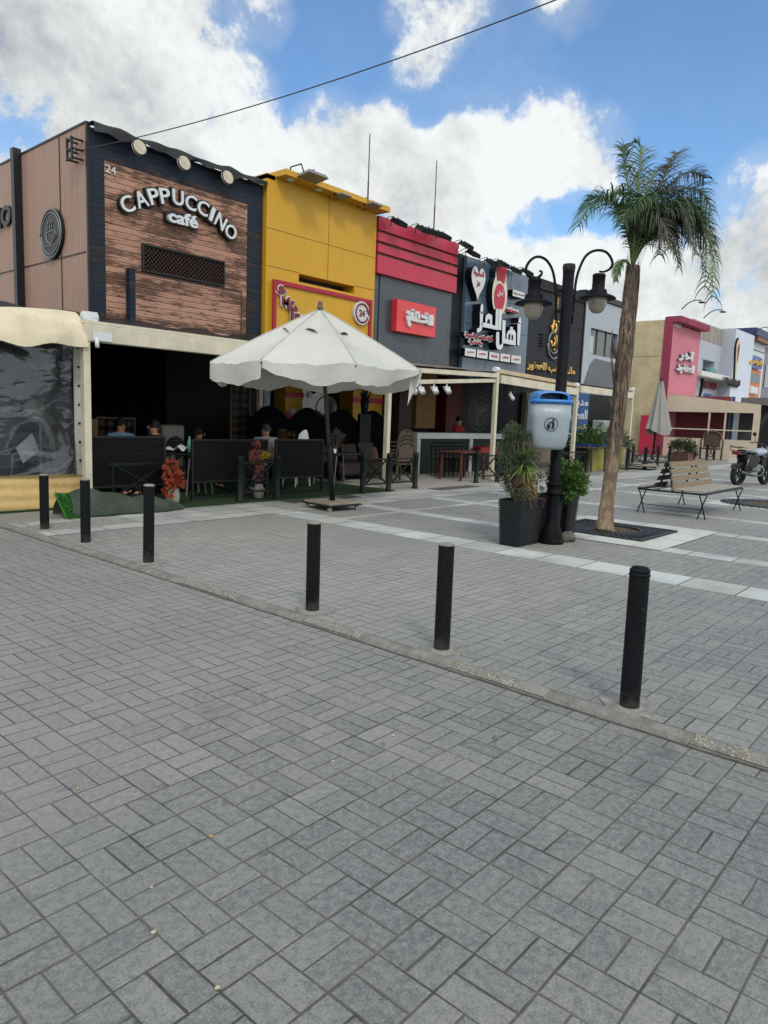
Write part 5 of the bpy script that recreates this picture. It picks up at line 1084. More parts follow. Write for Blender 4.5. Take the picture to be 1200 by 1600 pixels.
# things seen through the plastic
wallbox('tent_inner_wall', -2.5, xT + .6, 12.6, 12.65, 0, 2.3, M('dull_brown_wall', '#2b2526', .7), 'dull brown partition inside the tent', 'partition')
o = thing('pedestal_fan', (F(47, 742, 11.3)[0], 11.3, 0), 'white pedestal fan and strap behind the plastic window', 'fan')
fx_, fz_ = F(52, 641, 11.3); mb = MB(); mb.lathe([(.16, 0), (.16, .03), (.03, .05), (.02, .9), (.02, fz_ - .1)], (fx_ + .1, 11.3), 12); mb.build('stand', M('dull_white_plastic', '#8f8f88', .5), o)
mb = MB(); mb.ball((fx_, 11.28, fz_), .17, 8, sy=.35); mb.build('fan_head', M('dull_white_plastic', '#8f8f88', .5), o)
mb = MB(); mb.tube([(fx_ + .1, 11.25, fz_ - .12), (fx_ + .22, 11.2, fz_ - .4), (fx_ + .26, 11.2, fz_ - .7), (fx_ + .42, 11.2, fz_ - 1.0)], [.05, .06, .05, .04], 6); mb.build('strap', M('dull_white_plastic', '#8f8f88', .5), o)
q = F(39, 694, 11.0); mb = MB(); mb.prism([(-.14, -.05), (.1, .16), (.2, -.1), (-.04, -.28)], lambda a, c: (q[0] + a, 10.98, q[1] + c), lambda a, c: (q[0] + a, 11.0, q[1] + c)); o = mb.build('paper_sheet', m_wpl); rebase(o, (q[0], 11, q[1])); tag(o, 'folded white paper hanging behind the plastic window', 'paper')
mb = MB()
for dx in (0, .9):
    c = F(20 + dx * 30, 725, 11.0); mb.tube([(c[0] - .3, 11, .0), (c[0] - .25, 11, .75), (c[0] + .15, 11, .9), (c[0] + .5, 11, .75), (c[0] + .6, 11, 0)], .018, 6)
o = mb.build('tube_chair_frame', m_grey); rebase(o, (F(20, 725, 11)[0], 11, 0)); tag(o, 'bent grey tube chair frames low behind the plastic window', 'chair')
# ---------------------------------------------------------------- turf, rolled turf, terrace floor
m_turf = M('turf_green2', '#142a12', .95, .5, 80, 1, c2='#29441d', bd=.02)
mb = MB(); mb.box(xT + .1, 11.2, 9.47, YF - .1, -.05, .02); struct('artificial_turf', mb, m_turf)
mb = MB(); a, b_ = G(92, 808), G(277, 800)
def roll(u, v):
    x = a[0] + .05 + u * (b_[0] - a[0] + .1); prof = (1 - u ** 3 * .85) * (.9 + .12 * math.sin(u * 9))
    ang = -.2 + v * 3.5; r = .20 * prof + .01 * math.sin(u * 25 + v * 7); yc = 9.55 - .25 * u
    return (x + .04 * math.sin(v * 5), yc - math.cos(ang) * r * 1.25, max(.012, math.sin(ang) * r * 1.75 + .012))
mb.grid(roll, 40, 24); o = mb.build('rolled_turf_mat', M('turf_backing', '#2a322c', .8, .25, 5, .7, c2='#3a463b', bd=.03)); rebase(o, (a[0], 9.5, 0))
tag(o, 'rolled back dark turf mat with a bright green edge lying by the left bollards', 'turf mat')
mb = MB(); rr = random.Random(5)
for i in range(1500):
    u = rr.random(); v = rr.random(); x = a[0] - .02 + u * .26 - v * .05; y = 9.28 + v * .25; z = .34 * v * (1 - u * .3) + .01
    d = Vector((rr.uniform(-.01, .01), -.02 - rr.random() * .01, rr.uniform(0, .03))); mb.tri((x, y, z), (x + .006, y, z), Vector((x, y, z)) + d)
mb.quad((a[0] - .03, 9.28, .01), (a[0] + .25, 9.28, .01), (a[0] + .16, 9.54, .33), (a[0] - .08, 9.54, .33)); e_ = mb.build('green_edge', M('bright_turf', '#2f6a22', .95, .4, 60, .8), o)
for (px0, py0, px1, py1, lab) in ((452, 786, 548, 775, 'dark rubber floor mat behind the wheeled parasol base'), (700, 768, 760, 762, 'dark rubber floor mat in front of the wooden table')):
    A1, B1 = G(px0, py0), G(px1, py1); mb = MB(); mb.box(A1[0], B1[0], 9.0, 9.35, 0.005, .014); o = mb.build('floor_mat', M('dark_mat', '#4b4a4a', .9, .2, 20, .5)); rebase(o, (A1[0], 9, 0)); tag(o, lab, 'mat')
# ---------------------------------------------------------------- bollards on the kerb line
def bollard(h, cap, lean=0, pale=True):
    t = thing('bollard', (0, 0, 0), 'x', 'bollard'); r = .052
    mb = MB(); mb.lathe([(r, 0), (r * 1.01, h * .3), (r, h * .7), (r, h)], n=28, cap=False)
    mb.build('post', m_boll, t)
    mb = MB()
    if cap: mb.lathe([(r * .99, h), (r * 1.06, h + .004), (r * 1.06, h + .012), (r * .99, h + .016), (r * .99, h + .024), (r * 1.03, h + .028), (r * .98, h + .036), (r * .75, h + .05), (.001, h + .055)], n=28, cap=False)
    else: mb.lathe([(r * 1.01, h - .004), (r * 1.02, h + .004), (r * .7, h + .012), (.001, h + .016)], n=28, cap=False)
    mb.build('cap', m_blkp if cap else M('bollard_concrete', '#77756e', .9, .2, 20, .6), t)
    mb = MB(); mb.lathe([(r * 1.6, 0.0), (r * 1.5, .009), (r * 1.0, .014)], n=22, cap=False); mb.build('footing', M('mortar', '#6f6f6c'), t)
    return t
BOL = [(3.748, 8.664, .665, 0, 'farthest plain black bollard, in front of the beige tent skirt'), (3.709, 7.557, .705, 0, 'plain black bollard in front of the rolled turf mat, second from the left'), (3.68, 6.221, .765, 0, 'tallest plain black bollard leaning slightly left, third from the left'),
       (3.699, 3.908, .69, 0, 'black bollard with broken pale top near the middle of the kerb line'), (3.69, 2.664, .70, 0, 'black bollard leaning right between the middle one and the capped one'), (3.668, 1.393, .72, 1, 'nearest black bollard, with a ridged black cap')]
LN = [(.0, -.012), (.0, -.01), (.0, -.022), (-.01, -.01), (.012, .012), (.01, .01)]
for (x, y, h, c, lab), (lx, ly) in zip(BOL, LN):
    b = bollard(h, c); b.location = (x, y, 0); b['label'] = lab; b['group'] = 'black bollards along the kerb'
    if ly: b.rotation_euler = (math.atan(-ly * 1.2), math.atan(lx * 1.5), 0)
# ---------------------------------------------------------------- lamp post
LX, LY = 8.14, 4.27
lp = thing('lamp_post', (LX, LY, 0), 'tall black lamp post with two curled arms and bell lamps rising behind the grey bin', 'lamp post')
zt = Zat(LX, LY, 413)
m_post = M('lamp_post_paint', '#05080e', .6, .3, 5, .12, spec=.14, dirt=.04)
mb = MB(); mb.lathe([(.165, 0), (.165, .03), (.15, .05), (.155, .075), (.14, .1), (.145, .12), (.125, .15), (.125, .165), (.1, .22), (.085, .27), (.075, .32), (.072, .62), (.075, .64), (.075, .7), (.068, .72), (.068, zt - .05)], (LX, LY), 24)
mb.build('post', m_post, lp)
mb = MB(); mb.lathe([(.07, zt - .1), (.075, zt - .05), (.078, zt - .03), (.072, zt - .012), (.07, zt)], (LX, LY), 20); mb.build('cap', M('rusty_black', '#25211f', .8, .4, 20, .6), lp)
mb = MB(); mb.lathe([(.1, .62), (.1, .64), (.085, .66), (.08, .72), (.1, .74), (.1, .76), (.07, .775)], (LX, LY), 20); mb.build('collar', m_post, lp)
fd = .7547 * LX + .656 * LY                          # forward distance of the post
def AP(px, py, dd=0): return D(px, py, fd + dd)
for side, arc, curl, lampc in (('left', [(868, 500), (869.5, 475), (868, 450), (864, 425), (856, 409), (846, 402), (836, 402), (827, 409), (822, 419), (823, 428), (829, 433), (838, 434.5), (845, 430), (846.5, 425), (842.5, 423)], 0, (836, 434)),
                               ('right', [(893, 507), (896, 480), (898, 455), (902, 430), (912, 405), (923, 394), (936, 391), (947, 394), (954, 402), (957, 412), (953, 420), (944, 424.5), (936, 424)], 0, (936.5, 427))):
    dd = -.25 if side == 'left' else .1
    P = [AP(*p, dd) for p in arc]
    # smooth
    Q = []
    for i in range(len(P) - 1):
        p0, p1, p2, p3 = P[max(i - 1, 0)], P[i], P[i + 1], P[min(i + 2, len(P) - 1)]
        for k in range(5):
            t_ = k / 5; Q.append(.5 * ((2 * p1) + (p2 - p0) * t_ + (2 * p0 - 5 * p1 + 4 * p2 - p3) * t_ ** 2 + (3 * p1 - p0 - 3 * p2 + p3) * t_ ** 3))
    Q.append(P[-1])
    mb = MB(); mb.tube(Q, [.017] * (len(Q) - 12) + [.017 - .006 * i / 11 for i in range(12)], 8)
    for k in (3, 9): mb.bar(Q[k], Vector((LX, LY, Q[k].z)), .035, .035)
    arm = mb.build('arm', m_post, lp)
    c = AP(*lampc, dd); z0 = c.z
    lamp = MB(); lamp.lathe([(.03, z0 + .0), (.075, z0 - .01), (.082, z0 - .03), (.082, z0 - .045), (.078, z0 - .05), (.08, z0 - .09), (.076, z0 - .1), (.08, z0 - .14), (.078, z0 - .19), (.105, z0 - .205), (.112, z0 - .225), (.112, z0 - .25), (.2, z0 - .285), (.225, z0 - .305), (.228, z0 - .315), (.12, z0 - .3)], (c.x, c.y), 28)
    lh = lamp.build('lamp_shade', m_post, lp)
    g = MB(); g.lathe([(.115, z0 - .302), (.118, z0 - .34), (.11, z0 - .4), (.09, z0 - .45), (.055, z0 - .485), (.001, z0 - .497)], (c.x, c.y), 24, cap=False); g.build('lamp_glass', m_glassy, lh)
# ---------------------------------------------------------------- bin on the post
bin_ = thing('litter_bin', (LX - .12, LY - .2, 1.0), 'grey plastic litter bin with blue rim hung on the lamp post', 'bin')
VD = Vector((-.7547, -.656, 0)); RT = Vector((.656, -.7547, 0))       # towards the camera, and image right
bc = Vector((LX, LY, 0)) + VD * .235 - RT * .16
zb, ztp = Zat(bc.x, bc.y, 702), Zat(bc.x, bc.y, 631)
def sup(a, n=.35): 
    c, s = math.cos(a), math.sin(a); return (math.copysign(abs(c) ** (1 - n * .9), c), math.copysign(abs(s) ** (1 - n * .9), s))
def ring(z, wx, wy, n=40, n_=.5): return [tuple(bc + RT * (sup(2 * math.pi * i / n, n_)[0] * wx) + VD * (sup(2 * math.pi * i / n, n_)[1] * wy) + Vector((0, 0, z))) for i in range(n)]
def loft(mb, rings, m=0, cap0=True, cap1=True):
    n = len(rings[0]); k = len(mb.v)
    for r in rings: mb.v += r
    for i in range(len(rings) - 1):
        for j in range(n): mb.face((k + i * n + j, k + i * n + (j + 1) % n, k + (i + 1) * n + (j + 1) % n, k + (i + 1) * n + j), m, True)
    if cap0: mb.face([k + j for j in range(n)][::-1], m)
    if cap1: mb.face([k + (len(rings) - 1) * n + j for j in range(n)], m)
hw = .235
mb = MB(); hb = ztp - zb
loft(mb, [ring(zb, hw * .55, .09), ring(zb + .012, hw * .74, .125), ring(zb + .05, hw * .84, .145), ring(zb + hb * .3, hw * .93, .16), ring(zb + hb * .7, hw * .98, .168), ring(ztp, hw, .17)])
mb.build('body', M('bin_grey_plastic', '#87939b', .38, .06, 3, .03, spec=.45, dirt=.12), bin_)
m_blue2 = M('bin_blue_plastic', '#1668ae', .32, .08, 4, .03, spec=.5)
mb = MB(); loft(mb, [ring(ztp + .001, hw * 1.0, .17), ring(ztp, hw * 1.05, .18), ring(ztp + .035, hw * 1.06, .183), ring(ztp + .05, hw * 1.0, .172)]); rim = mb.build('rim', m_blue2, bin_)
mb = MB()
def hood(u, v):                                      # domed hood, open at the front
    a = -math.pi * .0 + u * math.pi; 
    x = -math.cos(a) * hw * (.98 - .12 * v); 
    hgt = .115
    return tuple(bc + RT * x + VD * (-.17 * (1) + v * .30) + Vector((0, 0, ztp + .05 + hgt * (max(0, math.sin(a)) ** .45) * (1 - .15 * v))))
mb.grid(hood, 30, 10)
n_ = 30; k = len(mb.v)
for i in range(n_ + 1): mb.v.append(hood(i / n_, 1))
for i in range(n_ + 1):                              # front lip of the hood around the opening
    p = Vector(hood(i / n_, 1)); cz = ztp + .052; c = bc + Vector((0, 0, cz)) + VD * .13
    q = c + (p - c) * .80; q.z = cz + (p.z - cz) * .78; mb.v.append(tuple(q + VD * .012))
for i in range(n_): mb.face((k + i, k + i + 1, k + n_ + 2 + i, k + n_ + 1 + i), 0, True)
mb.grid(lambda u, v: hood(u, 0) if v > .5 else tuple(bc + RT * (-math.cos(u * math.pi) * hw * .98) + VD * -.17 + Vector((0, 0, ztp + .05))), 30, 1)
mb.build('hood', m_blue2, bin_)
mb = MB(); loft(mb, [ring(ztp + .051, hw * .93, .155)], cap0=False); mb.build('dark_opening', m_shade, bin_)
# pictogram
ez = Zat(bc.x, bc.y, 663); fcen = bc + VD * .163 - RT * .02 + Vector((0, 0, ez))
def bp(u, v, d=.003): return tuple(fcen + RT * u + Vector((0, 0, v)) + VD * (d + .006 + .003 * v / .1 - 0.6 * u * u))
mb = MB(); mb.tube([bp(math.cos(a) * .078, math.sin(a) * .078) for a in [i * math.pi / 20 for i in range(41)]], .0035, 6)
mb.prism([(-.045, -.055), (-.015, -.055), (-.01, .0), (-.05, .0)], lambda a, c: bp(a, c, .006), lambda a, c: bp(a, c, -.004))
mb.prism([(.012, .035), (.03, .035), (.04, -.005), (.034, -.058), (.024, -.058), (.022, -.02), (.012, -.055), (.004, -.055), (.012, -.005), (.012, .015), (-.012, .03), (-.014, .022)], lambda a, c: bp(a, c, .006), lambda a, c: bp(a, c, -.004))
mb.prism([(.022 + .012 * math.cos(a), .052 + .012 * math.sin(a)) for a in [i * math.pi / 6 for i in range(12)]], lambda a, c: bp(a, c, .006), lambda a, c: bp(a, c, -.004))
for q in (-.04, -.028, -.016): mb.bar(bp(q, .008, .005), bp(q + .01, .03, .005), .006, .004)
mb.build('emblem', m_dmetal, bin_)
# ---------------------------------------------------------------- ribbed planters
m_rib = M('planter_slate_plastic', '#14191f', .55, .25, 9, .1, dirt=.15)
def planter(x0, x1, y0, y1, h, label):
    t = thing('ribbed_planter', ((x0 + x1) / 2, (y0 + y1) / 2, 0), label, 'planter', 'ribbed planters around the lamp post')
    mb = MB(); n = 18; lobes = 2 if (x1 - x0) > 1.4 * (y1 - y0) else 1
    def ring_(z, o):
        pts = []; cs = [x0 + (x1 - x0) * i / lobes for i in range(lobes + 1)]
        a, b = x0 - o, x1 + o; c, d = y0 - o, y1 + o; r = .03
        P = [(a + r, c), (a, c + r), (a, d - r), (a + r, d)]
        if lobes == 2: xm = (x0 + x1) / 2; P += [(xm - .03, d), (xm, d - .03), (xm + .03, d)]
        P += [(b - r, d), (b, d - r), (b, c + r), (b - r, c)]
        if lobes == 2: P += [(xm + .03, c), (xm, c + .035), (xm - .03, c)]
        return [(p, q, z) for p, q in P]
    rings = []
    for i in range(n):
        z = h * i / n; dz = h / n; tp = -.03 * (1 - z / h)
        rings += [ring_(z, tp), ring_(z + dz * .55, tp + .002), ring_(z + dz * .62, tp - .012), ring_(z + dz * .97, tp - .012)]
    rings.append(ring_(h, 0)); k = len(mb.v)
    loft(mb, rings, cap0=False, cap1=False)
    for i in range(k, len(mb.f)): pass
    mb.sm = [False] * len(mb.f); mb.build('box', m_rib, t)
    mb = MB(); mb.box(x0 + .02, x1 - .02, y0 + .02, y1 - .02, h - .08, h - .04); mb.build('soil', m_soil, t); return t
hpl = Zat(7.42, 4.33, 784)
planter(7.45, 8.02, 4.32, 4.66, hpl, 'wide ribbed dark planter left of the lamp post base holding a spiky yucca')
planter(8.36, 8.64, 4.36, 4.66, Zat(8.4, 4.3, 775), 'narrow ribbed dark planter just right of the lamp post base')
planter(8.68, 8.97, 4.30, 4.62, Zat(8.7, 4.3, 772), 'ribbed dark planter farthest right, holding the round green bush')
# ---------------------------------------------------------------- foliage
def leafmat(name, c1, c2, c3=None, rough=.5, trans=.25):
    m, t, b = newmat(name); ge = t.n('ShaderNodeNewGeometry'); r = X(t, ge.outputs['Random Per Island']); P = X(t, ge.outputs['Position'])
    c = t.mix(r, lin(c1), lin(c2))
    if c3: c = t.mix(t.smooth(t.noise(P, 6, 2, .5) + (r - .5) * .3, .5, .68), c, lin(c3))
    t.set(b.inputs['Base Color'], c); b.inputs['Roughness'].default_value = rough
    tr = t.n('ShaderNodeBsdfTranslucent'); t.set(tr.inputs[0], c); mx = t.n('ShaderNodeMixShader'); mx.inputs[0].default_value = trans
    t.nt.links.new(b.outputs[0], mx.inputs[1]); t.nt.links.new(tr.outputs[0], mx.inputs[2]); t.nt.links.new(mx.outputs[0], m.node_tree.nodes['Material Output'].inputs[0]); return m
def leaf(mb, p, d, n, L, w, m=0):
    d = d.normalized(); s = d.cross(n)
    if s.length < 1e-4: s = d.orthogonal()
    s.normalize(); u = s.cross(d)
    k = len(mb.v); a = p; b_ = p + d * L * .45 + s * w + u * L * .06; c = p + d * L - u * L * .1; e = p + d * L * .45 - s * w + u * L * .06
    mb.v += [tuple(a), tuple(b_), tuple(c), tuple(e)]; mb.face((k, k + 1, k + 2, k + 3), m)
def rdir(r, up=0.): 
    while 1:
        v = Vector((r.uniform(-1, 1), r.uniform(-1, 1), r.uniform(-1, 1)))
        if .05 < v.length < 1: v.normalize(); v.z += up; return v.normalized()
def bush(c, rx, rz, n, L, w, mat, label, name='shrub', seed=1, base=None, stems=9, clumps=14, cat='shrub', parent=None, thin=1.):
    r = random.Random(seed); c = Vector(c); base = Vector(base) if base else c - Vector((0, 0, rz))
    t = thing(name, base, label, cat) if parent is None else parent
    st = MB(); lv = MB(); tips = []
    for i in range(stems):
        d = rdir(r, .3); tip = c + Vector((d.x * rx * .8, d.y * rx * .8, d.z * rz * .8)); mid = base.lerp(tip, .5) + Vector((r.uniform(-.04, .04), r.uniform(-.04, .04), 0))
        st.tube([base + Vector((r.uniform(-.03, .03), r.uniform(-.03, .03), 0)), mid, tip], [.009, .006, .003], 5); tips.append((mid, tip))
    cl = []
    for i in range(clumps):
        d = rdir(r, .15); k = r.uniform(.45, 1); cl.append((c + Vector((d.x * rx * k, d.y * rx * k, d.z * rz * k)), r.uniform(.25, .5) * rx))
    for i in range(n):
        cc, cr_ = cl[r.randrange(clumps)]; d = rdir(r); p = cc + d * cr_ * r.random() ** .5
        out = (p - c); out = (out.normalized() if out.length > .001 else d) + rdir(r) * .8; out.z += .25
        leaf(lv, p, out, rdir(r), L * r.uniform(.6, 1.2), w * r.uniform(.7, 1.2))
    st.build('stems', M('twig', '#4a3d2e', .8), t); lv.build('foliage', mat, t, fix=False); return t
m_lf = leafmat('bright_leaf', '#2c4f20', '#4a6e32', '#5a8039'); m_olive = leafmat('grey_green_leaf', '#3d4a35', '#5a664a', '#2c3928')
m_dk = leafmat('dark_leaf', '#24361f', '#39492c'); m_org = leafmat('orange_leaf', '#8f3a24', '#b55a3c', '#7a2d20', .6); m_yuc = leafmat('yucca_leaf', '#4a6b2c', '#7f9a4e')
m_fan = leafmat('dry_leaf', '#6b5a3a', '#8a7448')
# grey-green loose shrub and yucca in the left planter
cS = Vector((7.6, 4.55, 0)); zc = Zat(7.6, 4.55, 705)
pS = D(806, 715, fd - .2); tS = thing('loose_shrub', (7.6, 4.52, hpl - .05), 'tall loose grey green feathery shrub leaning left above the wide planter', 'shrub', None)
bush(pS, .22, .40, 6500, .032, .007, m_olive, '', seed=11, base=(7.62, 4.52, hpl - .05), stems=16, clumps=30, parent=tS)
y0_ = Vector((7.74, 4.42, hpl - .05)); yt = D(820, 722, fd - .22)
t = thing('yucca', y0_, 'spiky yucca with a shaggy brown trunk in the wide planter', 'plant')
mb = MB(); pts = [y0_.lerp(yt, i / 8) + Vector((.01 * math.sin(i * 2), .01 * math.cos(i * 3), 0)) for i in range(9)]; mb.tube(pts, [.07, .075, .08, .085, .08, .075, .06, .05, .03], 10)
mb.build('trunk', M('yucca_trunk', '#5a4632', .95, .4, 14, 1, bd=.03), t)
r = random.Random(21); lv = MB(); dr = MB()
for i in range(150):
    a = r.uniform(0, 2 * math.pi); el = r.uniform(-.35, 1.45); d = Vector((math.cos(a) * math.cos(el), math.sin(a) * math.cos(el), math.sin(el))); L = r.uniform(.18, .34)
    k = 6; s = d.cross(Vector((0, 0, 1))).normalized() * .013; P = yt + Vector((0, 0, r.uniform(-.1, .04)))
    idx = len(lv.v)
    for j in range(k + 1):
        q = j / k; c = P + d * L * q + Vector((0, 0, -.22 * L * q * q * (1.6 - el))); w = s * (1 - q) ** .6; lv.v += [tuple(c - w), tuple(c + w)]
    for j in range(k): lv.face((idx + 2 * j, idx + 2 * j + 1, idx + 2 * j + 3, idx + 2 * j + 2), 0, True)
for i in range(260):
    q = r.random(); c = y0_.lerp(yt, q); a = r.uniform(0, 2 * math.pi); d = Vector((math.cos(a), math.sin(a), -.9)); leaf(dr, c + Vector((math.cos(a) * .07, math.sin(a) * .07, 0)), d, rdir(r), .12, .006)
lv.build('leaf_rosette', m_yuc, t, fix=False); dr.build('dry_leaves', m_fan, t, fix=False)
bush((7.53, 4.4, hpl + .05), .12, .09, 300, .04, .009, m_olive, 'low weedy green sprigs at the left edge of the wide planter', name='small_plant', seed=31, base=(7.55, 4.42, hpl - .05), stems=8, cat='plant')
bush(D(835, 760, fd - .1), .1, .18, 420, .04, .008, m_olive, 'thin grey green sprigs between the yucca and the lamp post', name='small_plant', seed=33, base=(7.93, 4.42, hpl - .05), stems=8, cat='plant')
pB = D(889, 750, fd + .35); bush(pB, .23, .24, 5200, .04, .013, m_lf, 'rounded bright green bush in the right planters', seed=41, base=(8.72, 4.46, .58), stems=14, clumps=30)
bush(D(868, 735, fd + .3), .11, .24, 700, .03, .008, m_olive, 'thin twiggy shrub directly right of the lamp post', seed=42, base=(8.45, 4.5, .55), stems=12, clumps=14)
bush(D(845, 785, fd - .05), .06, .05, 120, .03, .012, leafmat('mauve_leaf', '#5a3448', '#6e4256'), 'small mauve flowers beside the lamp post collar', name='flower_tuft', seed=43, base=(8.0, 4.36, hpl - .03), stems=4, cat='plant')
# stone at the post
def rock(c, rx, ry, rz, seed=1):
    r = random.Random(seed); mb = MB(); k = 14
    def f(u, v):
        a = u * 2 * math.pi; e = v * math.pi - math.pi / 2; n = 1 + .12 * math.sin(a * 3 + e * 2) + .08 * math.sin(a * 7 - e * 3)
        return (c[0] + math.cos(a) * math.cos(e) * rx * n, c[1] + math.sin(a) * math.cos(e) * ry * n, c[2] + math.sin(e) * rz * n)
    mb.grid(f, 20, 12); return mb
o = rock((8.42, 4.17, .055), .11, .09, .07).build('stone', M('grey_stone', '#5a5852', .95, .3, 20, 1)); rebase(o, (8.42, 4.17, 0)); tag(o, 'grey rough stone on the paving right of the lamp post base', 'stone')
# ---------------------------------------------------------------- tree grate
gt = thing('tree_grate', (9.87, 4.24, 0), 'square black cast iron tree grate with radial slots around the palm', 'tree grate')
gx0, gx1, gy0, gy1 = 9.2, 10.54, 3.52, 4.96; cx, cy = 9.87, 4.24; m_iron = M('cast_iron', '#3a3d40', .55, .3, 20, .3, metal=.4)
R1, R2, R3 = .40, .47, .53
mb = MB(); 
def annulus(mb, r0, r1, z0, z1, n=56):
    k = len(mb.v)
    for r_, z in ((r0, z0), (r0, z1), (r1, z1), (r1, z0)):
        for j in range(n): a = 2 * math.pi * j / n; mb.v.append((cx + r_ * math.cos(a), cy + r_ * math.sin(a), z))
    for i in range(4):
        for j in range(n): mb.face((k + i * n + j, k + i * n + (j + 1) % n, k + ((i + 1) % 4) * n + (j + 1) % n, k + ((i + 1) % 4) * n + j))
annulus(mb, R1, R1 + .03, .0, .03); annulus(mb, .52, .545, .0, .0295)
w = .045
mb.box(gx0, gx1, gy0, gy0 + w, 0, .029); mb.box(gx0, gx1, gy1 - w, gy1, 0, .029); mb.box(gx0, gx0 + w, gy0 + w, gy1 - w, 0, .029); mb.box(gx1 - w, gx1, gy0 + w, gy1 - w, 0, .029)
for i in range(56):
    a = 2 * math.pi * i / 56 + .03; c, s_ = math.cos(a), math.sin(a); tt_ = min((gx1 - w - cx) / abs(c) if abs(c) > 1e-6 else 9, (gy1 - w - cy) / abs(s_) if abs(s_) > 1e-6 else 9)
    mb.bar((cx + c * (R1 + .02), cy + s_ * (R1 + .02), .0135), (cx + c * tt_, cy + s_ * tt_, .0135), .026, .025)
mb.build('grate', m_iron, gt)
mb = MB(); mb.lathe([(.395, .004), (.3, .012), (.15, .03), (.001, .035)], (cx, cy), 30, cap=False); mb.build('soil_mound', m_soil, gt)
gt2 = thing('tree_grate', (16.2, 3.6, 0), 'farther tree grate in the paving behind the bench, partly worn', 'tree grate')
mb = MB(); cx, cy = 16.2, 3.6; annulus(mb, .55, .7, .0, .03); annulus(mb, .8, .86, .0, .03)
for i in range(40): a = 2 * math.pi * i / 40; mb.bar((cx + .7 * math.cos(a), cy + .7 * math.sin(a), .018), (cx + .95 * math.cos(a), cy + .95 * math.sin(a), .018), .04, .02)
mb.build('grate', m_iron, gt2); mb = MB(); mb.lathe([(.54, .012), (.001, .02)], (cx, cy), 24, cap=False); mb.build('soil_mound', m_soil, gt2)
# ---------------------------------------------------------------- palm
PXc, PYc = 9.72, 4.26; fp = .7547 * PXc + .656 * PYc
palm = thing('palm_tree', (PXc, PYc, 0), 'slim palm with a fibrous leaning trunk and drooping tied-up fronds beside the lamp post', 'palm tree')
m, t_, b_ = newmat('palm_trunk_fibre'); P_o = pos(t_)
st = t_.mapv(P_o, (1, 1, .10)); n1 = t_.noise(st, 30, 5, .75); n2 = t_.noise(t_.mapv(P_o, (1, 1, .25)), 9, 6, .7); n3 = t_.noise(P_o, 3, 4, .6); zz = sepxyz(t_, P_o)[2]
low = t_.smooth(zz + (n3 - .5) * 1.2, 1.15, 1.6)
c = t_.mix(t_.smooth(n1, .35, .65), lin('#332a24'), lin('#a09082')); c = t_.mix(t_.smooth(n2, .45, .7) * .6, c, lin('#3f342b')); 
sm_ = t_.mix(t_.smooth(n2, .35, .65), lin('#70604f'), lin('#978674')); sm_ = t_.mix(t_.smooth(n3, .5, .6) * .6, sm_, lin('#54463a')); c = t_.mix(low, sm_, c)
t_.set(b_.inputs['Base Color'], c); b_.inputs['Roughness'].default_value = .9; b_.inputs['Specular IOR Level'].default_value = .2; bump(t_, b_, n1 * (low * .7 + .3) + n2 * .6, 1, .05); m_trunk = m
TP = [(944, 834, 17), (944, 826, 14.5), (946, 810, 12), (948, 790, 11), (952, 760, 10), (956, 727, 10), (960, 700, 10.5), (964, 665, 10.5), (968, 630, 11), (972, 590, 12), (976, 555, 12), (980, 515, 11.5), (984, 475, 11.5), (987, 440, 11), (990, 415, 9)]
ctr_ = []; 
for x, y, w_ in TP: ctr_.append((D(x, y, fp), w_ / FPX * fp))
ctr_[0] = (Vector((PXc, PYc, -.02)), ctr_[0][1])
mb = MB(); n = 28; k = len(mb.v); fine = []
for i in range(len(ctr_) - 1):
    for j in range(5): q = j / 5; fine.append((ctr_[i][0].lerp(ctr_[i + 1][0], q), ctr_[i][1] * (1 - q) + ctr_[i + 1][1] * q))
fine.append(ctr_[-1])
for i, (p, r_) in enumerate(fine):
    for j in range(n):
        a = 2 * math.pi * j / n; rr_ = r_ * (1 + .05 * math.sin(a * 5 + i * .12) + .035 * math.sin(a * 9 - i * .3) + .03 * math.sin(i * .9 + a)); mb.v.append((p.x + rr_ * math.cos(a), p.y + rr_ * math.sin(a), p.z))
for i in range(len(fine) - 1):
    for j in range(n): mb.face((k + i * n + j, k + i * n + (j + 1) % n, k + (i + 1) * n + (j + 1) % n, k + (i + 1) * n + j), 0, True)
mb.build('trunk', m_trunk, palm)
mb = MB(); r = random.Random(77)                      # shaggy fibre strips and cut frond bases
for i in range(420):
    q = r.uniform(.40, .98); p, rr_ = fine[int(q * (len(fine) - 1))]; a = r.uniform(0, 2 * math.pi); L = r.uniform(.1, .35); o_ = Vector((math.cos(a), math.sin(a), 0))
    s = Vector((-math.sin(a), math.cos(a), 0)) * r.uniform(.004, .012); p0 = p + o_ * rr_ * 1.0; p1 = p0 + Vector((0, 0, L)) + o_ * r.uniform(.0, .012)
    mb.quad(p0 - s, p0 + s, p1 + s * .3, p1 - s * .3)
for (x, y, dx, dy) in ((960, 600, -7, -60), (975, 590, 9, -30), (958, 640, -5, -18), (970, 640, 7, -25), (962, 560, -6, -45)):
    a = D(x, y, fp - .02); b2_ = D(x + dx, y + dy, fp - .06); mb.tube([a, a.lerp(b2_, .6), b2_], [.02, .014, .004], 6)
mb.build('bark_strips', M('bark_strip', '#5a4e43', .95, .3, 12, .4), palm, fix=False)
m_frond = leafmat('palm_green', '#28442a', '#48663a', '#5a7746', .45, .2); m_frond2 = leafmat('palm_dull', '#2b3a2a', '#4a4a3c', '#4b3f42', .6, .15); m_stalk = M('palm_stalk', '#5f7040', .5, .2, 6, .1)
cr0 = D(990, 425, fp)
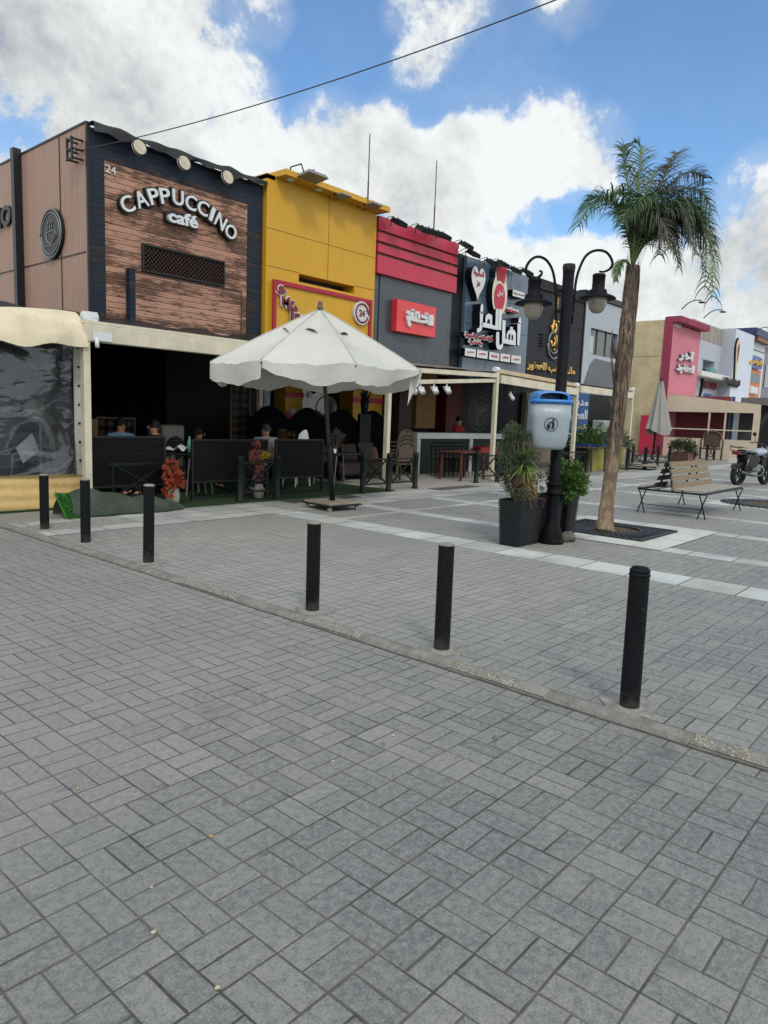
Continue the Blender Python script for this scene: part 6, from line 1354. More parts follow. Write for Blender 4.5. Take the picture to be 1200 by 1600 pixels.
def bez(P, n=26):
    out = []
    for i in range(n + 1):
        t_ = i / n; Q = [Vector(p) for p in P]
        while len(Q) > 1: Q = [Q[j].lerp(Q[j + 1], t_) for j in range(len(Q) - 1)]
        out.append(Q[0])
    return out
def frond(pts, LL, seed, mat, droop=.7, n=34, w=.0095, start=.16, stiff=.5):
    LL *= 1.35; n = int(n * 1.6); droop *= 1.7
    """pts: (px, py, depth offset)"""
    r = random.Random(seed); C = bez([D(x, y, fp + d) for x, y, d in pts], 40); st = MB(); st.tube(C, [.016 * (1 - i / 42) + .003 for i in range(41)], 5)
    lv = MB(); 
    for i in range(n * 2):
        q = start + (1 - start) * (i // 2) / n; side = 1 if i % 2 else -1; f_ = q * 40; i0 = min(39, int(f_)); p = C[i0].lerp(C[i0 + 1], f_ - i0); tg = (C[min(40, i0 + 1)] - C[max(0, i0 - 1)]).normalized()
        sd = tg.cross(Vector((0, 0, 1))); sd = sd.normalized() if sd.length > .05 else rdir(r)
        up_ = sd.cross(tg); L = LL * (math.sin(min(1, (q - start) / (1 - start) * 1.0 + .12) * math.pi * .92) * .75 + .28) * r.uniform(.8, 1.15)
        d = (sd * side * r.uniform(.7, 1.0) + tg * r.uniform(.45, .9) + up_ * r.uniform(-.15, .45)).normalized()
        kk = 6; idx = len(lv.v); c = p.copy(); dd = d.copy(); wv = tg.cross(d).cross(d); wv = (tg - d * tg.dot(d)).normalized()
        for j in range(kk + 1):
            ww = wv * w * (1 - (j / kk)) ** .55; lv.v += [tuple(c - ww), tuple(c + ww)]
            c = c + dd * (L / kk); dd = (dd + Vector((0, 0, -droop * (.10 + .5 * j / kk)))).normalized()
        for j in range(kk): lv.face((idx + 2 * j, idx + 2 * j + 1, idx + 2 * j + 3, idx + 2 * j + 2), 0, True)
    s_ = st.build('frond_stalk', m_stalk, palm); lv.build('leaflets', mat, s_, fix=False)
B0 = (988, 420)
FR = [ # left arching, bright
  ([(*B0, 0), (985, 350, -.1), (965, 280, -.2), (925, 300, -.3), (903, 355, -.35)], .42, m_frond, .8),
  ([(*B0, 0), (984, 340, .05), (960, 300, .1), (930, 290, .15), (905, 330, .2)], .34, m_frond, .8),
  ([(*B0, 0), (990, 340, -.1), (985, 280, -.1), (968, 250, -.15), (975, 225, -.2)], .3, m_frond, .5),
  ([(*B0, 0), (990, 330, -.1), (1000, 260, -.1), (1010, 215, -.1), (990, 222, -.1)], .22, m_frond, .5),
  ([(*B0, 0), (992, 350, 0), (1000, 290, 0), (1010, 250, .1), (965, 262, .1)], .3, m_frond, .6),
  ([(*B0, 0), (995, 360, -.15), (1000, 320, -.2), (985, 300, -.35), (972, 350, -.45)], .34, m_frond, .9),
  ([(*B0, 0), (998, 350, -.1), (1020, 300, -.25), (1010, 290, -.4), (990, 330, -.5)], .34, m_frond, .8),
  ([(*B0, 0), (1000, 350, 0), (1030, 290, 0), (1050, 250, .05), (1060, 238, .1)], .34, m_frond2, .5),
  ([(*B0, 0), (1000, 340, 0), (1040, 280, .1), (1080, 250, .15), (1100, 280, .2)], .38, m_frond2, .7),
  ([(*B0, 0), (1004, 350, .1), (1050, 280, .15), (1095, 270, .2), (1112, 330, .25)], .42, m_frond, .9),
  ([(*B0, 0), (1004, 350, -.1), (1050, 280, -.1), (1105, 290, -.15), (1105, 400, -.2)], .42, m_frond, 1.),
  ([(*B0, 0), (1004, 360, .0), (1060, 270, .0), (1120, 300, .0), (1100, 455, .05)], .4, m_frond, 1.),
  ([(*B0, 0), (1004, 370, .2), (1060, 300, .3), (1110, 320, .3), (1122, 420, .35)], .4, m_frond, 1.),
  ([(*B0, 0), (1004, 360, -.2), (1040, 310, -.35), (1080, 320, -.45), (1085, 400, -.5)], .42, m_frond2, 1.),
  ([(*B0, 0), (1004, 360, .25), (1030, 320, .4), (1065, 330, .5), (1060, 420, .55)], .4, m_frond2, 1.),
  ([(*B0, 0), (1000, 360, -.2), (1015, 310, -.4), (1040, 330, -.55), (1045, 390, -.6)], .38, m_frond2, 1.),
  ([(*B0, 0), (998, 360, .2), (1015, 300, .35), (1035, 330, .5), (1030, 400, .5)], .38, m_frond, 1.),
  ([(*B0, 0), (1000, 370, -.05), (1030, 340, -.1), (1050, 360, -.15), (1060, 410, -.2)], .34, m_frond2, 1.),
  ([(*B0, 0), (1000, 350, 0), (1025, 280, 0), (1060, 270, 0), (1075, 340, 0)], .4, m_frond2, .9),
  ([(*B0, 0), (1004, 360, .05), (1050, 300, .1), (1100, 310, .1), (1118, 380, .1)], .42, m_frond, 1.),
  ([(*B0, 0), (1000, 360, .1), (1040, 290, .2), (1080, 300, .3), (1095, 370, .3)], .42, m_frond2, 1.),
  ([(*B0, 0), (1000, 370, -.1), (1030, 310, -.2), (1070, 300, -.25), (1075, 380, -.3)], .42, m_frond, 1.),
  ([(*B0, 0), (996, 370, -.1), (1005, 320, -.2), (1015, 310, -.3), (1015, 370, -.3)], .36, m_frond, 1.),
  ([(*B0, 0), (1006, 350, .1), (1060, 290, .2), (1115, 330, .25), (1118, 440, .25)], .46, m_frond, 1.),
  ([(*B0, 0), (1006, 350, -.1), (1065, 285, -.2), (1125, 320, -.25), (1112, 470, -.25)], .40, m_frond, 1.),
  ([(*B0, 0), (1004, 350, 0), (1050, 300, -.1), (1095, 330, -.1), (1098, 430, -.1)], .42, m_frond2, 1.),
  ([(*B0, 0), (990, 360, 0), (985, 300, 0), (975, 290, 0), (955, 310, 0)], .34, m_frond, .9),
  ([(*B0, 0), (994, 350, 0), (1010, 270, .1), (1035, 250, .15), (1042, 262, .2)], .3, m_frond2, .5),
  ([(*B0, 0), (975, 400, -.1), (968, 400, -.15), (963, 420, -.2), (962, 440, -.2)], .12, m_frond, 1.),
  ([(*B0, 0), (992, 370, -.2), (992, 340, -.25), (995, 320, -.3), (1000, 345, -.35)], .3, m_frond, .9),
]
for i, (pts, LL, mt, dp) in enumerate(FR): frond(pts, LL, 100 + i, mt, dp, n=38 if LL > .3 else 24)
mb = MB(); r = random.Random(9)                       # dry brown fibres bunched inside the crown
core = D(1040, 340, fp)
for i in range(900):
    c = core + Vector((r.gauss(0, .16), r.gauss(0, .16), r.gauss(0, .17))); a = rdir(r); L = r.uniform(.15, .38); k = len(mb.v); dd = a; s = a.orthogonal().normalized() * .0045
    for j in range(5): mb.v += [tuple(c - s * (1 - j / 5)), tuple(c + s * (1 - j / 5))]; c = c + dd * L / 4; dd = (dd + Vector((0, 0, -.3))).normalized()
    for j in range(4): mb.face((k + 2 * j, k + 2 * j + 1, k + 2 * j + 3, k + 2 * j + 2))
mb.build('dry_fibre_bunch', leafmat('dry_mauve_fibre', '#2e2527', '#4c3f40', None, .8, .05), palm, fix=False)
# ---------------------------------------------------------------- bench
bn = thing('double_bench', (13.3, 4.3, 0), 'weathered two sided slatted bench with a broken wooden back and thin black legs', 'bench')
m_bw = M('weathered_bench_wood', '#6a5c4b', .85, .35, 5, .5, c2='#8c7b64', streak=(1, 6, 14)); m_bs = M('worn_seat_wood', '#77736c', .8, .25, 5, .4, c2='#98948b', streak=(1, 10, 1))
ZS = Zat(12.62, 3.79, 768); A1 = (12.55, 3.79); A2 = (14.5, 3.72); Bk = (12.1, 4.65)
yN, yF_ = 3.78, 4.80; xl, xr = 12.3, 14.5; ymid = 4.32
def legX(x, y):
    mb = MB()
    for s in (-.07, .07): mb.tube([(x, y + s * .9, 0), (x, y - s * .25, ZS * .62), (x, y - s * 1.0, ZS - .03)], .011, 6)
    return mb.build('leg', m_dmetal, bn)
for x, y in ((xl + .1, yN), (xr - .05, yN), (xl + .1, yF_), (xr - .05, yF_)): legX(x, y)
mb = MB()
for y in (yN - .04, yF_ + .04): mb.bar((xl, y, ZS - .03), (xr, y, ZS - .03), .03, .035)
for x in (xl + .02, xr - .02): mb.bar((x, yN - .04, ZS - .035), (x, yF_ + .04, ZS - .035), .03, .03)
mb.bar((xl + .1, yN, ZS * .35), (xl + .1, yF_, ZS * .35), .012, .012); mb.build('frame', m_dmetal, bn)
sl_off = random.Random(4)
for i in range(5): mb = MB(); y = yN - .03 + i * .115; mb.box(xl + .03 + sl_off.uniform(-.02, .02), xr + sl_off.uniform(-.03, .02), y, y + .095, ZS - .008, ZS + .016, bev=.005); mb.build('seat_slat', m_bs, bn)
for i in range(3): mb = MB(); y = ymid + .17 + i * .14; mb.box(xl + .03 + (.5 if i == 1 else 0), xr - .4, y, y + .1, ZS - .008, ZS + .016, bev=.005); mb.build('seat_slat', m_bs, bn)
zbk = [ZS + .06, ZS + .18, ZS + .30, ZS + .42]
for i, z in enumerate(zbk):
    lean = .05 * i; mb = MB(); x1_ = xr - .12 - (0, .05, .1, .12)[i]
    mb.prism([(xl + .04 + .01 * i, z - .042), (x1_, z - .042 + sl_off.uniform(-.006, .006)), (x1_ + .01, z + .042), (xl + .04, z + .042)], lambda a, c: (a, ymid - .07 + lean * .6 + (c - z) * .2, c), lambda a, c: (a, ymid - .04 + lean * .6 + (c - z) * .2, c)); mb.build('back_slat', m_bw, bn)
    mb = MB(); mb.prism([(xl + .0 + .01 * i, z - .04), (xl + .55, z - .04), (xl + .55, z + .04), (xl + .0, z + .04)], lambda a, c: (a, ymid + .22 - lean * .9 - (c - z) * .4, c), lambda a, c: (a, ymid + .25 - lean * .9 - (c - z) * .4, c)); mb.build('back_slat', M('dark_bench_wood', '#2d2824', .9, .3, 8, .4), bn)
for x in (xl + .12, xr - .75):
    mb = MB(); mb.bar((x, ymid - .03, ZS - .03), (x, ymid + .07, ZS + .46), .03, .03); mb.bar((x, ymid + .21, ZS - .03), (x, ymid + .09, ZS + .46), .03, .03); mb.build('back_bracket', m_dmetal, bn)
# ---------------------------------------------------------------- motorcycle
mc = thing('motorcycle', (0, 0, 0), 'black and white motorcycle on its side stand behind the bench at the right edge', 'motorcycle')
m_tyre = M('tyre', '#15161a', .8, .2, 20, .3); m_chr = M('chrome', '#5c5f63', .25, .1, 5, .0, metal=1); m_mb = M('bike_black', '#14161a', .25, .2, 5, .02, spec=.6); m_mw = M('bike_white', '#8f98a6', .25, .05, 4, .02, spec=.6)
for x in (-.62, .62):
    mb = MB(); R_ = .29; mb.v = []; k = 0; n = 28; nn = 10
    for i in range(n):
        a = 2 * math.pi * i / n
        for j in range(nn): b2 = 2 * math.pi * j / nn; rr_ = R_ - .055 + .055 * math.cos(b2); mb.v.append((x + rr_ * math.cos(a), .065 * math.sin(b2), R_ + rr_ * math.sin(a)))
    for i in range(n):
        for j in range(nn): mb.face((i * nn + j, ((i + 1) % n) * nn + j, ((i + 1) % n) * nn + (j + 1) % nn, i * nn + (j + 1) % nn), 0, True)
    wv = mb.build('wheel', m_tyre, mc)
    mb = MB(); mb.tube([(x + .21 * math.cos(a), 0, R_ + .21 * math.sin(a)) for a in [i * math.pi / 14 for i in range(29)]], .022, 6, cap=False)
    for i in range(5): a = i * 2 * math.pi / 5 + .3; mb.bar((x, 0, R_), (x + .2 * math.cos(a), 0, R_ + .2 * math.sin(a)), .03, .04)
    mb.tube([(x, -.06, R_), (x, .06, R_)], .045, 12); mb.build('rim', m_chr, wv)
mb = MB(); mb.tube([(-.62, -.09, .29), (-.2, -.1, .36), (.0, -.09, .4)], .025, 6); mb.tube([(-.62, .09, .29), (-.2, .1, .36), (.0, .09, .4)], .025, 6); mb.tube([(.0, 0, .35), (.35, 0, .42), (.42, 0, .82)], .025, 6); mb.tube([(.42, 0, .85), (.0, 0, .78), (-.3, 0, .72), (-.7, 0, .78)], .028, 6); mb.build('frame', m_mb, mc)
mb = MB(); 
for s in (-.07, .07): mb.tube([(.62, s, .29), (.48, s, .65), (.4, s, .95)], .022, 8)
mb.build('fork', m_chr, mc)
mb = MB(); mb.tube([(.36, -.36, 1.02), (.38, -.2, 1.04), (.42, 0, .98), (.38, .2, 1.04), (.36, .36, 1.02)], .014, 6); mb.build('handlebar', m_mb, mc)
for s in (-1, 1): mb = MB(); mb.tube([(.38, s * .24, 1.04), (.42, s * .3, 1.2)], .008, 5); mb.ball((.42, s * .31, 1.24), .055, 6, sx=.3); mb.build('mirror', m_mb, mc)
mb = MB(); mb.ball((.56, 0, .88), .1, 8); mb.build('headlight', m_chr, mc)
mb = MB(); mb.grid(lambda u, v: (.36 - .52 * u, .14 * math.sin(v * 2 * math.pi) * (math.sin(min(1, u + .25) * math.pi * .8) ** .5), .84 - .06 * u + .1 * math.cos(v * 2 * math.pi) * (math.sin(min(1, u + .25) * math.pi * .85) ** .5)), 12, 16); mb.build('tank', m_mw, mc)
mb = MB(); mb.grid(lambda u, v: (-.08 - .55 * u, .12 * math.sin(v * 2 * math.pi), .80 + .04 * u + .045 * math.cos(v * 2 * math.pi)), 8, 14); mb.build('seat', m_mb, mc)
mb = MB(); mb.box(-.15, .2, -.11, .11, .33, .52, bev=.03); mb.tube([(.05, 0, .5), (.12, 0, .68)], .075, 10); mb.build('engine', m_grey, mc)
mb = MB(); mb.tube([(.2, -.1, .5), (.28, -.13, .35), (.1, -.15, .25), (-.3, -.16, .27), (-.85, -.17, .36)], [.02, .02, .02, .035, .04], 8); mb.build('exhaust', m_chr, mc)
mb = MB(); 
for s in (-.11, .11): mb.tube([(-.55, s, .82), (-.95, s, .86), (-.98, s, .96), (-.6, s, .92)], .011, 5)
for x in (-.7, -.82, -.94): mb.tube([(x, -.11, .93), (x, .11, .93)], .009, 5)
mb.build('rear_rack', m_chr, mc)
mb = MB(); mb.box(-.9, -.78, -.1, .1, .76, .84, bev=.02); mb.build('tail_light', m_maroon, mc); mb = MB(); mb.grid(lambda u, v: (-.62 - .32 * math.cos(1.9 - u * 1.5) , -.07 + .14 * v, .29 + .36 * math.sin(1.9 - u * 1.5 + .0)), 10, 2); mb.build('rear_mudguard', m_mb, mc)
for s in (-1, 1): mb = MB(); mb.prism([(-.55, .5), (-.1, .46), (.05, .62), (-.1, .76), (-.6, .78)], lambda a, c: (a, s * .13, c), lambda a, c: (a, s * .08, c)); mb.build('side_panel', m_mb, mc)
mb = MB(); mb.box(.22, .42, -.1, .1, .45, .75, bev=.03); mb.build('front_cowl', m_mb, mc)
mb = MB(); mb.box(-.97, -.955, -.1, .1, .56, .68); mb.build('number_plate', m_wpl, mc)
mb = MB()
for s in (-.13, .13): mb.tube([(-.62, s, .32), (-.45, s, .78)], .022, 6)
mb.build('shock_absorbers', m_chr, mc); mb = MB(); mb.tube([(-.05, .1, .3), (-.15, .3, .01)], .012, 5); mb.build('side_stand', m_mb, mc)
mb = MB(); mb.grid(lambda u, v: (.62 + .32 * math.cos(2.6 - u * 1.9), -.06 + .12 * v, .29 + .32 * math.sin(2.6 - u * 1.9)), 10, 2); mb.build('front_mudguard', m_mb, mc)
mb = MB(); mb.tube([(.25, -.28, .45), (.33, -.22, .62), (.38, -.1, .68), (.33, .22, .62), (.25, .28, .45), (.2, .2, .3)], .014, 6); mb.build('crash_bar', m_chr, mc)
pr = G(1152, 759); d_ = Vector((1, 0, 0))
# axis: lateral .7, depth .55
mc.scale = (1.12, 1.12, 1.12); ax = RT * .82 + (-VD) * .57; ang = math.atan2(ax.y, ax.x); mc.location = (pr[0] + math.cos(ang) * .66, pr[1] + math.sin(ang) * .66, 0); mc.rotation_euler = (math.radians(3), 0, ang)
# ---------------------------------------------------------------- big parasol on a wheeled base
UX, UY = 8.15, 8.2; um = thing('parasol', (UX, UY, .13), 'large off white octagonal parasol with torn valance on a wheeled base', 'parasol')
fu_ = .7547 * UX + .656 * UY
def cloth_tr(name, *a, **k):
    m = M(name, *a, **k); t = NT(m.node_tree); b = m.node_tree.nodes['Principled BSDF']; tr = t.n('ShaderNodeBsdfTranslucent'); tr.inputs[0].default_value = (.62, .6, .54, 1)
    mx = t.n('ShaderNodeMixShader'); mx.inputs[0].default_value = .25; t.nt.links.new(b.outputs[0], mx.inputs[1]); t.nt.links.new(tr.outputs[0], mx.inputs[2]); t.nt.links.new(mx.outputs[0], m.node_tree.nodes['Material Output'].inputs[0]); return m
m_cv = cloth_tr('parasol_canvas', '#c9cbc5', .8, .04, .6, .7, bd=.05, dirt=.10)
pz0 = .13; ptop = Zat(UX, UY, 478)
apex = D(500, 482, fu_ - .0); apex = Vector((apex.x, apex.y, apex.z)); RU = 1.74
base_top = Vector((UX, UY, pz0)); 
uc = Vector((apex.x, apex.y, 0))
zv = D(437, 562, fu_ - RU * .9).z
def vert(k, r_=RU, z=None):
    a = math.radians(-112 + 45 * k); return uc + RT * (r_ * math.cos(a)) - VD * (r_ * math.sin(a)) + Vector((0, 0, zv if z is None else z))
def roofp(k, s, q):                                   # panel k, s across 0..1, q from apex 0 to rim 1
    a, b = vert(k), vert(k + 1); rim_ = a.lerp(b, s); sag = math.sin(s * math.pi)
    p = apex.lerp(rim_, q); p.z += .0 - .10 * math.sin(q * math.pi) * (.35 + .65 * sag) + .09 * math.sin(q * math.pi) * (1 - sag) * .6
    p.z -= .05 * sag * q * q; p.z += (.014 * math.sin(s * 13 + k * 2 + q * 9) + .012 * math.sin(s * 5 - q * 21 + k) + .008 * math.sin(s * 31 + q * 13)) * q * sag ** .5; return p
mb = MB()
for k in range(8): mb.grid(lambda u, v, k=k: roofp(k, u, .03 + .97 * v), 14, 24)
mb.build('canopy', m_cv, um)
VAL = {0: (.30, .0, 1), 1: (.33, .0, .35), 7: (.30, .1, 1), 6: (.3, .2, 1), 2: (.28, 0, 1), 3: (.28, 0, 1), 4: (.28, 0, 1), 5: (.28, 0, 1)}
for k in range(8):
    hk, lift, _ = VAL[k]
    def val(u, v, k=k, hk=hk):
        p = roofp(k, u, 1); out = (p - uc); out.z = 0; out.normalize(); h = hk * (.82 + .18 * math.sin(u * 3.1) + .012 * math.sin(u * 13 + k))
        if k == 1: h *= (1 - .82 * u ** 1.4)           # lifted by the wind on one side
        if k == 0: h *= (.45 + .55 * min(1, u * 1.5))
        p = p + Vector((0, 0, -h * v)) + out * (.03 * math.sin(u * 7 + k) * v - .02 * v); return p
    mb = MB(); mb.grid(val, 22, 6); mb.build('valance', m_cv, um)
# torn hanging corner
c0 = vert(2); mb = MB(); mb.tri(c0 + RT * -.12 + Vector((0, 0, .02)), c0 + RT * .05, c0 - RT * .16 + Vector((0, 0, -.55))); mb.quad(c0 + RT * -.12 + Vector((0, 0, .02)), c0 + RT * .05, c0 + Vector((0, 0, -.24)), c0 - RT * .1 + Vector((0, 0, -.3))); mb.build('torn_corner', m_cv, um)
m_uw = M('parasol_wood', '#3c3128', .7, .25, 6, .2, streak=(1, 1, .3))
for k in range(8):
    a = apex - Vector((0, 0, .16)); b = vert(k) - Vector((0, 0, .05)); mb = MB(); mb.bar(a, b, .022, .035); mb.build('rib', m_uw, um)
    mb = MB(); s0 = uc + Vector((0, 0, zv - .12)); mb.bar(s0, a.lerp(b, .55), .018, .025); mb.build('strut', m_uw, um)
mb = MB(); mb.tube([base_top, Vector((uc.x, uc.y, apex.z - .05))], .032, 14); mb.build('pole', M('pole_paint_worn', '#2b241e', .6, .4, 3, .2, streak=(1, 1, .5), c2='#4a3a2a'), um)
mb = MB(); tp_ = base_top.lerp(Vector((uc.x, uc.y, apex.z - .05)), .30); mb.tube([base_top, base_top.lerp(tp_, .97), tp_], [.044, .042, .036], 14); mb.build('pole_sleeve', m_grn, um)
mb = MB(); mb.lathe([(.05, apex.z - .03), (.05, apex.z + .03), (.035, apex.z + .05), (.04, apex.z + .08), (.03, apex.z + .11), (.001, apex.z + .12)], (uc.x, uc.y), 14); mb.build('finial', M('finial_grey', '#55504a', .7), um)
for (k, s, q) in ((7, .3, .33), (0, .35, .34), (1, .45, .34)):   # wind vents as raised scoops
    mb = MB()
    p = roofp(k, s, q); a = roofp(k, s + .12, q); n_ = (a - p).normalized(); dn = (roofp(k, s, q + .05) - p).normalized(); up_ = n_.cross(dn); up_ = up_ if up_.z > 0 else -up_
    for u in range(6):
        t0, t1 = u / 6, (u + 1) / 6; f = lambda t_, o_: p + n_ * (t_ - .5) * .24 + up_ * (math.sin(t_ * math.pi) * .055 * o_ + .004) + dn * (.07 * o_)
        mb.quad(f(t0, 1), f(t1, 1), f(t1, 0) - dn * .06, f(t0, 0) - dn * .06)
    mb.build('wind_vent', m_cv, um)
for k in range(8):
    mb = MB(); mb.tube([roofp(k, 0, .04 + .96 * i / 14) + Vector((0, 0, .004)) for i in range(15)], .009, 5); mb.build('seam', M('seam_tape', '#a9aaa4', .8), um)
for (k, s, q) in ((7, .3, .33), (0, .35, .34), (1, .45, .34)):
    p = roofp(k, s, q); a = roofp(k, s + .12, q); n_ = (a - p).normalized(); dn = (roofp(k, s, q + .05) - p).normalized(); up_ = n_.cross(dn); up_ = up_ if up_.z > 0 else -up_
    mb = MB(); mb.quad(p - n_ * .1 + dn * .03 + up_ * .006, p + n_ * .1 + dn * .03 + up_ * .006, p + n_ * .05 + dn * .062 + up_ * .045, p - n_ * .05 + dn * .062 + up_ * .045)
    mb.build('vent_opening', m_shade, um)
def trolley(c, s, label, ang=0., mat=None, col_=None, h=.13):
    t = thing('wheeled_base', (c[0], c[1], 0), label, 'parasol base'); ca, sa = math.cos(ang), math.sin(ang)
    f = lambda x, y, z: (c[0] + x * ca - y * sa, c[1] + x * sa + y * ca, z)
    def fb(x0, x1, y0, y1, z0, z1, mb, bev=0):
        k = len(mb.v); mb.box(x0, x1, y0, y1, z0, z1, bev=bev)
        for i in range(k, len(mb.v)): mb.v[i] = f(*mb.v[i])
    mb = MB(); fb(-s, s, -s, s, h - .035, h + .0, mb, .008); mb.build('concrete_slab', mat or M('stained_concrete', '#6a6358', .9, .35, 4, .5, c2='#8d8577'), t)
    mb = MB(); fb(-s - .012, s + .012, -s - .012, s + .012, h - .055, h - .036, mb); mb.build('steel_frame', m_dmetal, t)
    for x in (-1, 1):
        for y in (-1, 1):
            mb = MB(); cx_, cy_ = x * s * .86, y * s * .86; fb(cx_ - .02, cx_ + .02, cy_ - .016, cy_ + .016, .03, h - .056, mb); w_ = mb.build('castor', m_grey, t)
            mb = MB(); mb.tube([f(cx_ - .012, cy_ - .022, .032), f(cx_ - .012, cy_ + .022, .032)], .032, 14, sm=True); mb.build('castor_wheel', M('pale_rubber', '#8a867e', .6), w_)
    return t
trolley((UX - .02, UY - .02), .33, 'square concrete parasol base on four castors under the big white parasol', -.08)
# closed grey parasol further away
cxu, cyu = G(1019, 722); fc = .7547 * cxu + .656 * cyu
cp_ = thing('closed_parasol', (cxu, cyu, .1), 'folded grey parasol on a low base in front of the tan wall', 'parasol')
zt2, zb2 = D(1031, 597, fc).z, D(1020, 675, fc).z; top = D(1033, 596, fc)
def fold(u, v):
    a = u * 2 * math.pi; q = v; rad = (.10 + .42 * q ** 1.1) * (1 + .16 * math.cos(a * 8)) * (1 if q < .97 else .96)
    p = top.lerp(Vector((D(1029, 670, fc).x, D(1029, 670, fc).y, zb2)), q); z = top.z + (zb2 - top.z) * q + (.12 * math.sin(a * 2 + 1) * q if q > .9 else 0)
    return (p.x + RT.x * rad * math.cos(a) - VD.x * rad * .7 * math.sin(a), p.y + RT.y * rad * math.cos(a) - VD.y * rad * .7 * math.sin(a), z)
mb = MB(); mb.grid(fold, 64, 16); mb.build('folded_canvas', M('grey_canvas', '#868683', .85, .08, 2, .3, dirt=.2), cp_)
mb = MB(); mb.tube([(cxu, cyu, .1), (top.x, top.y, top.z + .15)], .05, 8); mb.build('pole', m_grn, cp_)
trolley((cxu, cyu), .7, 'low dark wheeled base carrying the folded grey parasol', .2, M('dark_concrete', '#55524c', .9, .2, 3), h=.3)
sb = G(1000, 733); trolley((sb[0], sb[1]), .55, 'low pale wheeled base standing alone near the yellow planter', .3, h=.16)
# litter specks and pebbles
r = random.Random(12); spots = [(330, 1308), (240, 1458), (340, 1545), (122, 1233), (237, 1387), (520, 1190), (15, 1028), (615, 1150), (1065, 940)]
SL = ['near the centre of the lower left quarter', 'left of the bottom centre', 'nearest the bottom edge', 'farthest of the three at lower left', 'pale, between two others at lower left', 'in the middle of the road pavers', 'at the left edge of the photo', 'in the road pavers below the middle bollard', 'on the plaza pavers behind the capped bollard']
for i, (px, py) in enumerate(spots):
    g_ = G(px, py); s = r.uniform(.005, .009); o = rock((g_[0], g_[1], s * .5), s, s * .8, s * .55, i).build('pebble', M('pale_pebble', '#a8a08c', .8, .1) if i % 3 else M('ochre_pebble', '#a88a55', .8, .1)); rebase(o, (g_[0], g_[1], 0)); tag(o, 'tiny stone chip ' + SL[i], 'pebble', 'stone chips scattered on the pavers')
# ---------------------------------------------------------------- low fence posts and crossed panels
def fpost(h=.78):
    t = thing('fence_post', (0, 0, 0), 'x', 'post')
    mb = MB(); mb.lathe([(.07, 0), (.07, .04), (.055, .06), (.055, h - .09), (.062, h - .08), (.062, h - .06), (.055, h - .05)], n=18); mb.build('shaft', m_grn, t)
    mb = MB(); mb.lathe([(.056, h - .05), (.06, h - .03), (.045, h - .005), (.001, h + .01)], n=18, cap=False); mb.build('domed_cap', m_grn, t); return t
fpp = fpost(); used = False
POSTS = [(6.35, 10.0, 'leftmost fence post, behind the rolled turf mat'), (7.36, 9.59, 'left fence post of the crossed panel before the orange flowers and seated man'), (8.16, 9.60, 'right fence post of the crossed panel in front of the white pot'),
         (10.26, 9.5, 'first fence post right of the parasol pole'), (11.0, 9.47, 'fence post in front of the cream canopy post right of the parasol'), (11.9, 9.5, 'fence post in front of the stacked chairs at the white counter'),
         (14.39, 9.62, 'fence post right of the wooden table'), (15.15, 9.5, 'fence post left of the wide ribbed planter'), (16.3, 9.75, 'fence post half hidden by the grey green shrub'),
         (18.9, 9.75, 'fence post right of the lamp post under the bin'), (21.1, 10.0, 'fence post left of the yellow planter'), (24.0, 9.9, 'fence post right of the palm trunk by the yellow planter'), (25.6, 9.9, 'second fence post right of the palm trunk'), (27.6, 10.2, 'third fence post right of the palm trunk'),
         (28.63, 10.13, 'lone fence post left of the potted shrub behind the bench'), (35.7, 10.9, 'left post of the far pair in front of the beige enclosure'), (37.7, 11.17, 'right post of the far pair in front of the beige enclosure'), (26.9, 10.9, 'fence post beside the low pale wheeled base')]
for x, y, lab in POSTS: place(fpp, used, (x, y, 0), 0, lab, 'dark green fence posts along the terraces'); used = True
def fpanel(p, q, label, half=False):
    t = thing('crossed_fence_panel', ((p[0] + q[0]) / 2, (p[1] + q[1]) / 2, 0), label, 'fence', 'crossed fence panels between the posts')
    P = lambda u, z: (p[0] + (q[0] - p[0]) * u, p[1] + (q[1] - p[1]) * u, z); a, b = .1, .9; z0, z1 = .17, .66
    mb = MB(); mb.bar(P(0.05, z1), P(.95, z1), .03, .03); mb.build('top_rail', m_grn, t); mb = MB(); mb.bar(P(0.05, z0), P(.95, z0), .03, .03); mb.build('bottom_rail', m_grn, t)
    for u in (a, b): mb = MB(); mb.bar(P(u, z0 + .01), P(u, z1 - .01), .022, .022); mb.build('upright', m_grn, t)
    mb = MB(); mb.bar(P(a, z0), P(b, z1), .02, .035, up=(0, 1, 0)); mb.build('diagonal', m_grn, t); mb = MB(); mb.bar(P(a, z1), P(b, z0), .018, .035, up=(0, 1, 0)); mb.build('diagonal', m_grn, t)
    return t
for a, b, lab in ((0, None, 'short fence panel between the cream corner post and the leftmost fence post'), (1, 2, 'crossed fence panel in front of the seated man and white pot'), (3, 4, 'crossed fence panel right of the parasol pole'), (4, 5, 'crossed fence panel in front of the stacked brown chairs'), (6, 7, 'crossed fence panel left of the wide ribbed planter'), (7, 8, 'crossed fence panel behind the grey green shrub'),
                  (9, 10, 'crossed fence panel right of the bin in front of the brown table'), (11, 12, 'crossed fence panel right of the palm trunk'), (12, 13, 'crossed fence panel next to the low pale wheeled base'), (15, 16, 'far crossed fence panel in front of the arched chair')):
    p = POSTS[a]; q = POSTS[b] if b is not None else (5.2, 9.95)
    fpanel(p, q, lab)
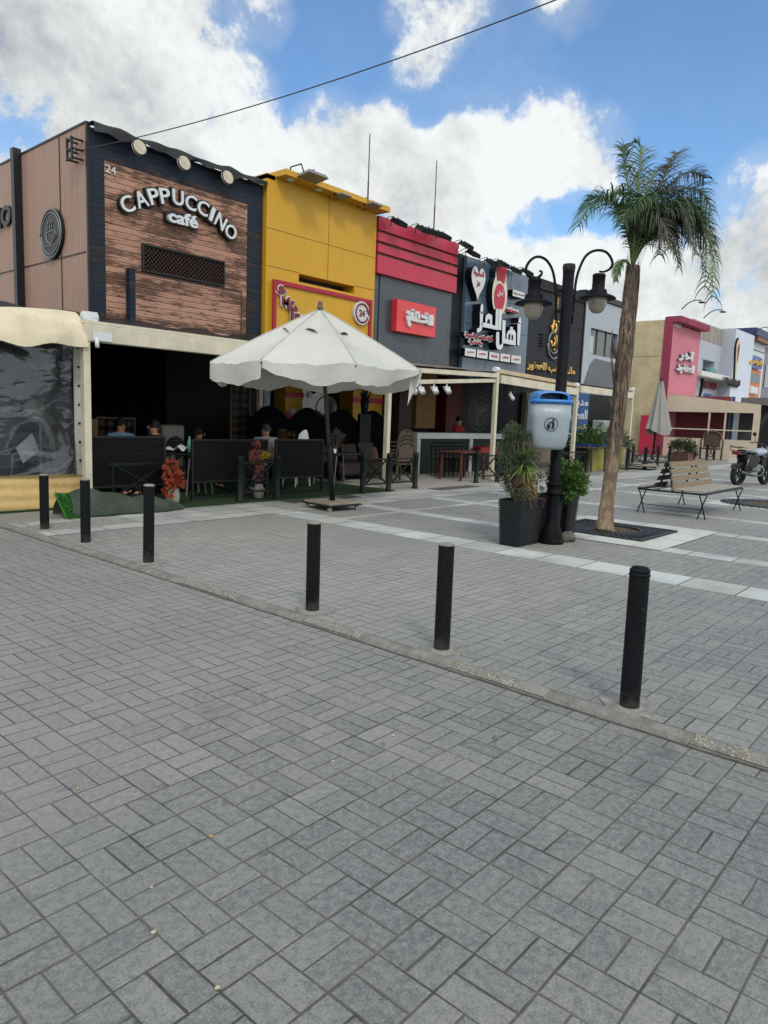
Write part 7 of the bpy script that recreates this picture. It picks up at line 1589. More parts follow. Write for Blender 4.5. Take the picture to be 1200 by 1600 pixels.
# ---------------------------------------------------------------- woven screens
m_rat = M('charcoal_rattan', '#17181d', .8, .25, 40, .6, c2='#24252b'); m_ratf = M('screen_frame', '#101216', .6)
m_rat = board_mat('charcoal_weave', '#1a1a21', '#23232b', '#101014', .018, 0, jw=.004, dark='#0b0b0e')
def wscreen(px0, px1, pyt, label, Y=10.1, z0=.30, h=None):
    x0 = F(px0, 700, Y)[0]; x1 = F(px1, 700, Y)[0]; z1 = F(px0, pyt, Y)[1]
    t = thing('woven_screen', ((x0 + x1) / 2, Y, 0), label, 'screen', 'woven charcoal screens along the cafe terrace')
    mb = MB(); mb.box(x0 + .03, x1 - .03, Y - .012, Y + .012, z0 + .03, z1 - .03); mb.build('woven_panel', m_rat, t)
    for z in (z0, z1 - .03): mb = MB(); mb.box(x0 + .031, x1 - .031, Y - .02, Y + .02, z, z + .03); mb.build('rail', m_ratf, t)
    mb = MB(); mb.box(x0 + .031, x1 - .031, Y - .012, Y + .012, .06, .08); mb.build('rail', m_ratf, t)
    for x in (x0, x1 - .03): mb = MB(); mb.box(x, x + .03, Y - .022, Y + .022, 0, z1); mb.build('leg', m_ratf, t)
    return (x0, x1, z1)
S1 = wscreen(137, 258, 681, 'left woven screen in front of the seated woman'); S2 = wscreen(299, 396 + 22, 686, 'middle woven screen between the orange flowers and the seated man'); S3 = wscreen(430, 505, 686, 'right woven screen left of the parasol pole')
# wavy topped dark partition
t = thing('wavy_partition', (9, 12.4, 0), 'near black fluted partition with a wavy top behind the parasol', 'partition'); yW = 12.35
xw0, xw1 = F(392, 650, yW)[0], F(607, 650, yW)[0]; pts = []; 
def wav(x): u = (x - xw0) / (xw1 - xw0); ph = u * 4.0; return 1.36 + .29 * (abs(math.sin(math.pi * (ph + .02))) ** 1.3)
n = 120; pts = [(xw0, .05), (xw1, .05)] + [(xw1 + (xw0 - xw1) * i / n, wav(xw1 + (xw0 - xw1) * i / n)) for i in range(n + 1)]
m_flut = m_shade
mb = MB(); mb.facade(pts, yW, yW + .06); mb.build('panel', m_flut, t)
for x in (xw0 + .05, xw1 - .05): mb = MB(); mb.box(x - .04, x + .04, yW + .061, yW + .14, 0, 1.5); mb.build('leg', m_dmetal, t)
# sofa with pillows, small table, flowers on it
sx0, sx1 = F(520, 740, 11.7)[0], F(598, 740, 11.7)[0]
t = thing('sofa', ((sx0 + sx1) / 2, 11.8, 0), 'dark brown low sofa against the wavy partition right of the parasol pole', 'sofa'); m_sofa = M('brown_leather', '#2c2320', .6, .2, 5, .3)
mb = MB(); mb.box(sx0, sx1, 11.45, 12.1, .12, .42, bev=.05); mb.build('seat', m_sofa, t); mb = MB(); mb.box(sx0, sx1, 12.05, 12.25, .3, .8, bev=.05); mb.build('backrest', m_sofa, t)
for x in (sx0 + .1, sx1 - .1): mb = MB(); mb.box(x - .04, x + .04, 11.5, 11.58, 0, .12); mb.build('leg', m_dmetal, t)
def cushion(x, y, z, w, h, mat, label, tilt=.3):
    mb = MB(); mb.grid(lambda u, v: (x + (u - .5) * w * (1 - .08 * math.sin(v * math.pi)), y - .09 * (math.sin(u * math.pi) * math.sin(v * math.pi)) ** .5 + (v - .5) * h * tilt, z + v * h), 12, 12); mb.grid(lambda u, v: (x + (u - .5) * w * (1 - .08 * math.sin(v * math.pi)), y + .07 * (math.sin(u * math.pi) * math.sin(v * math.pi)) ** .5 + (v - .5) * h * tilt, z + v * h), 12, 12)
    o = mb.build('cushion', mat); rebase(o, (x, y, z)); tag(o, label, 'cushion', 'brown cushions on the sofa')
m_cu = M('cushion_cloth', '#3d332e', .9, .15, 8, .3)
cushion(F(545, 710, 11.95)[0], 11.93, .43, .52, .4, m_cu, 'left brown cushion on the dark sofa'); cushion(F(572, 710, 11.95)[0], 11.93, .43, .55, .42, M('cushion_cloth2', '#463b35', .9, .15, 8, .3), 'right brown cushion on the dark sofa')
cushion(sx1 - .12, 11.9, .45, .2, .3, M('pink_cushion', '#7a5550', .9), 'small pinkish cushion at the right end of the sofa')
def smalltable(x, y, w, d, h, mat, label, splay=.08, legm=None, name='table'):
    t = thing(name, (x, y, 0), label, 'table'); mb = MB(); mb.box(x - w / 2, x + w / 2, y - d / 2, y + d / 2, h - .035, h, bev=.008); mb.build('tabletop', mat, t)
    for a in (-1, 1):
        for b in (-1, 1): mb = MB(); mb.bar((x + a * (w / 2 - .06), y + b * (d / 2 - .06), h - .036), (x + a * (w / 2 - .06 + splay), y + b * (d / 2 - .04), 0), .05 if legm else .022, .05 if legm else .022); mb.build('leg', legm or m_grey, t)
    return t
tx = F(530, 740, 10.9)[0]; smalltable(tx, 10.9, .9, .7, .7, m_ratf, 'dark bistro table with grey tube legs right of the parasol pole')
def cup(x, y, z, label, mat, r=.035, h=.09): mb = MB(); mb.lathe([(r * .8, z), (r, z + h), (r * .9, z + h), (r * .7, z + .01)], (x, y), 14, cap=False); o = mb.build('cup', mat); rebase(o, (x, y, z)); tag(o, label, 'cup')
cup(tx - .25, 10.8, .7, 'small white cup on the dark bistro table, nearest the parasol pole', m_wpl); cup(tx + .02, 10.85, .7, 'black tumbler with white lid on the dark bistro table', m_black, .045, .12)
bush((tx + .05, 11.05, 1.02), .2, .18, 500, .05, .005, leafmat('pale_dry_flower', '#55524c', '#77736b'), 'pale dry flower spray standing on the dark bistro table', name='flower_spray', seed=51, base=(tx - .02, 11.0, .7), stems=14, cat='flowers')
bush(D(447, 680, 15.2), .16, .14, 300, .05, .012, leafmat('brown_flower', '#6b5030', '#8a6a3a', '#3a2f24'), 'brown dried flowers rising behind the right woven screen', name='dried_flowers', seed=52, stems=8, cat='flowers')
# orange flowers in white ribbed vases
def vase(x, y, s, label):
    t = thing('ribbed_vase', (x, y, 0), label, 'vase', 'white vases of orange and pink flowers'); pr = []
    for i in range(25): q = i / 24; pr.append(((.085 + .055 * math.sin(q * math.pi * .85 + .25)) * s + .004 * math.sin(i * 2.2), q * .40 * s))
    mb = MB(); mb.lathe(pr, (x, y), 24, cap=True); mb.build('body', M('white_ceramic', '#8f8d83', .5, .12, 10, .1), t); return t
vx, vy = G(270, 790); vase(vx, vy, .78, 'white ribbed vase holding orange flowers between the left and middle screens')
of = thing('orange_flowers', (vx, vy, .28), 'tall bunch of orange leafy flowers in the left ribbed vase', 'flowers')
fv = .7547 * vx + .656 * vy
for i, (px, py, rx, rz) in enumerate(((266, 726, .07, .1), (268, 742, .1, .1), (272, 757, .12, .09), (274, 746, .11, .07), (276, 759, .13, .05), (264, 768, .05, .07))):
    bush(D(px, py, fv - .03 * (i % 2)), rx, rz, 150, .07, .017, m_org, '', seed=60 + i, base=(vx, vy, .28), stems=4, clumps=9, parent=of)
v2x, v2y = G(403, 782); v2x, v2y = F(404, 775, 9.85)[0], 9.85; vase(v2x, v2y, .66, 'white vase behind the crossed fence panel in front of the seated man')
fv2 = .7547 * v2x + .656 * v2y; pf = thing('pink_flowers', (v2x, v2y, .25), 'tall column of pink, orange and white flowers in front of the seated man', 'flowers')
m_pf = leafmat('pink_flower', '#8a4a52', '#c58a86', '#b96a4c', .6); m_yf = leafmat('yellow_flower', '#b59a1e', '#d0b830', None, .6)
for i, (px, py, rx, rz, mt) in enumerate(((401, 700, .1, .12, m_pf), (404, 722, .1, .12, m_pf), (403, 745, .08, .1, m_pf), (399, 712, .09, .1, m_pf), (406, 735, .07, .08, m_pf), (414, 712, .05, .07, m_yf))):
    bush(D(px, py, fv2), rx, rz, 150, .055, .016, mt, '', seed=80 + i, base=(v2x, v2y, .25), stems=3, clumps=9, parent=pf)
# air cooler
cx0, cx1 = F(254, 690, 11.6)[0], F(289, 690, 11.6)[0]; zc0, zc1 = .35, F(254, 664, 11.6)[1]
t = thing('air_cooler', ((cx0 + cx1) / 2, 11.6, 0), 'boxy pale air cooler with a round dark louvred grille', 'air cooler')
mb = MB(); mb.box(cx0, cx1, 11.6, 12.1, zc0, zc1, bev=.03); mb.build('casing', M('cooler_plastic', '#77776c', .5, .1, 5), t)
ccx, ccz, cr_ = (cx0 + cx1) / 2 + .03, (zc0 + zc1) / 2 + .02, min((cx1 - cx0) * .42, .32)
mb = MB(); mb.facade([(ccx + math.cos(q * math.pi / 14) * cr_, ccz + math.sin(q * math.pi / 14) * cr_ * 1.05) for q in range(28)], 11.585, 11.599); gr = mb.build('grille', m_shade, t)
for i in range(9): z = ccz + (i - 4) * cr_ * .21; w_ = math.sqrt(max(0, cr_ ** 2 - (z - ccz) ** 2)) * .95; mb = MB(); mb.box(ccx - w_, ccx + w_, 11.57, 11.584, z - .008, z + .012); mb.build('louvre', M('louvre_grey', '#3a3d3f', .5), gr)
mb = MB(); mb.box(cx0 + .04, cx1 - .04, 11.65, 12.05, 0, zc0 - .001); mb.build('stand', m_dmetal, t)
o = MB(); q = F(278, 706, 11.0); o.grid(lambda u, v: (q[0] + (u - .5) * .35, 11 + (v - .5) * .3, .80 + .05 * math.sin(u * 9) * math.cos(v * 7) + .05 * u), 10, 8); oo = o.build('napkin_heap', m_wpl); rebase(oo, (q[0], 11, .72)); tag(oo, 'crumpled white napkins on the table before the air cooler', 'napkins')
smalltable(q[0], 11.0, .7, .7, .75, m_ratf, 'dark table carrying the white napkins in front of the air cooler')
mb = MB(); qq = F(296, 700, 10.8); mb.lathe([(.035, .75), (.035, .95), (.015, 1.0), (.015, 1.04)], (qq[0] - .0, 10.8), 12); o = mb.build('water_bottle', M('bottle_plastic', '#5f8f8a', .2)); rebase(o, (qq[0], 10.8, .75)); tag(o, 'clear greenish water bottle at the left edge of the middle screen', 'bottle')
smalltable(qq[0] + .1, 10.85, .5, .5, .75, m_ratf, 'dark side table under the greenish bottle behind the middle screen')
# white counter
k0, k1 = F(649, 742, 11.9)[0], F(772, 742, 11.9)[0]; kz = F(649, 676, 11.9)[1]
t = thing('white_counter', (k0, 11.9, 0), 'long white framed counter with dark green panels under the thin cross bar', 'counter')
m_cf = M('counter_white', '#b9c1bf', .5, .08, 4, .05, dirt=.1)
mb = MB(); mb.box(k0 - .05, k1 + .6, 11.85, 12.45, kz - .16, kz, bev=.01); mb.build('counter_top', m_cf, t)
xm_ = F(733, 742, 11.9)[0]
for x in (k0, xm_ - .06): mb = MB(); mb.box(x, x + .14, 11.88, 12.0, 0, kz - .161); mb.build('upright', m_cf, t)
mb = MB(); mb.box(k0 + .141, xm_ - .061, 11.93, 11.97, 0, kz - .162); mb.build('panel', M('dark_green_board', '#141d1d', .7, .15, 8, .2), t); mb = MB(); mb.box(xm_ + .09, k1 + .5, 11.93, 11.97, 0, kz - .162); mb.build('panel', M('dark_green_board', '#141d1d'), t)
def redcrate(x, label): mb = MB(); mb.box(x - .22, x + .22, 11.5, 11.8, .55, .75, bev=.02); o = mb.build('red_box', M('red_plastic', '#8c1420', .5)); rebase(o, (x, 11.6, .55)); tag(o, label, 'box', 'red boxes at the counter')
mb = MB(); xr_ = F(762, 720, 11.5)[0]; mb.box(xr_ - .7, xr_ + .6, 11.45, 11.82, .5, .549); o = mb.build('low_shelf', m_ratf); rebase(o, (xr_, 11.6, .5)); tag(o, 'dark low shelf under the red boxes', 'shelf')
redcrate(F(753, 715, 11.6)[0], 'left red box below the right half of the counter'); redcrate(F(767, 715, 11.6)[0], 'right red box below the right half of the counter')
# chairs
def armchair():
    t = thing('brown_chair', (0, 0, 0), 'x', 'chair'); m1 = M('brown_rattan', '#4c4034', .7, .2, 30, .4)
    mb = MB(); mb.box(-.24, .24, -.24, .22, .42, .46, bev=.01); mb.build('seat', m1, t)
    mb = MB(); mb.tube([(-.24, .2, .46), (-.25, .24, .75), (-.18, .27, .92), (0, .28, .97), (.18, .27, .92), (.25, .24, .75), (.24, .2, .46)], .016, 8); mb.build('back_frame', m1, t)
    mb = MB(); mb.grid(lambda u, v: (-.21 + .42 * u, .235 + .03 * v, .5 + .4 * v * (1 - .25 * (2 * u - 1) ** 2)), 8, 8); mb.build('backrest', m1, t)
    for a in (-1, 1):
        mb = MB(); mb.tube([(a * .25, -.22, .46), (a * .27, -.22, .62), (a * .27, -.1, .68), (a * .25, .22, .68)], .014, 8); mb.build('armrest', m1, t)
        for b in (-1, 1): mb = MB(); mb.bar((a * .21, b * .2, .42), (a * .23, b * .24, 0), .03, .03); mb.build('leg', m1, t)
    return t
ac = armchair(); used = False; bx_, by_ = F(624, 700, 10.7)[0], 10.7
for i in range(4):
    place(ac, used, (bx_ + .02 * i, by_ + .03 * i, .085 * i), math.radians(168 + 2 * i), ('lowest', 'second lowest', 'third from the floor', 'topmost')[i] + ' chair of the brown stack behind the fence post', 'stacked brown rattan chairs'); used = True
def wirechair():
    t = thing('black_metal_chair', (0, 0, 0), 'x', 'chair')
    mb = MB(); mb.box(-.2, .2, -.2, .2, .43, .45, bev=.008); mb.build('seat', m_blkp, t)
    mb = MB(); mb.tube([(-.2, .19, .0), (-.2, .2, .44), (-.21, .26, .78), (-.12, .29, .88), (.12, .29, .88), (.21, .26, .78), (.2, .2, .44), (.2, .19, 0)], .012, 6); mb.build('back_frame', m_blkp, t)
    for z in (.58, .68, .78): mb = MB(); mb.tube([(-.2, .22 + (z - .45) * .15, z), (0, .26 + (z - .45) * .15, z), (.2, .22 + (z - .45) * .15, z)], .009, 5); mb.build('back_rail', m_blkp, t)
    for a in (-1, 1): mb = MB(); mb.tube([(a * .19, -.18, .43), (a * .21, -.22, 0)], .012, 6); mb.build('leg', m_blkp, t)
    return t
wc = wirechair(); used = False
for i in range(6):
    x = F(688 + i * 6.5, 720, 11.2)[0]; o = place(wc, used, (x, 11.15, .02), math.radians(100), ('first', 'second', 'third', 'fourth', 'fifth', 'sixth')[i] + ' from the left of the black metal chairs nested before the counter', 'nested black metal chairs'); used = True
tw = F(722, 745, 10.4)[0]; smalltable(tw, 10.4, 1.1, .7, .72, M('red_brown_wood', '#512c20', .6, .2, 5, .2, streak=(1, 8, 1)), 'red brown wooden table in front of the counter', 0.02, M('red_brown_wood', '#6b3a28'), name='wooden_table')
# round fan / mesh disc behind the counter
fx2, fz2 = F(750, 643, 13.2); t = thing('wall_fan', (fx2, 13.3, fz2), 'large round wire fan guard on the dark wall behind the counter', 'fan')
mb = MB(); R_ = .62
for rr_ in (R_, R_ * .75, R_ * .5, R_ * .25): mb.tube([(fx2 + rr_ * math.cos(a), 13.2, fz2 + rr_ * math.sin(a)) for a in [i * math.pi / 18 for i in range(37)]], .01, 5)
for i in range(24): a = i * math.pi / 12; mb.bar((fx2, 13.2, fz2), (fx2 + R_ * math.cos(a), 13.2, fz2 + R_ * math.sin(a)), .008, .008)
m_fan = M('fan_wire', '#6f6a60', .5); mb.build('guard', m_fan, t)
for i in range(3): a = i * 2 * math.pi / 3; mb = MB(); mb.facade([(fx2, fz2), (fx2 + .45 * math.cos(a), fz2 + .45 * math.sin(a)), (fx2 + .5 * math.cos(a + .5), fz2 + .5 * math.sin(a + .5)), (fx2 + .25 * math.cos(a + .7), fz2 + .25 * math.sin(a + .7))], 13.24, 13.25); mb.build('blade', M('fan_blade', '#45423d', .5), t)
# spot lamps hanging under the cross bar
def spot():
    t = thing('spot_lamp', (0, 0, 0), 'x', 'spot lamp'); mb = MB(); mb.tube([(0, 0, 0), (0, 0, -.08)], .02, 8); mb.box(-.09, .09, -.05, .05, -.1, -.06, bev=.01); mb.build('bracket', m_wpl, t)
    for s in (-1, 1): mb = MB(); mb.tube([(s * .06, 0, -.1), (s * .02, -.08, -.2)], [.045, .055], 10); mb.build('lamp_head', m_wpl, t)
    return t
sp_ = spot(); used = False
for i, px in enumerate((645, 657, 678, 698)): x, z = F(px, 598.5, YP + .02); place(sp_, used, (x, YP + .02, z - .02), 0, ('first', 'second', 'third', 'fourth')[i] + ' from the left of the white spot lamps hanging under the thin cross bar', 'white spot lamps under the cross bar'); used = True
for (px, py, lab) in ((594, 590, 'small white twin camera under the canopy left of the second cream post'), (798, 612, 'white bullet camera under the rolled awning')):
    x, z = F(px, py, YP + .1); o = place(sp_, True, (x, YP + .1, z), .5, lab); 
# black raised hand sculpture above the partition
hx, hz = F(570, 625, 12.3); t = thing('hand_sculpture', (hx, 12.3, hz), 'black open hand shaped sculpture above the partition beside the yellow pier', 'sculpture')
mb = MB(); mb.tube([(hx, 12.3, hz - .35), (hx, 12.3, hz - .15), (hx + .01, 12.3, hz)], [.08, .1, .12], 12)
for a, L, r_ in ((-.62, .2, .028), (-.28, .28, .027), (0, .3, .028), (.26, .28, .027), (.75, .22, .03)):
    b0 = Vector((hx + math.sin(a) * .09, 12.3, hz - .02 + .03 * math.cos(a))); m_ = b0 + Vector((math.sin(a), 0, math.cos(a))) * L * .55; mb.tube([b0, m_, m_ + Vector((math.sin(a * .7), 0, math.cos(a * .7))) * L * .45], [r_, r_ * .9, r_ * .6], 8)
mb.build('hand', m_black, t)
o2_ = MB(); o2_.box(hx - .2, hx + .2, 12.25, 12.34, 0, hz - .34); oo = o2_.build('sculpture_stand', m_black); oo.parent = t; oo.data.transform(Matrix.Translation(-t.location))
# counter of the yellow shop: dark cloth bundles and mirror
q0, q1 = F(478, 660, 13), F(525, 605, 13); mb = MB(); mb.grid(lambda u, v: (q0[0] + u * (q1[0] - q0[0]), 12.95 - .18 * math.sin(v * math.pi) * (1 + .2 * math.sin(u * 14)), 2.02 + v * .42 + .03 * math.sin(u * 25)), 30, 10); o = mb.build('rolled_cloth', m_shade); rebase(o, (q0[0], 13, 2)); tag(o, 'dark bundled cloth roll hanging before the yellow shop glass', 'cloth')
cx_, cz_ = F(510, 640, 12.9); t = thing('round_mirror', (cx_, 12.9, cz_), 'round mirror with a pale rim above the wavy partition', 'mirror'); mb = MB(); mb.tube([(cx_ + .36 * math.cos(a), 12.9, cz_ + .33 * math.sin(a)) for a in [i * math.pi / 16 for i in range(33)]], .02, 6); mb.build('rim', m_fan, t)
mb = MB(); mb.facade(ellipse(cx_, cz_, .345, .315), 12.9, 12.93); mb.build('glass', M('mirror_glass', '#4a4f4f', .1, .3, 3, 0, spec=.9), t)
x, z = F(458, 645, 12.7); mb = MB(); mb.ball((x, 12.7, z), .1, 8, sz=1.1); o = mb.build('white_globe', m_wpl); rebase(o, (x, 12.7, z)); tag(o, 'small white globe seen in the first dip of the wavy partition', 'ornament')
# back of a white plastic chair above the right screen
x, z = F(474, 686, 10.9); t = thing('white_plastic_chair', (x, 10.9, 0), 'white rounded plastic chair back showing above the right woven screen', 'chair')
mb = MB(); mb.grid(lambda u, v: (x + (u - .5) * .34 * (1 - .25 * v ** 3), 10.9 - .06 * math.cos((u - .5) * 3), .5 + v * (z + .19 - .5) * (1 - .15 * (2 * u - 1) ** 2 * v)), 12, 12); mb.build('backrest', m_wpl, t); mb = MB(); mb.box(x - .2, x + .2, 10.9, 11.3, .42, .46, bev=.015); mb.build('seat', m_wpl, t)
for a in (-1, 1):
    for b in (0, 1): mb = MB(); mb.bar((x + a * .17, 10.93 + b * .33, .42), (x + a * .2, 10.9 + b * .4, 0), .03, .03); mb.build('leg', m_wpl, t)
# yellow planter, brown table, greenery at the right bays
q0, q1 = G(887, 737), G(947, 739); yl_ = thing('yellow_planter', (22.0, 10.2, 0), 'long faded yellow planter box with a blue rim behind the palm trunk', 'planter')
yx0, yx1 = F(924, 730, 10.3)[0], F(950, 730, 10.3)[0] + 1.2; zy = F(930, 695, 10.3)[1]
mb = MB(); mb.prism([(yx0 + .1, 0), (yx1 - .1, 0), (yx1, zy - .06), (yx0, zy - .06)], lambda a, c: (a, 10.3, c), lambda a, c: (a, 10.9, c)); mb.build('box', M('faded_yellow_board', '#8f8a3c', .7, .12, 4, .15, dirt=.2), yl_); mb = MB(); mb.box(yx0 - .03, yx1 + .03, 10.27, 10.93, zy - .059, zy); mb.build('rim', M('blue_rim', '#1c3f8c', .5), yl_)
bush(((yx0 + yx1) / 2, 10.6, zy + .12), 1.0, .22, 1100, .12, .035, m_lf, 'leafy green plants filling the yellow planter', name='planter_greenery', seed=71, base=((yx0 + yx1) / 2, 10.6, zy - .05), stems=14, clumps=26, cat='plant')
x = F(912, 690, 10.8)[0]; bush((x, 10.8, .95), .75, .2, 700, .1, .03, m_lf, 'green leafy row under the blue banner', name='planter_greenery', seed=72, base=(x, 10.8, .6), stems=10, clumps=18, cat='plant')
mb = MB(); mb.box(x - 1, x + .9, 10.55, 11.05, 0, .75, bev=.02); o = mb.build('dark_trough', m_grn); rebase(o, (x, 10.8, 0)); tag(o, 'dark green planting trough under the blue banner', 'planter')
smalltable(F(912, 720, 10.5)[0], 10.3, 1.1, .7, .78, M('dull_brown_top', '#4e443b', .7), 'dull brown table between the fence posts right of the bin', .0, M('dull_brown_top', '#4e443b'))
bush(D(962, 690, 23.2), .35, .5, 500, .3, .012, m_olive, 'spiky grey green plant behind the palm trunk', name='spiky_plant', seed=73, stems=6, cat='plant')
# far potted shrub and arched chair
pot = G(1064, 722); t = thing('plant_pot', (pot[0], pot[1], 0), 'brown square pot of the round dark shrub behind the bench', 'pot'); mb = MB(); mb.prism([(-.42, 0), (.42, 0), (.5, .42), (-.5, .42)], lambda a, c: (pot[0] + a, pot[1] - .45, c), lambda a, c: (pot[0] + a, pot[1] + .45, c)); mb.build('box', M('terracotta_brown', '#5e4238', .8, .2, 5, .2), t)
fpz = .7547 * pot[0] + .656 * pot[1]; bush(D(1068, 703, fpz), .62, .42, 2600, .09, .02, m_dk, 'round dark green shrub in a brown pot behind the bench', seed=74, base=(pot[0], pot[1], .4), stems=10, clumps=24)
x, y = G(1110, 716); t = thing('arched_chair', (XE - .9, 11.6, 0), 'brown chair with an arched back against the beige enclosure', 'chair'); x = XE - .9; y = 11.3
m1 = M('brown_rattan', '#6a5a48')
mb = MB(); mb.tube([(x, y - .5, 0), (x, y - .52, .9), (x, y - .35, 1.3), (x, y, 1.42), (x, y + .35, 1.3), (x, y + .52, .9), (x, y + .5, 0)], .045, 8); mb.build('arched_frame', m1, t); mb = MB(); mb.box(x - .5, x, y - .45, y + .45, .5, .58); mb.build('seat', m1, t); mb = MB(); mb.grid(lambda u, v: (x + .02, y - .4 + .8 * u, .6 + .75 * v * (1 - .3 * (2 * u - 1) ** 2)), 8, 6); mb.build('backrest', m1, t)
x, y = F(951, 690, 13.2)[0], 13.2
mb = MB(); mb.box(x - .5, x + .9, y, y + .6, 0.5, 1.7, bev=.05); o = mb.build('drinks_cooler', M('cooler_white', '#8f9593', .4)); rebase(o, (x, y, 0)); tag(o, 'white and black chest cooler behind the palm trunk', 'cooler')
# ---------------------------------------------------------------- people
def skin(name, V, E, Rr, mat, parent=None, sub=2):
    me = bpy.data.meshes.new('tmp'); me.from_pydata([tuple(v) for v in V], E, []); o = bpy.data.objects.new('tmp', me); COL.objects.link(o)
    md = o.modifiers.new('s', 'SKIN'); md.use_smooth_shade = True; md.branch_smoothing = .3
    if not me.skin_vertices: me.skin_vertices.new() if hasattr(me.skin_vertices, 'new') else None
    if not len(me.skin_vertices):
        import bmesh
        b = bmesh.new(); b.from_mesh(me); b.verts.layers.skin.verify(); b.to_mesh(me); b.free()
    sv = me.skin_vertices[0].data
    for i, r_ in enumerate(Rr): sv[i].radius = r_ if isinstance(r_, tuple) else (r_, r_); sv[i].use_root = (i == 0)
    s2 = o.modifiers.new('u', 'SUBSURF'); s2.levels = sub; s2.render_levels = sub
    bpy.context.view_layer.update(); dg = bpy.context.evaluated_depsgraph_get(); out = bpy.data.meshes.new_from_object(o.evaluated_get(dg)); bpy.data.objects.remove(o); bpy.data.meshes.remove(me)
    off = Vector((0, 0, 0)); p = parent
    while p is not None: off += p.location; p = p.parent
    out.transform(Matrix.Translation(-off)); out.materials.clear(); out.materials.append(mat); out.name = name
    for f in out.polygons: f.use_smooth = True
    r_ = bpy.data.objects.new(name, out); COL.objects.link(r_)
    if parent: r_.parent = parent
    return r_
m_sk = M('skin_tan', '#b98a70', .55, .08, 8, .05); m_hair = M('dark_hair', '#15110f', .7, .2, 30, .3); m_greyh = M('grey_hair', '#3a3836', .8, .2, 40, .3)
def person(x, y, face, top, shirt, pants, hair, label, lean=0., armL=(.18, .42, .78), armR=(.18, .42, .78), seat=.45, short=True):
    """seated person; face = heading angle, top = height of the crown"""
    top += .05; t = thing('person', (x, y, 0), label, 'person'); k = (top - seat) / .86; ca, sa = math.cos(face), math.sin(face)
    def W_(f, s, z): return Vector((x + f * ca - s * sa, y + f * sa + s * ca, z))       # forward, side, up
    h = lambda q: seat + q * k
    V = [W_(0, 0, h(.05)), W_(.01, 0, h(.2)), W_(lean * .5, 0, h(.38)), W_(lean, 0, h(.575)), W_(lean + .01, 0, h(.635)), W_(lean + .02, 0, h(.66)), W_(lean + .03, 0, h(.74)), W_(lean + .02, 0, h(.81))]
    R = [(.15, .12), (.135, .105), (.15, .11), (.12, .085), (.052, .052), (.07, .062), (.083, .074), (.062, .062)]; E = [(i, i + 1) for i in range(7)]
    def chain(root, pts, rs):
        a = root
        for p, r_ in zip(pts, rs): V.append(p); R.append(r_); E.append((a, len(V) - 1)); a = len(V) - 1
        return a
    for s, arm in ((1, armL), (-1, armR)):
        hip = chain(0, [W_(.04, s * .09, h(.04)), W_(.24, s * .12, seat + .08), W_(.43, s * .12, seat + .07), W_(.45, s * .12, .25), W_(.44, s * .12, .09), W_(.55, s * .13, .035)], [.095, .085, .06, .055, .038, .03])
        sh = chain(3, [W_(lean, s * .17, h(.555)), W_(lean + .03, s * .21, h(.37)), W_(lean + arm[0], s * arm[0] * 1.0 + s * .02, h(.2)), W_(lean + arm[1], s * .1, arm[2])], [.062, .048, .04, .026])
        hd = V[sh]; d = (V[sh] - V[sh - 1]).normalized(); sd = d.cross(Vector((0, 0, 1))).normalized()
        pl = chain(sh, [hd + d * .05], [.028])
        for q, L in ((-.03, .055), (-.01, .068), (.01, .064), (.028, .05)): chain(pl, [V[pl] + sd * q + d * .03, V[pl] + sd * q * 1.2 + d * (.03 + L) + Vector((0, 0, -.015))], [.009, .007])
        chain(sh, [hd + sd * .035 * s + d * .02, hd + sd * .055 * s + d * .05], [.010, .008])
    body = skin('body', V, E, R, m_sk, t, 2)
    hc = V[6]
    mb = MB(); mb.grid(lambda u, v: tuple(hc + Vector((ca, sa, 0)) * (-.035 + .1 * math.cos(u * 2 * math.pi) * math.sin(v * 1.6)) + Vector((-sa, ca, 0)) * (.092 * math.sin(u * 2 * math.pi) * math.sin(v * 1.75)) + Vector((0, 0, .01 + .125 * math.cos(v * 1.75)))), 20, 8); mb.build('hair', hair, t)
    fc = V[6] + Vector((ca, sa, 0)) * .085
    mb = MB(); mb.tube([fc + Vector((0, 0, .02)), fc + Vector((ca, sa, 0)) * .022 + Vector((0, 0, -.02)), fc + Vector((0, 0, -.028))], [.008, .013, .008], 6); mb.build('nose', m_sk, t)
    for s in (-1, 1): mb = MB(); mb.ball(tuple(fc + Vector((-sa, ca, 0)) * (s * .03) + Vector((0, 0, .018)) - Vector((ca, sa, 0)) * .012), .010, 5); mb.build('eye', m_hair, t)
    mb = MB(); mb.tube([fc + Vector((-sa, ca, 0)) * q + Vector((0, 0, -.05)) - Vector((ca, sa, 0)) * .012 for q in (-.022, 0, .022)], .005, 5); mb.build('mouth', M('lip', '#6a3f38', .5), t)
    # clothing shells
    V2 = [W_(0, 0, h(.03)), W_(.01, 0, h(.2)), W_(lean * .5, 0, h(.38)), W_(lean, 0, h(.58)), W_(lean, 0, h(.615))]; R2 = [(.18, .15), (.17, .14), (.19, .15), (.175, .14), (.09, .085)]; E2 = [(0, 1), (1, 2), (2, 3), (3, 4)]
    for s, arm in ((1, armL), (-1, armR)):
        V2 += [W_(lean, s * .17, h(.555)), W_(lean + .03, s * .215, h(.36))]; R2 += [.098, .078]; n_ = len(V2); E2 += [(3, n_ - 2), (n_ - 2, n_ - 1)]
        if not short: V2 += [W_(lean + arm[0], s * arm[0] * 1.0 + s * .02, h(.2)), V2[0].lerp(W_(lean + arm[1], s * .1, arm[2]), 1.0)]; R2 += [.055, .042]; E2 += [(n_ - 1, n_), (n_, n_ + 1)]
    skin('shirt', V2, E2, R2, shirt, t, 2)
    V3 = [W_(0, 0, h(.03))]; R3_ = [(.165, .13)]; E3 = []
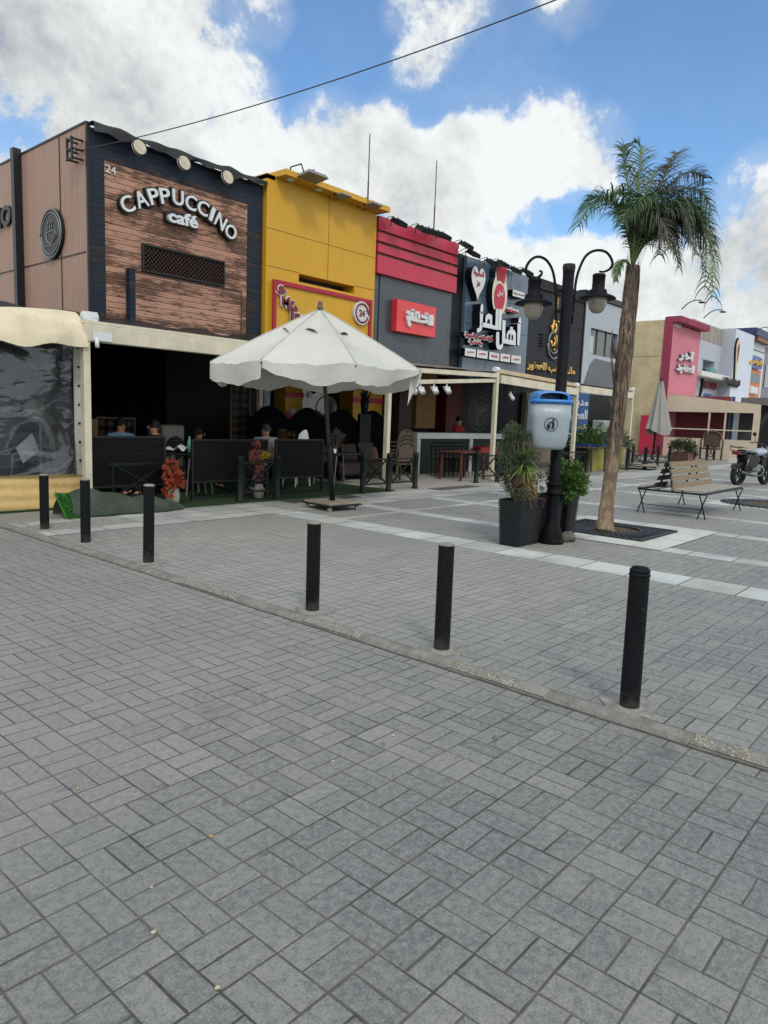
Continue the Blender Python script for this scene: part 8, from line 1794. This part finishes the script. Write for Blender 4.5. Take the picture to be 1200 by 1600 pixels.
    for s in (1, -1):
        a = 0
        for p, r_ in zip([W_(.05, s * .09, seat + .06), W_(.24, s * .12, seat + .08), W_(.43, s * .12, seat + .07), W_(.45, s * .12, .25), W_(.44, s * .12, .1)], [.108, .098, .075, .068, .06]): V3.append(p); R3_.append(r_); E3.append((a, len(V3) - 1)); a = len(V3) - 1
    skin('trousers', V3, E3, R3_, pants, t, 2)
    for s in (1, -1): mb = MB(); mb.ball(tuple(W_(.52, s * .13, .04)), .05, 6, sx=1.8, sz=.8); mb.build('shoe', m_black, t)
    return t
def stool(x, y, label, face=0):
    t = thing('dark_chair', (x, y, 0), label, 'chair'); mb = MB(); mb.box(x - .23, x + .23, y - .23, y + .23, .39, .45, bev=.015); mb.build('seat', m_ratf, t)
    for a in (-1, 1):
        for b in (-1, 1): mb = MB(); mb.bar((x + a * .2, y + b * .2, .39), (x + a * .21, y + b * .21, 0), .03, .03); mb.build('leg', m_ratf, t)
m_lb = M('light_blue_cloth', '#6f93a8', .85, .08, 12, .2); m_wh = M('white_cloth', '#a9abb0', .85, .05, 12, .2); m_bk = M('dark_cloth', '#14161c', .9, .15, 12, .2); m_je = M('denim', '#1c2533', .9, .15, 12, .2); m_rd = M('red_cloth', '#8c1522', .8, .1, 12, .2)
px_ = F(187, 675, 11.5)[0]; person(px_, 11.5, math.radians(-95), F(187, 657.5, 11.5)[1], m_lb, m_je, m_hair, 'person in a light blue shirt with dark hair facing out over the left woven screen', .03); stool(px_, 11.5, 'dark chair under the person in light blue')
px_ = F(246, 690, 11.1)[0]; person(px_, 11.1, math.radians(180), F(243, 661, 11.1)[1], m_bk, m_je, m_hair, 'person in dark clothes seen in profile facing left beside the air cooler', .05, short=False); stool(px_, 11.1, 'dark chair under the person in dark clothes')
px_ = F(417, 690, 10.75)[0]; person(px_, 10.75, math.radians(-150), F(414, 667.5, 10.75)[1], m_wh, m_je, m_greyh, 'person with short grey hair in a white t-shirt between the middle and right screens', .06, armL=(.22, .34, .82), armR=(.22, .36, .85)); stool(px_, 10.75, 'dark chair under the person in the white t-shirt')
px_ = F(305, 690, 11.6)[0]; person(px_, 11.6, math.radians(-20), F(306, 674, 11.6)[1], m_bk, m_bk, m_hair, 'person in black barely visible behind the left end of the middle screen', .05, short=False); stool(px_, 11.6, 'dark chair under the person in black')
# standing at the counter
px_ = F(713, 690, 12.9)[0]; person(px_, 12.9, math.radians(-90), F(713, 652, 12.9)[1], m_rd, m_bk, m_hair, 'person in a red shirt with dark hair behind the white counter', .05, seat=.62); stool(px_, 12.9, 'dark chair behind the counter under the person in red')
